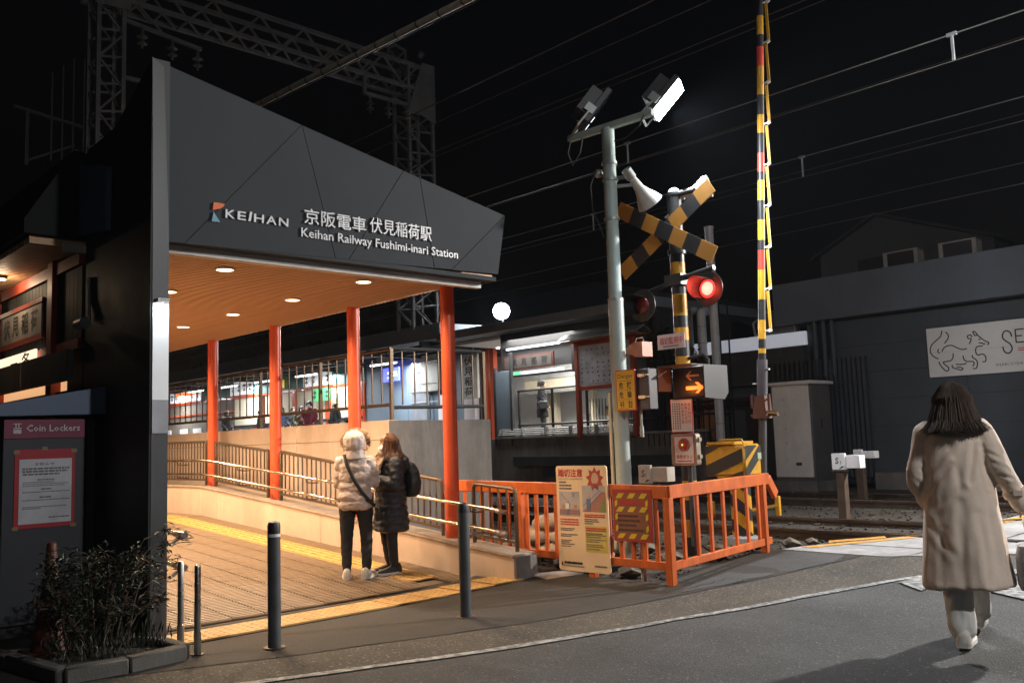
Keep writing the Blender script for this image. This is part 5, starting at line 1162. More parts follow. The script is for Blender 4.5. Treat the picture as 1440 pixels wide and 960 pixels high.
for k in range(9):
    for q in range(8):
        if random.random() < .75: a, b = .10 + k * .185 + random.uniform(-.02, .02), .08 + q * .115; mb.fq(F, a, b, a + random.uniform(.03, .06), b + random.uniform(.02, .06), .003)
part(mb, 'printed_notes', t, smooth=False)
mb = MB(galv); mb.prism([(17.0, 13.9, 3.98), (17.3, 13.9, 4.14), (17.6, 13.9, 3.98), (17.6, 13.9, 3.94), (17.3, 13.9, 4.10), (17.0, 13.9, 3.94)], (0, 2.65, 0)); part(mb, 'little_roof', t); mb = MB(M('orange soffit', (.45, .15, .05))); mb.box((17.05, 13.95, 3.91), (17.55, 16.5, 3.938)); part(mb, 'roof_soffit', t)
# the far floodlight with its post
t = thing('platform_floodlight', 'dazzling white floodlight on a post above the far canopy', 'floodlight', (20, 21.9, 5.1))
mb = MB(darkgrey); mb.tube([(20.1, 22.0, 5.1), (20.1, 22.0, 5.5)], .04, 8); part(mb, 'post', t)
n = V((-.70, -.69, -.10)).normalized(); c = V((20, 21.95, 5.66)); sd = -n.cross(V((0, 0, 1))).normalized(); up = n.cross(sd); F = Fr(c - sd * .23 - up * .21, sd, up)
mb = MB(darkgrey); mb.fbox(F, 0, 0, .46, .42, -.14, 0); part(mb, 'housing', t, bevel=.01); mb = MB(E('dazzling lens', (.95, .98, 1), 60, False)); mb.lathe(c + n * .01, n, [(.27, 0), (.27, .05), (.22, .09), (.1, .12)], 28); part(mb, 'lens', t)
lamp('platform_floodlight_lamp', 'SPOT', tuple(c + n * .1), STAR_W, COOL, tuple(c + n * 10 + V((0, 0, -3))), .25, 140, .6, t)
# dim garden beside the notice board
def bush(label, c, r, n, mats, seed):
    random.seed(seed); t = thing('garden_bush', label, 'bush', (c[0], c[1], 1.24), 'garden bushes beside the notice board'); mb = MB(bark)
    mb.tube([(c[0], c[1], 1.0), (c[0] + .05, c[1], c[2] - r[2] * .4), (c[0], c[1] + .05, c[2] + r[2] * .5)], [.05, .04, .015], 7)
    for k in range(9):
        a = random.uniform(0, 6.3); mb.tube([(c[0], c[1], c[2] - r[2] * .5), (c[0] + cos(a) * r[0] * .5, c[1] + sin(a) * r[1] * .5, c[2] + random.uniform(-.2, .4) * r[2]), (c[0] + cos(a) * r[0] * .85, c[1] + sin(a) * r[1] * .85, c[2] + random.uniform(-.5, .8) * r[2])], [.02, .012, .005], 5)
    part(mb, 'trunk', t); mb = MB()
    for k in range(n):
        d = V((random.gauss(0, 1), random.gauss(0, 1), random.gauss(0, 1))).normalized() * random.uniform(.35, 1) ** .6; q = 1 + .35 * mnoise.noise(d * 2.2 + V((seed, 0, 0)))
        mb.m(random.choice(mats)); leaf(mb, (c[0] + d.x * r[0] * q, c[1] + d.y * r[1] * q, c[2] + d.z * r[2] * q), random.uniform(.07, .13), random.uniform(.02, .04))
    part(mb, 'leaves', t, smooth=False, fix=False); random.seed(seed + 100)
yl = M('yellowish leaf', (.16, .14, .03), .5, var=.4, scale=20); fl_ = M('orange blossom', (.45, .16, .04), .6)
bush('tall dark bush left of the crossing signal', (17.6, 13.55, 3.35), (.45, .38, .75), 900, [leaf_m[1], leaf_m[1], leaf_m[0]], 11)
bush('yellow green bush with orange blossoms left of the crossing signal', (17.5, 12.85, 2.95), (.35, .40, .55), 800, [yl, leaf_m[0], leaf_m[1], yl, fl_], 12)
bush('sparse climbing bush at the right end of the notice board roof', (17.5, 14.05, 3.95), (.25, .22, .45), 260, [leaf_m[0], yl], 13)
t = thing('garden_fence', 'black iron fence in front of the dim garden', 'fence', (17.4, 13, 1.2))
for z in (2.72, 1.90): mb = MB(black); mb.bar((17.36, 14.1, z), (17.36, 12.0, z), .04, .05); part(mb, 'rail', t)
for k in range(13): mb = MB(black); mb.bar((17.36, 12.05 + k * .16, 1.2), (17.36, 12.05 + k * .16, 2.8), .022, .022); part(mb, 'bar', t, smooth=False)
mb = MB(M('dim stall wood', (.38, .15, .07), .7, var=.3)); mb.box((18.4, 12.6, 1.3), (19.2, 14.0, 3.2)); top(mb, 'wooden_stall', 'dim orange wooden stall behind the garden fence', 'stall')

# ------------------------------------------------------------------ dark shop on the right
shop = thing('sushi_shop', 'long dark slate shop building with a deep plain parapet', 'building', (18.5, 5, .35))
z0 = .33; rows = [(.36, .92), (.925, 1.485), (1.49, 2.05), (2.055, 2.615), (2.62, 3.18), (3.185, 3.76)]
cuts = [-9, -5.8, -2.6, .6, 3.8, 7.0, 10.3]
for a, b in zip(cuts, cuts[1:]):
    for p, q in rows: mb = MB(slate); mb.box((18.52, a + .003, p), (18.60, b - .003, q)); part(mb, 'siding_panel', shop, smooth=False)
mb = MB(dark_joint); mb.box((18.56, -9, .3), (24, 10.3, 4.6)); part(mb, 'body', shop)
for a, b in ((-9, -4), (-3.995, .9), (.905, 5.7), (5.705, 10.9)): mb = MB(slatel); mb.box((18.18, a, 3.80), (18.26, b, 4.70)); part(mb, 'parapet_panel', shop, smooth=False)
mb = MB(darkgrey); mb.box((18.26, -9, 3.80), (24, 10.9, 4.60)); part(mb, 'parapet_body', shop)
mb = MB(wallgrey); mb.box((18.3, -9, .1), (18.53, 6.4, .36)); mb.box((18.3, 6.42, .1), (18.53, 8.9, .55)); part(mb, 'plinth', shop, bevel=.01)
mb = MB(slate)
mb.box((18.5, 10.3, .2), (24, 16.0, 3.30)); part(mb, 'low_wing', shop)
for a, b in ((10.31, 11.6), (11.61, 12.9), (12.91, 14.2)): mb = MB(M('wing panel', (.085, .09, .10), .6, var=.15)); mb.box((18.46, a, .5), (18.5, b, 2.35)); part(mb, 'wing_panel', shop, smooth=False)
mb = MB(E('pale band with added glow', (.80, .84, .95), .30)); mb.box((18.40, 10.3, 3.33), (18.5, 14.0, 3.63)); part(mb, 'pale_band', shop)  # floodlight falling on the band put in as a weak glow
mb = MB(darkgrey); mb.box((18.3, 10.3, 2.52), (18.46, 14.0, 3.31)); part(mb, 'awning_box', shop)
lv = MB(M('louvre slat', (.055, .065, .085), .5, .2)); lv.box((0, -.035, 0), (.10, .035, 2.50)); lme = lv.mesh('slat', False)
for k in range(9): link('slat', lme, shop, (18.36, 9.0 + k * .105, .45))
lv = MB(M('louvre slat dark', (.035, .04, .048), .5, .2)); lv.box((0, -.03, 0), (.08, .03, .70)); lme2 = lv.mesh('slat', False)
for k in range(13): link('slat', lme2, shop, (18.30, 9.95 + k * .12, 2.26))
mb = MB(darkgrey); mb.box((18.42, 8.95, 1.0), (18.46, 9.95, 1.05)); mb.box((18.42, 8.95, 2.3), (18.46, 9.95, 2.35)); mb.box((18.42, 8.95, 1.72), (18.46, 9.95, 1.77)); part(mb, 'slat_rail', shop)
mb = MB(slate)
for y in (10.05, 9.85, 9.65): mb.tube([(18.38, y, 2.6), (18.38, y, 3.8)], .05, 8)
part(mb, 'downpipe', shop)
FXb = 18.5
t = thing('shop_sign_board', 'white shop sign board with a line drawing of a running fox', 'sign', (18.5, 5.5, 2.4)); F = FX(18.515, 7.69, 2.405); mb = MB(); plate(mb, M('sign board white', (.74, .74, .73), .5, var=.04), F, 4.2, .975, .06); part(mb, 'panel', t, bevel=.004)
mb = MB(M('board joint grey', (.40, .40, .39))); mb.fq(F, 0, .476, 4.2, .480, .0615); part(mb, 'panel_joint', t)
FOX = {
 'tail1':[(7.379, 3.313), (7.417, 3.199), (7.517, 3.121), (7.595, 3.054), (7.634, 2.969), (7.624, 2.879), (7.564, 2.807), (7.489, 2.764)],
 'tail2':[(7.31, 3.283), (7.266, 3.212), (7.279, 3.14), (7.35, 3.057)],
 'back':[(7.413, 2.897), (7.371, 2.966), (7.297, 3.003), (7.212, 3.002), (7.132, 2.957), (7.052, 2.913), (6.983, 2.907), (6.94, 2.92)],
 'rump':[(7.465, 2.96), (7.493, 2.919), (7.458, 2.871)],
 'earA':[(6.885, 2.998), (6.843, 3.095), (6.897, 3.108), (6.904, 3.159), (6.851, 3.168), (6.82, 3.128)],
 'earB':[(6.77, 3.152), (6.802, 3.22), (6.777, 3.232), (6.733, 3.184), (6.723, 3.147)],
 'face':[(6.777, 3.152), (6.716, 3.146), (6.654, 3.082), (6.591, 3.026), (6.54, 2.999), (6.536, 2.97), (6.564, 2.955)],
 'eye':[(6.708, 3.078), (6.676, 3.06)],
 'mouth':[(6.708, 3.002), (6.648, 2.992), (6.63, 2.97), (6.595, 2.981)],
 'chest':[(6.646, 2.936), (6.747, 2.934), (6.78, 2.873), (6.772, 2.801), (6.741, 2.772), (6.665, 2.784), (6.615, 2.744), (6.607, 2.686), (6.624, 2.638), (6.678, 2.64)],
 'leg1':[(6.849, 2.782), (6.846, 2.736), (6.782, 2.68), (6.768, 2.615), (6.796, 2.524), (6.861, 2.525)],
 'leg1b':[(7.02, 2.788), (7.012, 2.722), (6.961, 2.667), (6.852, 2.658), (6.828, 2.62), (6.857, 2.565)],
 'hind':[(7.204, 2.848), (7.211, 2.768), (7.265, 2.708), (7.394, 2.694), (7.383, 2.652), (7.305, 2.565), (7.359, 2.511), (7.457, 2.629), (7.486, 2.705)],
 'hind2':[(7.237, 2.625), (7.234, 2.574), (7.153, 2.538), (7.078, 2.511), (7.041, 2.537), (7.081, 2.562), (7.156, 2.575)],
 'belly':[(7.166, 2.631), (7.062, 2.618), (6.964, 2.631)],
 'S':[(6.12, 3.06), (6.14, 3.14), (6.2, 3.18), (6.26, 3.15), (6.28, 3.06), (6.24, 3.0), (6.16, 2.93), (6.13, 2.84), (6.17, 2.77), (6.22, 2.76), (6.27, 2.8), (6.29, 2.89)]}
def stroke(mb, pts, r=.011):
    P = [V((18.452, y, z)) for y, z in pts]; Q = []
    for i in range(len(P) - 1):      # Catmull-Rom
        a = P[max(0, i - 1)]; b = P[i]; c = P[i + 1]; d = P[min(len(P) - 1, i + 2)]
        for k in range(4):
            u = k / 4; Q.append(.5 * ((2 * b) + (c - a) * u + (2 * a - 5 * b + 4 * c - d) * u * u + (3 * b - a - 3 * c + d) * u ** 3))
    Q.append(P[-1]); mb.tube(Q, [(.003, r)] * len(Q), 6, side=(1, 0, 0))
mb = MB(ink)
for k, v in FOX.items():
    if k != 'S': stroke(mb, v, .012)
part(mb, 'fox_drawing', t)
mb = MB(ink); stroke(mb, FOX['S'], .014)
for p, q in (((6.05, 3.19), (6.05, 2.94)), ((6.05, 3.185), (5.90, 3.185)), ((6.05, 3.065), (5.94, 3.065)), ((6.05, 2.945), (5.90, 2.945))): stroke(mb, [p, q], .013)
part(mb, 'large_lettering', t)
mb = MB(); txt(mb, inkgrey, F, 'INARI SUSHI', 1.26, .125, .46, .055, .063); part(mb, 'small_lettering', t, smooth=False); mb = MB(redink); mb.fq(F, 1.66, .425, 1.9, .442, .063); mb.fq(F, 1.66, .385, 1.9, .402, .063); part(mb, 'red_lines', t)
for i, (y, l) in enumerate(((8.52, 'left of the two pale air conditioners on the shop roof'), (7.38, 'right of the two pale air conditioners on the shop roof'))):
    t = thing('roof_air_conditioner', l, 'air conditioner', (18.7, y - .35, 4.7), 'air conditioners on the shop roof'); mb = MB(M('ac beige', (.30, .29, .27), .5)); Fq = FX(18.62, y, 4.62)
    mb.fbox(Fq, 0, 0, .08, .45, -.3, 0); mb.fbox(Fq, .64, 0, .72, .45, -.3, 0); mb.fbox(Fq, 0, .43, .72, .46, -.3, .005); part(mb, 'casing', t); mb = MB(black); mb.fbox(Fq, .08, 0, .64, .43, -.3, -.02); part(mb, 'grille', t)
t = thing('wall_air_conditioner', 'dark air conditioner above the pale roof band near the barrier arm', 'air conditioner', (18.6, 11.1, 3.65)); mb = MB(M('ac dim', (.12, .12, .12), .6)); mb.box((18.45, 10.6, 3.66), (18.75, 11.4, 4.14)); part(mb, 'casing', t, bevel=.01); mb = MB(galv); mb.tube([(18.42, 11.42, 4.16), (18.42, 10.55, 4.16), (18.42, 10.55, 3.65)], .015, 6); mb.tube([(18.42, 11.55, 3.64), (18.42, 11.6, 3.95), (18.42, 11.45, 4.02)], .03, 8); part(mb, 'pipe', t)
t = thing('house', 'dim gabled house rising behind the dark shop', 'house', (30, 13, .4)); mb = MB(M('dim house wall', (.085, .083, .08), .85, var=.1)); mb.prism([(30, 16.0, 0), (30, 16.0, 7.55), (30, 13.85, 8.6), (30, 10.2, 7.2), (30, 10.2, 0)], (8, 0, 0)); part(mb, 'wall', t, smooth=False)
mb = MB(black); mb.box((29.96, 12.6, 5.9), (30.01, 14.6, 7.2)); part(mb, 'window', t); mb = MB(darkgrey); mb.prism([(29.8, 16.3, 7.42), (29.8, 13.85, 8.62), (29.8, 13.85, 8.72), (29.8, 16.3, 7.52)], (8.4, 0, 0)); mb.prism([(29.8, 13.85, 8.62), (29.8, 9.9, 7.1), (29.8, 9.9, 7.2), (29.8, 13.85, 8.72)], (8.4, 0, 0)); part(mb, 'roof', t, smooth=False)
t = thing('relay_cabinet', 'pale silver trackside cabinet, its shaded right side painted dark', 'cabinet', (17.5, 10, .35))
mb = MB(cab_m); mb.box((17.22, 9.66, .50), (17.26, 10.50, 2.42)); part(mb, 'door', t, bevel=.006); mb = MB(M('cabinet shaded side', (.11, .105, .10), .6)); mb.box((17.26, 9.62, .42), (18.05, 10.54, 2.40)); part(mb, 'body', t, bevel=.008)  # dark body colour carries the shade on the cabinet's right side
mb = MB(cab_m); mb.box((17.12, 9.55, 2.40), (18.1, 10.62, 2.47)); part(mb, 'lid', t, bevel=.01); mb = MB(darkgrey); mb.box((17.2, 9.9, .74), (17.222, 10.02, .80)); mb.box((17.6, 9.612, 1.5), (17.66, 9.62, 1.68)); mb.box((17.7, 9.612, .95), (17.74, 9.62, 1.02)); 
for z in (.85, 1.2, 1.5, 1.8, 2.1): mb.ball((17.218, 10.22, z), .012, 6, 4)
part(mb, 'handle_and_rivets', t)
mb = MB(wallgrey); mb.box((17.15, 9.55, .15), (18.1, 10.6, .42)); part(mb, 'base', t)
t = thing('wall_ladder', 'thin black cable ladder on the low dark wing', 'ladder', (18.3, 12.2, .4)); mb = MB(black)
for y in (12.42, 12.18): mb.bar((18.28, y, .4), (18.28, y, 4.6), .03, .03)
part(mb, 'side_rail', t); 
for z in (.6, 1.2, 1.9, 2.6, 3.3): mb = MB(black); mb.bar((18.28, 12.42, z), (18.28, 12.18, z), .025, .04); part(mb, 'rung', t)
mb = MB(black)
for z in (2.05, 2.12, 2.22): mb.tube([(18.3, 13.6, z), (18.3, 10.6, z + .02)], .02, 6)
top(mb, 'cable_run', 'three thin black cables along the low dark wing', 'cables')
# dark buildings behind the far platform
for i, (x0, y0, x1, y1, h_, l, c_) in enumerate(((26, 36, 34, 60, 9.6, 'tall dark building behind the far platform, above the first columns', (.035, .036, .038)), (27, 24, 36, 35.5, 7.6, 'lower dark building behind the platform service block', (.028, .028, .03)))):
    t = thing('apartment_building', l, 'building', (x0, y0, 0), 'dark buildings behind the station'); m_ = M('dark building %d' % i, c_, .8); mb = MB(m_); mb.box((x0, y0, 0), (x1, y1, h_)); part(mb, 'wall', t)
    for r_ in range(2):
        for k in range(int((y1 - y0) / 3)):
            mb = MB(glass); mb.box((x0 - .03, y0 + 1 + k * 3, 6.0 + r_ * 1.9 - i * .6), (x0 + .01, y0 + 2.4 + k * 3, 7.2 + r_ * 1.9 - i * .6)) if 7.2 + r_ * 1.9 < h_ else None
            if mb.v: part(mb, 'window', t)
for i, (y, z, l) in enumerate(((46.5, 5.7, 'right of the fourth column'), (54.0, 5.4, 'left of the fourth column'))):
    t = thing('outdoor_unit', 'pale outdoor unit on the dark wall, ' + l, 'air conditioner', (25.6, y, z), 'outdoor units above the far canopy'); mb = MB(M('ac beige', (.30, .29, .27))); mb.box((24.7, y, z), (25.1, y + 1.5, z + 1.1)); part(mb, 'casing', t, bevel=.02); mb = MB(black); mb.lathe((24.7, y + .75, z + .55), (-1, 0, 0), [(.42, 0), (.42, .01)], 16); part(mb, 'fan_grille', t)
# ------------------------------------------------------------------ overhead line portal and wires
por = thing('catenary_portal', 'grey steel lattice portal carrying the overhead lines', 'catenary portal', (12, 22, 0))
def lattice(x0, x1, y0, y1, z0, z1, step, rw=.10):
    for x in (x0, x1):
        for y in (y0, y1): mb = MB(lattice_m); mb.bar((x, y, z0), (x, y, z1), rw, rw); part(mb, 'mast_leg', por, smooth=False)
    mb = MB(lattice_m); z = z0; k = 0
    while z < z1 - .1:
        zt = min(z + step, z1); P = ((x0, x1) if k % 2 == 0 else (x1, x0))
        for y in (y0, y1): mb.bar((P[0], y, zt), (P[1], y, z), .05, .05); mb.bar((x0, y, z), (x1, y, z + .12), .05, .05)
        for x in (x0, x1): mb.bar((x, y0, z), (x, y1, zt), .05, .05)
        z = zt; k += 1
    part(mb, 'mast_bracing', por, smooth=False)
lattice(6.70, 7.32, 22, 22.7, 0, 13.1, .72); lattice(16.40, 17.36, 22, 22.8, 4.4, 13.2, .72)
for z, y in ((12.35, 22), (13.15, 22), (12.35, 22.75), (13.15, 22.75)): mb = MB(lattice_m); mb.bar((6.5, y, z + (.15 if z < 13 else .15)), (17.4, y, z - .0), .11, .11); part(mb, 'beam_chord', por, smooth=False)
mb = MB(lattice_m); n = 14
for k in range(n):
    a, b = 6.9 + k * .71, 6.9 + (k + 1) * .71
    for y in (22, 22.75):
        if k % 2: mb.bar((a, y, 12.42), (b, y, 13.2), .06, .06)
        else: mb.bar((a, y, 13.2), (b, y, 12.42), .06, .06)
    mb.bar((a, 22, 12.42), (a, 22.75, 12.42), .05, .05); mb.bar((a, 22, 12.42), (b, 22.75, 12.42), .05, .05)
part(mb, 'beam_bracing', por, smooth=False)
mb = MB(lattice_m); mb.prism([(16.3, 21.93, 11.5), (16.95, 21.93, 13.3), (17.45, 21.93, 13.3), (17.45, 21.93, 11.3), (16.9, 21.93, 11.5)], (0, .05, 0)); part(mb, 'gusset_plate', por, smooth=False); mb = MB(lattice_m); mb.prism([(6.6, 21.93, 12.2), (6.5, 21.93, 13.4), (7.8, 21.93, 13.4), (7.45, 21.93, 12.2)], (0, .05, 0)); part(mb, 'gusset_plate', por, smooth=False)
for p_, q_, w_ in (((7.3, 22, 11.95), (9.4, 22, 11.70), .09), ((7.3, 22, 10.4), (8.4, 22, 10.4), .09), ((7.5, 22, 12.6), (8.4, 22, 11.8), .05), ((14.7, 22, 11.75), (16.6, 22, 11.75), .10), ((14.7, 22, 12.4), (14.7, 22, 11.75), .10)): mb = MB(lattice_m); mb.bar(p_, q_, w_, w_); part(mb, 'cross_bracket', por, smooth=False)
mb = MB(M('insulator', (.12, .115, .10), .3))
for x, z in ((7.8, 11.85), (8.6, 11.75), (9.3, 11.65), (14.9, 11.7), (15.6, 11.7), (16.3, 11.7)):
    mb.lathe((x, 22, z - .55), (0, 0, 1), [(.03, 0), (.03, .10), (.13, .12), (.05, .18), (.03, .28), (.14, .30), (.05, .36), (.03, .55)], 12)
mb.ball((16.55, 22, 8.2), (.22, .22, .25), 12, 8); mb.ball((16.95, 22, 13.6), (.12, .12, .15), 10, 6)
part(mb, 'insulator', por)
mb = MB(lattice_m); 
for x in (5.75, 6.0, 6.25, 6.5): mb.bar((x, 22.4, 8.0), (x, 22.4, 10.9 - abs(x - 6.4)), .04, .04)
mb.bar((4.9, 22.4, 9.2), (6.5, 22.4, 9.0), .07, .07); mb.bar((5.2, 22.4, 7.8), (5.2, 22.4, 9.2), .08, .08); mb.bar((5.2, 22.4, 7.9), (6.3, 22.4, 8.5), .05, .05); mb.mats[0] = M('dim frame steel', (.05, .05, .05), .7); part(mb, 'side_frame', por, smooth=False); mb = MB(lattice_m); mb.bar((16.4, 22, 8.0), (15.2, 22, 8.1), .07, .07); part(mb, 'cross_bracket', por, smooth=False)
mb = MB(lattice_m); P = [(16.2, 22.8, 13.2), (16.2, 22.8, 13.9), (16.5, 22.8, 14.1), (16.9, 22.8, 14.0), (16.9, 22.8, 13.2)]
for a, b in zip(P, P[1:]): mb.bar(a, b, .07, .07)
mb.bar(P[0], P[3], .05, .05); mb.bar(P[1], P[4], .05, .05); part(mb, 'top_frame', por, smooth=False)
def wire(label, x, z, r=.012, sag=.0, y0=-8, y1=46, m_=wire_m, x1=None, z1=None):
    mb = MB(m_); P = [(lerp(x, x1 if x1 is not None else x, i / 14), lerp(y0, y1, i / 14), lerp(z, z1 if z1 is not None else z, i / 14) - sag * sin(pi * i / 14)) for i in range(15)]
    mb.tube(P, r, 6); return top(mb, 'overhead_wire', label, 'overhead wire', 'overhead wires')
def catenary(name, x, zc, zm, drops):
    t = thing('contact_line', name, 'overhead wire', (x, 7, zc), 'contact lines over the tracks'); mb = MB(wire_m); mb.tube([(x, -8, zc), (x, 46, zc)], .008, 6); part(mb, 'contact_wire', t); mb = MB(M('bright messenger', (.34, .33, .31), .4, .6)); mb.tube([(x, -8, zm), (x, 46, zm)], .009, 6); part(mb, 'messenger_wire', t)
    for y in drops: mb = MB(galv); mb.tube([(x, y, zc), (x, y, zm)], .018, 6); mb.box((x - .02, y - .06, zm - .02), (x + .02, y + .06, zm + .02)); part(mb, 'dropper', t)
catenary('near contact line with droppers over the near track', 11.5, 5.92, 6.26, (4.18, 9.4, 14.6, 20)); catenary('far contact line with droppers over the far track', 15.3, 6.11, 6.49, (8.38, 13.6, 19))
wire('faint high feeder wire crossing above the light pole', 11.5, 7.45, .008); wire('highest faint wire at the top of the picture', 11.5, 8.05, .009); wire('second faint wire under the highest one', 12.6, 7.9, .008); wire('thin return wire just above the far contact line', 17.0, 5.9, .007); wire('thin wire above the platform canopy', 17.0, 6.75, .007); wire('upper thin wire beyond the far track', 17.0, 8.1, .008); wire('thin wire passing behind the horn loudspeaker', 16.2, 5.35, .007)
t = thing('aerial_cable', 'thick pale wrapped aerial cable sweeping over the canopy', 'cable', (6, 9, 6.1)); mb = MB(M('wrapped cable', (.70, .60, .48), .6, var=.2, scale=14)); P = [(6.0, lerp(-4, 21, i / 24), 5.70 + .0 * i + .052 * lerp(-4, 21, i / 24)) for i in range(25)]
mb.tube(P, .042, 10); part(mb, 'cable', t); mb = MB(black); mb.tube([(p[0], p[1], p[2] - .06) for p in P], .012, 6)
for i in range(60): y = -3 + i * .4; mb.lathe((6.0, y, 5.70 + .052 * y), (0, 1, .05), [(.045, 0), (.045, .02)], 8)
part(mb, 'lashing', t)
wire('thin black wire strung over the roof of the canopy', 8.8, 6.9, .010, .1)

por.location = por.location + V((.95, 1.2, .65))
# street lamps that stand behind the photographer and across the crossing
def street_lamp(label, x, y, h_, power, col, target, spot=150):
    t = thing('street_lamp', label, 'street lamp', (x, y, hz(x)), 'street lamps of the road'); mb = MB(galv); mb.tube([(x, y, hz(x)), (x, y, h_ + .25)], .06, 12); part(mb, 'pole', t)
    d = (V(target) - V((x, y, h_))); d.z = 0; d.normalize(); hd = V((x, y, h_)) + d * .45
    mb = MB(galv); mb.tube([(x, y, h_ + .2), tuple(hd + V((0, 0, .12)))], .03, 8); part(mb, 'arm', t); mb = MB(darkgrey); mb.bar(hd - d * .28 + V((0, 0, .08)), hd + d * .28 + V((0, 0, .08)), .22, .10); part(mb, 'head', t)
    mb = MB(E('street lamp lens', (1, .95, .88), 12, False)); mb.bar(hd - d * .24 + V((0, 0, .02)), hd + d * .24 + V((0, 0, .02)), .18, .02); part(mb, 'lens', t)
    lamp('street_lamp_lamp', 'SPOT', tuple(hd - V((0, 0, .03))), power, col, target, .18, spot, .7, t)
street_lamp('street lamp behind the photographer on the near side of the road', *LAMP_A)
street_lamp('dim cool street lamp behind the photographer to the left', *LAMP_C)
street_lamp('street lamp on the far side of the crossing, outside the picture', *LAMP_B)

# ------------------------------------------------------------------ people
def head(mb, c, s=1.0, yaw=0.0):
    """a head looking along local +y with jaw, nose, ears and eye sockets"""
    R = Matrix.Rotation(yaw, 3, 'Z'); c = V(c); q = lambda p: c + R @ (V(p) * s)
    mb.ball(q((0, -.008, .02)), (.076 * s, .094 * s, .098 * s), 20, 14, R); mb.ball(q((0, .028, -.055)), (.054 * s, .058 * s, .06 * s), 16, 10, R)
    mb.tube([q((0, .075, .02)), q((0, .102, -.022)), q((0, .085, -.03))], [.008 * s, .014 * s, .012 * s], 8); mb.ball(q((0, .075, -.062)), (.024 * s, .014 * s, .009 * s), 10, 6, R)
    for sx in (-1, 1): mb.ball(q((sx * .078, -.01, -.005)), (.010 * s, .02 * s, .03 * s), 8, 6, R); mb.ball(q((sx * .032, .078, .018)), (.014 * s, .010 * s, .009 * s), 8, 6, R)
def hand(mb, w, d, n, s=1.0, curl=.9, side=1):
    """palm and five fingers from wrist w along d, palm facing n"""
    w = V(w); d = V(d).normalized(); n = V(n); n = (n - d * n.dot(d)).normalized(); l = d.cross(n) * side
    mb.tube([w - d * .03, w, w + d * .045 * s, w + d * .085 * s], [(.026, .020), (.028, .019), (.018, .040), (.014, .040)], 12, side=tuple(n))
    for k, (L, o) in enumerate(((.066, .030), (.075, .010), (.070, -.011), (.054, -.031))):
        b = w + d * .082 * s + l * o * s; a1 = curl * .5; a2 = curl; p1 = b + (d * cos(a1) + n * sin(a1)) * L * .5 * s; p2 = p1 + (d * cos(a2) + n * sin(a2)) * L * .32 * s; p3 = p2 + (d * cos(a2 * 1.5) + n * sin(a2 * 1.5)) * L * .26 * s
        mb.tube([b - d * .02, b, p1, p2, p3], [.0095, .0092, .0085, .008, .006], 8)
    b = w + d * .02 * s + l * .03 * s; p1 = b + (d * .6 + l * .6 + n * .35).normalized() * .038 * s; p2 = p1 + (d * .85 + l * .15 + n * .5).normalized() * .032 * s; mb.tube([b - l * .015, b, p1, p2], [.013, .012, .010, .008], 8)
def limb(mb, pts, rad, n=14):
    P = [V(p) for p in pts]; Q = []; R_ = []
    for i in range(len(P) - 1):
        a = P[max(0, i - 1)]; b = P[i]; c = P[i + 1]; d = P[min(len(P) - 1, i + 2)]
        for k in range(5):
            u = k / 5; Q.append(.5 * ((2 * b) + (c - a) * u + (2 * a - 5 * b + 4 * c - d) * u * u + (3 * b - a - 3 * c + d) * u ** 3)); R_.append(lerp(rad[i], rad[i + 1], u))
    Q.append(P[-1]); R_.append(rad[-1]); mb.tube(Q, R_, n)
    for p, r in zip(P, rad): mb.ball(p, r * .98, 12, 8)
def body_mesh(H, legs, arms, hands=True, yaw=0.0, lean=(0, 0)):
    """continuous body: legs = [(hip, knee, ankle)], arms = [(shoulder, elbow, wrist)] in local space, facing +y"""
    mb = MB(skin); k = H / 1.65; lx, ly = lean
    mb.loft([(0, 0, .80 * k, .13 * k, .10 * k), (0, 0, .86 * k, .165 * k, .115 * k), (lx * .3, ly * .3, .98 * k, .145 * k, .10 * k), (lx * .5, ly * .5, 1.10 * k, .135 * k, .095 * k), (lx * .8, ly * .8, 1.25 * k, .16 * k, .105 * k), (lx, ly, 1.36 * k, .155 * k, .085 * k), (lx, ly, 1.41 * k, .07 * k, .06 * k)], 24)
    mb.tube([(lx, ly, 1.36 * k), (lx, ly + .01, 1.47 * k)], [.055 * k, .048 * k], 14); head(mb, (lx, ly + .015, 1.545 * k), k, yaw)
    for h_, kn, an in legs:
        limb(mb, (h_, kn, an), (.088 * k, .056 * k, .038 * k)); mb.tube([V(an), V(an) + V((0, .02, -.05)), V(an) + V((0, .15, -.065))], [.038, .04, .032], 10)
    for i, (s_, e, w) in enumerate(arms):
        limb(mb, (s_, e, w), (.052 * k, .038 * k, .026 * k))
        if hands: d = (V(w) - V(e)).normalized(); hand(mb, w, d, (0, .3, 1) if abs(d.z) < .6 else (1 if s_[0] < 0 else -1, .2, 0), .95 * k, 1.0, 1 if s_[0] < 0 else -1)
    return mb
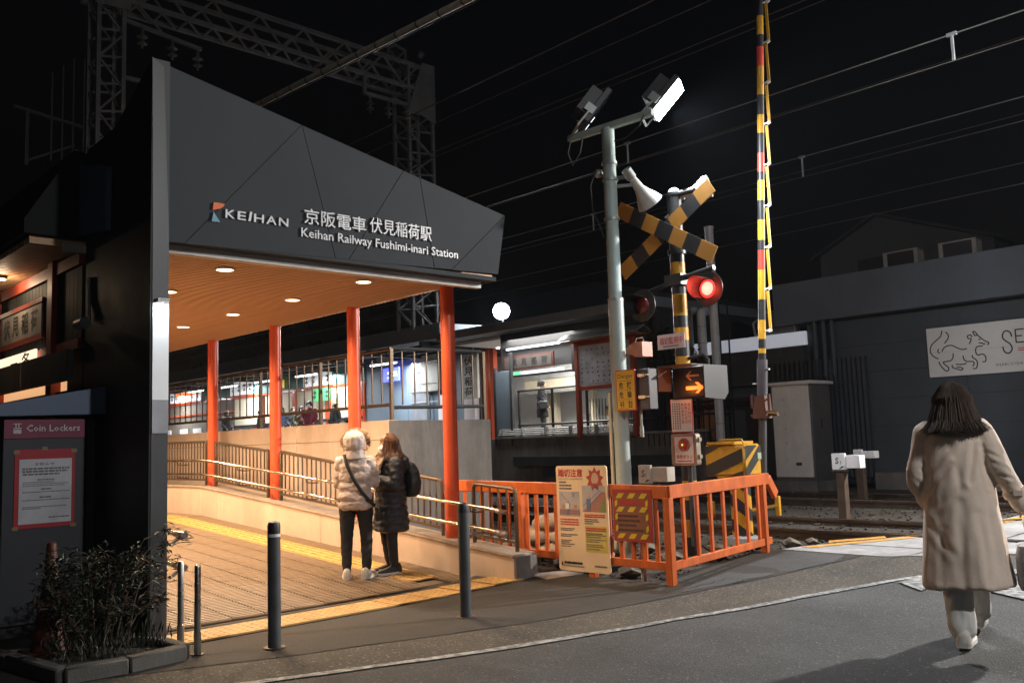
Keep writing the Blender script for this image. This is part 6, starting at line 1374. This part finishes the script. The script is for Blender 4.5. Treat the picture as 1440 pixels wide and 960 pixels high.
def shoe(mb, an, d, m_up, m_sole, s=1.0):
    an = V(an); d = V((d[0], d[1], 0)).normalized(); sd = V((d.y, -d.x, 0)); z0 = an.z - .085
    def ring(t, w, h_, zb): return [an + d * t * s + sd * (w * cos(a)) * s + V((0, 0, zb - an.z + max(0, sin(a)) ** .45 * h_)) for a in [2 * pi * i / 12 for i in range(12)]]
    mb.m(m_up); R_ = [ring(-.078, .026, .06, z0 + .02), ring(-.06, .038, .10, z0 + .015), ring(0, .038, .10, z0 + .015), ring(.06, .042, .068, z0 + .015), ring(.12, .046, .05, z0 + .015), ring(.165, .036, .038, z0 + .016), ring(.185, .012, .02, z0 + .02)]
    k = len(R_); vs = [p for r in R_ for p in r]; mb.add(vs, [(i * 12 + j, i * 12 + (j + 1) % 12, (i + 1) * 12 + (j + 1) % 12, (i + 1) * 12 + j) for i in range(k - 1) for j in range(12)] + [tuple(range(12)), tuple(range((k - 1) * 12, k * 12))])
    mb.m(m_sole); pts = []
    for t_, w in ((-.078, .022), (-.05, .037), (.02, .040), (.10, .049), (.16, .042), (.19, .018)): pts.append((t_, w))
    pl = [an + d * t_ * s + sd * w * s for t_, w in pts] + [an + d * t_ * s - sd * w * s for t_, w in pts[::-1]]
    mb.prism([V((p.x, p.y, z0 - .002)) for p in pl], (0, 0, .026))
def hair(name, c, s, mat, parent, mtx, length, n=420, yaw=0.0, spread=1.0, face_gap=.9, seed=3, flick=.0):
    """scalp cap plus many tapered locks falling from the crown"""
    random.seed(seed); mb = MB(mat); R = Matrix.Rotation(yaw, 3, 'Z'); c = V(c)
    mb.ball(c + R @ V((0, -.016 * s, .028 * s)), (.088 * s, .102 * s, .104 * s), 22, 14, R)
    for i in range(n):
        a = random.uniform(face_gap, 2 * pi - face_gap) + pi / 2; e = random.uniform(.05, 1.35)
        p0 = V((.090 * s * cos(a) * cos(e), .104 * s * sin(a) * cos(e) - .016 * s, .106 * s * sin(e) + .028 * s)); L = length * random.uniform(.92, 1.03)
        out = V((cos(a), sin(a), 0)); p1 = V((.096 * s * cos(a), .108 * s * sin(a) - .016 * s, -.01 * s)) + V((random.gauss(0, .006), random.gauss(0, .006), 0)); mid = p0.lerp(p1, .5) + out * .018 * s * (e > .5)
        p2 = p1 + out * (.012 * spread) + V((0, 0, -(L - .10) * .55)); p3 = p2 + out * (.014 * spread + flick) + V((random.gauss(0, .016), random.gauss(0, .016), -(L - .10) * .45)); w = random.uniform(.0022, .0045) * s
        mb.tube([c + R @ p for p in (p0, mid, p1, p2, p3)], [w * .7, w, w, w * .85, w * .2], 4)
    me = mb.mesh(name, True, 80); me.transform(mtx); o = link(name, me, parent); return o
def place(x, y, z, rz): return Matrix.Translation((x, y, z)) @ Matrix.Rotation(rz, 4, 'Z')
legwear = M('black leggings', (.012, .012, .013), .75, bump=.2, bscale=200)
def mpart(mb, name, parent, mtx, label=None, ang=60):
    me = mb.mesh(name, True, ang); me.transform(mtx); o = link(name, me, parent)
    if label: o['label'] = label
    return o

# ---- woman in the pale puffer jacket
ax, ay = 5.40, 8.30; MA = place(ax, ay, rampz(ay) + .018, radians(-40)); k = .93
pa = thing('person', 'woman seen from behind in a pale pink puffer jacket with fur hood up', 'person', (ax, ay, rampz(ay)))
LA = [((-.085, 0, .80), (-.10, .02, .43), (-.10, -.02, .085)), ((.085, 0, .80), (.10, .03, .43), (.105, 0, .085))]
AA = [((-.14, 0, 1.20), (-.175, .05, .98), (-.08, .24, 1.08)), ((.14, 0, 1.20), (.185, .07, .98), (.08, .25, 1.10))]
bm_ = body_mesh(1.50, LA, AA); remesh(bm_, 'body', .009, skin, pa, 3, None, MA)
mb = MB()
for h_, kn, an in LA: limb(mb, (V(h_) + V((0, 0, .02)), kn, V(an) + V((0, 0, .01))), (.104, .066, .047))
mb.loft([(0, 0, .70, .14, .11), (0, -.005, .80, .175, .13), (0, 0, .92, .16, .12)], 24)
remesh(mb, 'leggings', .010, legwear, pa, 4, None, MA, (.006, 16, 1.0))
puff = M('pale pink puffer fabric', (.52, .42, .37), .52, var=.06, scale=6, bump=.25, bscale=26)
def quilt(z, z0, p, a): return 1 + a * (abs(sin(pi * (z - z0) / p)) ** .6 - .55)
mb = MB(); rings = []
prof = [(.70, .15, .115), (.73, .172, .13), (.80, .175, .14), (.90, .168, .135), (1.0, .165, .13), (1.1, .168, .13), (1.18, .165, .12), (1.235, .14, .10), (1.275, .10, .08), (1.30, .07, .07)]
z = .70
while z <= 1.30:
    rx = curve([(q[0], q[1]) for q in prof], z); ry = curve([(q[0], q[2]) for q in prof], z); g = quilt(z, .70, .098, .13) if z < 1.2 else 1; rings.append((0, 0, z, rx * g, ry * g)); z += .0098
mb.loft(rings, 40, True, 2.3)
for s_, e, w in AA:
    s_, e, w = V(s_), V(e), V(w); P = []; R_ = []
    for i in range(41):
        t_ = i / 40; p = s_.lerp(e, t_ * 2) if t_ < .5 else e.lerp(w, t_ * 2 - 1); P.append(p); R_.append(lerp(.074, .055, t_) * (1 + .12 * (abs(sin(pi * t_ * 5.5)) ** .6 - .5)))
    P2 = [P[max(0, i - 2)] * .25 + P[i] * .5 + P[min(40, i + 2)] * .25 for i in range(41)]; mb.tube(P2, R_, 18); mb.ball(s_ + V((0, 0, -.005)), .074, 14, 10); mb.ball(e, .066, 14, 10)
remesh(mb, 'puffer_jacket', .0085, puff, pa, 2, None, MA, (.012, 13, 1.4))
mb = MB(); hc = V((0, .0, 1.405)); mb.ball(hc + V((0, -.02, .0)), (.118, .128, .135), 26, 18); mb.tube([hc + V((0, -.03, -.08)), hc + V((0, -.02, -.16))], [.10, .125], 22)
remesh(mb, 'hood', .009, puff, pa, 4, None, MA, (.006, 14, .7), [(V(a), V(b), w, m) for a, b, w, m in (((0, -.15, 1.50), (0, -.16, 1.34), .013, .008), ((-.11, -.09, 1.43), (.10, -.10, 1.45), .013, .006), ((-.10, -.09, 1.36), (.11, -.09, 1.38), .014, .007), ((-.06, -.13, 1.49), (-.09, -.10, 1.40), .012, .005))])
random.seed(21); fur = M('cream fur trim', (.60, .46, .32), .9, var=.3, scale=30); mb = MB(fur)
for i in range(1500):
    a = random.uniform(-.25, 2 * pi * .5 + .25) if i % 4 else random.uniform(0, 2 * pi); r = random.uniform(.105, .135); p = hc + V((r * cos(a) * 1.05, .065 + random.uniform(-.03, .05), r * sin(a) * 1.0)); d = V((cos(a) + random.gauss(0, .5), random.gauss(.1, .6), sin(a) + random.gauss(0, .5))).normalized() * random.uniform(.025, .05); sd = d.cross(V((random.random(), random.random(), random.random()))).normalized() * .004
    mb.add([p - sd, p + sd, p + d], [(0, 1, 2)])
mpart(mb, 'fur_trim', pa, MA)
mb = MB(M('black strap', (.012, .012, .013), .5)); P = [(-.10, -.085, 1.285), (-.07, -.145, 1.18), (0, -.168, 1.03), (.08, -.165, .90), (.17, -.10, .78), (.205, -.02, .74)]
mb.tube(P, [(.006, .018)] * 6, 8, side=(0, -1, 0)); mpart(mb, 'bag_strap', pa, MA)
mb = MB(M('black bag', (.015, .015, .016), .5)); mb.cbox((.235, .01, .66), (.06, .19, .16)); o = mpart(mb, 'crossbody_bag', pa, MA); bev(o, .02, 2)
mb = MB(); sw = M('white sneaker', (.62, .58, .52), .5); so = M('white sole', (.70, .67, .62), .6)
for (h_, kn, an), d in zip(LA, ((-.12, 1), (.3, 1))): shoe(mb, an, d, sw, so, 1.05)
mpart(mb, 'sneakers', pa, MA)

# ---- woman in the long dark coat
bx, by = 5.84, 8.30; MB_ = place(bx, by, rampz(by) + .018, radians(78)); 
pb = thing('person', 'brown haired woman in a long dark quilted coat with scarf, mask and backpack', 'person', (bx, by, rampz(by)))
LB = [((-.075, 0, .78), (-.08, .02, .42), (-.075, .0, .085)), ((.08, 0, .78), (.085, .02, .42), (.09, -.03, .085))]
AB = [((-.165, 0, 1.17), (-.21, .03, .94), (-.05, .23, 1.02)), ((.165, 0, 1.17), (.21, .03, .94), (.06, .23, 1.0))]
remesh(body_mesh(1.47, LB, AB), 'body', .009, skin, pb, 3, None, MB_)
mb = MB()
for h_, kn, an in LB: limb(mb, (h_, kn, V(an) + V((0, 0, .01))), (.10, .064, .048))
remesh(mb, 'trousers', .010, legwear, pb, 4, None, MB_, (.006, 16, 1.0))
coatd = M('dark navy quilted coat', (.020, .021, .026), .62, var=.15, scale=8, bump=.2, bscale=30)
mb = MB(); rings = []; prof = [(.44, .17, .15), (.46, .205, .18), (.55, .205, .18), (.75, .19, .16), (.95, .175, .145), (1.1, .175, .14), (1.17, .165, .125), (1.22, .12, .10), (1.26, .075, .075)]; z = .44
while z <= 1.26:
    rx = curve([(q[0], q[1]) for q in prof], z); ry = curve([(q[0], q[2]) for q in prof], z); g = quilt(z, .44, .075, .09) if z < 1.15 else 1; rings.append((0, -.005, z, rx * g, ry * g)); z += .0094
mb.loft(rings, 36, True, 2.2)
for s_, e, w in AB:
    s_, e, w = V(s_), V(e), V(w); P = []; R_ = []
    for i in range(41):
        t_ = i / 40; p = s_.lerp(e, t_ * 2) if t_ < .5 else e.lerp(w, t_ * 2 - 1); P.append(p); R_.append(lerp(.078, .056, t_) * (1 + .09 * (abs(sin(pi * t_ * 7)) ** .6 - .5)))
    P2 = [P[max(0, i - 2)] * .25 + P[i] * .5 + P[min(40, i + 2)] * .25 for i in range(41)]; mb.tube(P2, R_, 16); mb.ball(s_, .078, 12, 8); mb.ball(e, .068, 12, 8)
mb.tube([(.0, -.10, 1.25), (0, -.14, 1.20), (0, -.155, 1.11), (0, -.13, 1.06)], [(.05, .10), (.075, .125), (.06, .115), (.02, .07)], 16, side=(0, 1, 0))
remesh(mb, 'long_coat', .0085, coatd, pb, 2, None, MB_, (.010, 13, 1.3))
scarf = M('beige check scarf', (.27, .19, .13), .9, var=.35, scale=26)
mb = MB()
for j in range(3): mb.tube([(.085 * cos(a) * (1 + .1 * j), .085 * sin(a) + .01, 1.275 - .03 * j + .015 * sin(a * 2 + j)) for a in [2 * pi * i / 16 for i in range(17)]], .038, 10)
mb.tube([(-.06, .09, 1.25), (-.07, .14, 1.17), (-.06, .165, 1.06)], [(.02, .05)] * 3, 12, side=(0, 1, 0)); mb.tube([(.05, .09, 1.24), (.06, .15, 1.15), (.03, .175, 1.0)], [(.02, .05)] * 3, 12, side=(0, 1, 0))
remesh(mb, 'scarf', .009, scarf, pb, 2, None, MB_, (.012, 20, 1))
hb = (0, .014, 1.376); brown = M('brown hair', (.12, .045, .018), .42, var=.35, scale=40)
hair('hair', hb, .93, brown, pb, MB_, .235, 1400, 0, 1.5, .62, 5)
mb = MB(signwhite); mb.ball((0, .085, 1.328), (.052, .035, .042), 14, 10); mpart(mb, 'face_mask', pb, MB_)
mb = MB(M('black backpack', (.012, .012, .013), .6, bump=.2)); mb.loft([(0, -.235, .80, .10, .06), (0, -.245, .83, .135, .085), (0, -.25, .95, .14, .09), (0, -.24, 1.08, .13, .08), (0, -.22, 1.16, .10, .055), (0, -.215, 1.18, .05, .02)], 20, True, 3); remesh(mb, 'backpack', .012, mb.mats[0], pb, 3, None, MB_, (.01, 10, 1))
mb = MB(); bs = M('black shoe', (.015, .015, .016), .5)
for (h_, kn, an), d in zip(LB, ((-.1, 1), (.15, 1))): shoe(mb, an, d, bs, so, 1.05)
mpart(mb, 'shoes', pb, MB_)

# ---- walking woman in the long beige coat
wx, wy = 6.27, 2.49; MW = place(wx, wy, hz(wx) + .004, radians(-72))
pw = thing('person', 'woman with long black hair and white mask walking away in a long beige coat', 'person', (wx, wy, hz(wx)))
LW = [((-.07, 0, .90), (-.06, .02, .50), (-.03, -.05, .095)), ((.07, 0, .90), (.045, .20, .53), (.03, .36, .15))]
AW = [((-.16, -.01, 1.355), (-.238, -.03, 1.06), (-.19, .10, .88)), ((.165, -.01, 1.365), (.265, -.04, 1.12), (.355, .03, .90))]
bodyw = body_mesh(1.66, LW, AW, True, .75); remesh(bodyw, 'body', .0085, skin, pw, 3, None, MW)
trw = M('pale trousers', (.62, .60, .56), .8, var=.08, bump=.15, bscale=120)
mb = MB()
for h_, kn, an in LW: limb(mb, (h_, V(kn) + V((0, -.01, 0)), V(an) + V((0, -.005, .02))), (.12, .09, .088))
remesh(mb, 'wide_trousers', .012, trw, pw, 4, None, MW, (.02, 7, .5))
coatb = M('beige wool coat', (.72, .585, .475), .85, var=.10, scale=5, bump=.35, bscale=160)
FOLDS = [(V(a), V(b), w, m * .42) for a, b, w, m in (((-.20, -.10, .95), (-.02, -.165, 1.16), .022, .013), ((-.20, -.08, 1.01), (.0, -.15, 1.30), .024, .012), ((-.17, -.14, .86), (.04, -.18, 1.02), .022, .010), ((-.19, -.12, .80), (-.05, -.19, .60), .026, .010), ((.13, -.12, 1.31), (.08, -.155, 1.05), .020, .011), ((.16, -.09, 1.27), (.20, -.10, 1.02), .018, .010), ((.0, -.15, 1.28), (.03, -.17, 1.0), .022, .006), ((.02, -.18, .92), (.0, -.22, .40), .030, .012), ((.12, -.16, .85), (.16, -.19, .42), .030, .012), ((-.10, -.17, .75), (-.13, -.20, .42), .030, .012), ((-.27, -.08, 1.10), (-.20, -.09, 1.02), .014, .010), ((-.28, -.05, 1.15), (-.20, -.09, 1.13), .014, .009), ((.22, -.10, 1.17), (.31, -.09, 1.12), .013, .010), ((.24, -.11, 1.09), (.34, -.08, 1.06), .013, .010), ((.18, -.10, 1.24), (.26, -.10, 1.20), .014, .008), ((.30, -.06, 1.0), (.38, -.02, .98), .012, .008))]
mb = MB(); rings = []; prof = [(.37, .26, .215), (.39, .275, .23), (.55, .255, .21), (.80, .232, .185), (1.0, .22, .17), (1.18, .212, .158), (1.30, .20, .145), (1.38, .165, .118), (1.43, .115, .095), (1.47, .078, .082), (1.50, .07, .076)]; z = .37
def foldf(a, z):
    w = max(0, min(1, (1.25 - z) / .7)); return 1 + w * (.035 * sin(a * 5 + z * 2.3) + .025 * sin(a * 9 - z * 3.1 + 1.2))
while z <= 1.50:
    rx = curve([(q[0], q[1]) for q in prof], z); ry = curve([(q[0], q[2]) for q in prof], z); rings.append((.012 * max(0, 1.1 - z), .03 * max(0, 1.0 - z), z, rx, ry)); z += .0141
mb.loft(rings, 64, True, 2.15, foldf)
for i, (s_, e, w) in enumerate(AW):
    P = [V(s_) + V((.03 if i == 0 else -.03, 0, .02)), s_, V(s_).lerp(V(e), .5), e, V(e).lerp(V(w), .5), w]; limb(mb, P, (.07, .078, .074, .068, .064, .062), 18)
remesh(mb, 'long_coat', .009, coatb, pw, 3, None, MW, (.014, 5.5, .34), FOLDS)
mb = MB(coatb); mb.tube([(.085 * cos(a), .085 * sin(a) - .0, 1.475 + .012 * sin(a)) for a in [2 * pi * i / 20 for i in range(21)]], [(.03, .012)] * 21, 8, side=(0, 0, 1)); mpart(mb, 'collar', pw, MW)
mb = MB(coatb); w = V(AW[1][2]); d = (w - V(AW[1][1])).normalized(); mb.lathe(w - d * .10, d, [(.070, 0), (.072, .03), (.070, .035)], 20); mb.cbox(tuple(w - d * .085 + V((.02, -.065, 0))), (.05, .02, .035)); mpart(mb, 'sleeve_strap', pw, MW)
hw_ = (0, .015, 1.554); bh = M('black hair', (.06, .038, .025), .8, var=.4, scale=40)
hair('hair', hw_, 1.11, bh, pw, MW, .275, 6500, .55, 2.6, .80, 9, .004)
mb = MB(signwhite); c = V(hw_) + Matrix.Rotation(.75, 3, 'Z') @ V((0, .092, -.05)); mb.ball(c, (.064, .045, .055), 14, 10, Matrix.Rotation(.75, 3, 'Z')); mpart(mb, 'face_mask', pw, MW)
mb = MB(); bt_ = M('pale boot', (.62, .58, .53), .55)
for (h_, kn, an), d in zip(LW, ((.05, 1), (0, 1))): shoe(mb, V(an), d, bt_, bt_, 1.2)
mpart(mb, 'boots', pw, MW)
tb = thing('tote_bag', 'grey woven bag with a yellow handle in the hand of the walking woman', 'bag', tuple(MW @ V((.37, .08, .5)))); mb = MB(M('woven grey', (.42, .42, .44), .9, var=.3, scale=60, bump=.8, bscale=90)); c = V((.385, .09, .53)); mb.loft([(c.x, c.y, .36, .075, .13), (c.x, c.y, .40, .09, .15), (c.x, c.y, .56, .09, .16), (c.x, c.y, .64, .075, .15)], 24, True, 3.0); mpart(mb, 'bag_body', tb, MW)
mb = MB(signyel); mb.tube([(c.x, c.y - .09, .63), (c.x - .01, c.y - .07, .74), (c.x - .02, c.y - .03, .80), (c.x - .02, c.y + .03, .80), (c.x - .01, c.y + .07, .74), (c.x, c.y + .09, .63)], .014, 8); mpart(mb, 'handle', tb, MW)

# ---- people on the far platform and in the bright hall
def passer(label, x, y, rz, H, coat_c, hair_c, mask=True, bag=False, seed=0, legc=(.03, .03, .035)):
    z = 1.452; m_ = place(x, y, z, rz); t = thing('person', label, 'person', (x, y, z), 'people on the far platform'); k = H / 1.65; q = lambda p: V(p) * k
    st = .06 * (seed % 3 - 1)
    L_ = [(q((-.09, 0, .85)), q((-.09, .02 + st, .47)), q((-.09, -.02 + st * 2, .09))), (q((.09, 0, .85)), q((.09, .02 - st, .47)), q((.09, -.02 - st * 2, .09)))]; A_ = [(q((-.19, 0, 1.34)), q((-.25, -.02, 1.08)), q((-.20, .12, .92))), (q((.19, 0, 1.34)), q((.25, -.02, 1.08)), q((.20, .12, .92)))]
    remesh(body_mesh(H, L_, A_, True), 'body', .016, skin, t, 2, None, m_)
    cm = M('passer coat %d' % seed, coat_c, .8, var=.15); lm = M('passer trousers %d' % seed, legc, .8); mb = MB()
    mb.loft([(0, 0, .62 * k, .20 * k, .15 * k), (0, 0, .64 * k, .22 * k, .16 * k), (0, 0, 1.0 * k, .20 * k, .145 * k), (0, 0, 1.25 * k, .205 * k, .14 * k), (0, 0, 1.36 * k, .17 * k, .11 * k), (0, 0, 1.42 * k, .085 * k, .085 * k)], 24)
    for s_, e, w in A_: limb(mb, (s_, e, w), (.08 * k, .07 * k, .055 * k))
    remesh(mb, 'coat', .016, cm, t, 3, None, m_, (.02, 8, 1)); mb = MB()
    for a in L_: limb(mb, a, (.105 * k, .075 * k, .062 * k))
    remesh(mb, 'trousers', .02, lm, t, 2, None, m_)
    hair('hair', tuple(q((0, .015, 1.545))), k, M('passer hair %d' % seed, hair_c, .5), t, m_, .16 if seed % 2 else .26, 110, 0, 1.0, .75, 30 + seed)
    if mask: mb = MB(signwhite); mb.ball(q((0, .085, 1.495)), (.055 * k, .035 * k, .042 * k), 10, 8); mpart(mb, 'face_mask', t, m_)
    mb = MB()
    for h_, kn, an in L_: shoe(mb, an, (0, 1), black, black)
    mpart(mb, 'shoes', t, m_)
    if bag: mb = MB(black); mb.cbox((.27 * k, 0, .95 * k), (.10, .26, .24)); o = mpart(mb, 'shoulder_bag', t, m_); bev(o, .03, 2)
TC = radians(150)
passer('person in a dark hooded jacket standing right of the fourth column on the far platform', 18.4, 38.5, radians(200), 1.72, (.03, .032, .035), (.015, .012, .01), False, False, 0)
passer('person in a dark blue jacket left of the third column on the far platform', 18.3, 35.2, radians(250), 1.60, (.02, .03, .06), (.02, .015, .01), True, True, 1)
passer('second person in dark blue close to the third column on the far platform', 18.9, 34.5, radians(120), 1.68, (.03, .04, .08), (.02, .015, .01), True, False, 2)
passer('short person in black just right of the third column on the far platform', 18.3, 32.5, radians(170), 1.60, (.025, .025, .03), (.015, .012, .01), False, False, 3)
passer('person in an olive jacket and mask on the far platform', 18.2, 31.7, radians(150), 1.58, (.16, .13, .07), (.02, .014, .01), True, False, 4)
passer('tall person in a dark red jacket and mask on the far platform', 18.2, 31.1, radians(140), 1.74, (.17, .02, .035), (.012, .01, .01), True, False, 5)
passer('person in black left of the second column on the far platform', 18.6, 29.9, radians(100), 1.58, (.02, .02, .022), (.02, .015, .01), True, True, 6)
passer('dark coated person with a bag standing in the bright station hall', 18.9, 19.1, radians(230), 1.72, (.008, .008, .009), (.015, .012, .01), False, True, 7)

# ------------------------------------------------------------------ lamp bloom haze added to stand in for lens bloom round the lamps
hm = bpy.data.materials.new('lamp bloom haze'); hm.use_nodes = True; hn = hm.node_tree; hn.nodes.clear()
ho = hn.nodes.new('ShaderNodeOutputMaterial'); hv = hn.nodes.new('ShaderNodeVolumePrincipled'); hv.inputs['Color'].default_value = (.85, .9, 1.0, 1); hv.inputs['Density'].default_value = HAZE; hn.links.new(hv.outputs[0], ho.inputs['Volume'])
mb = MB(hm); mb.box((-64, -94, -1.3), (164, 164, 15.6)); o = link('haze', mb.mesh('haze', False)); o['kind'] = 'stuff'
bpy.data.objects.remove(_fo)
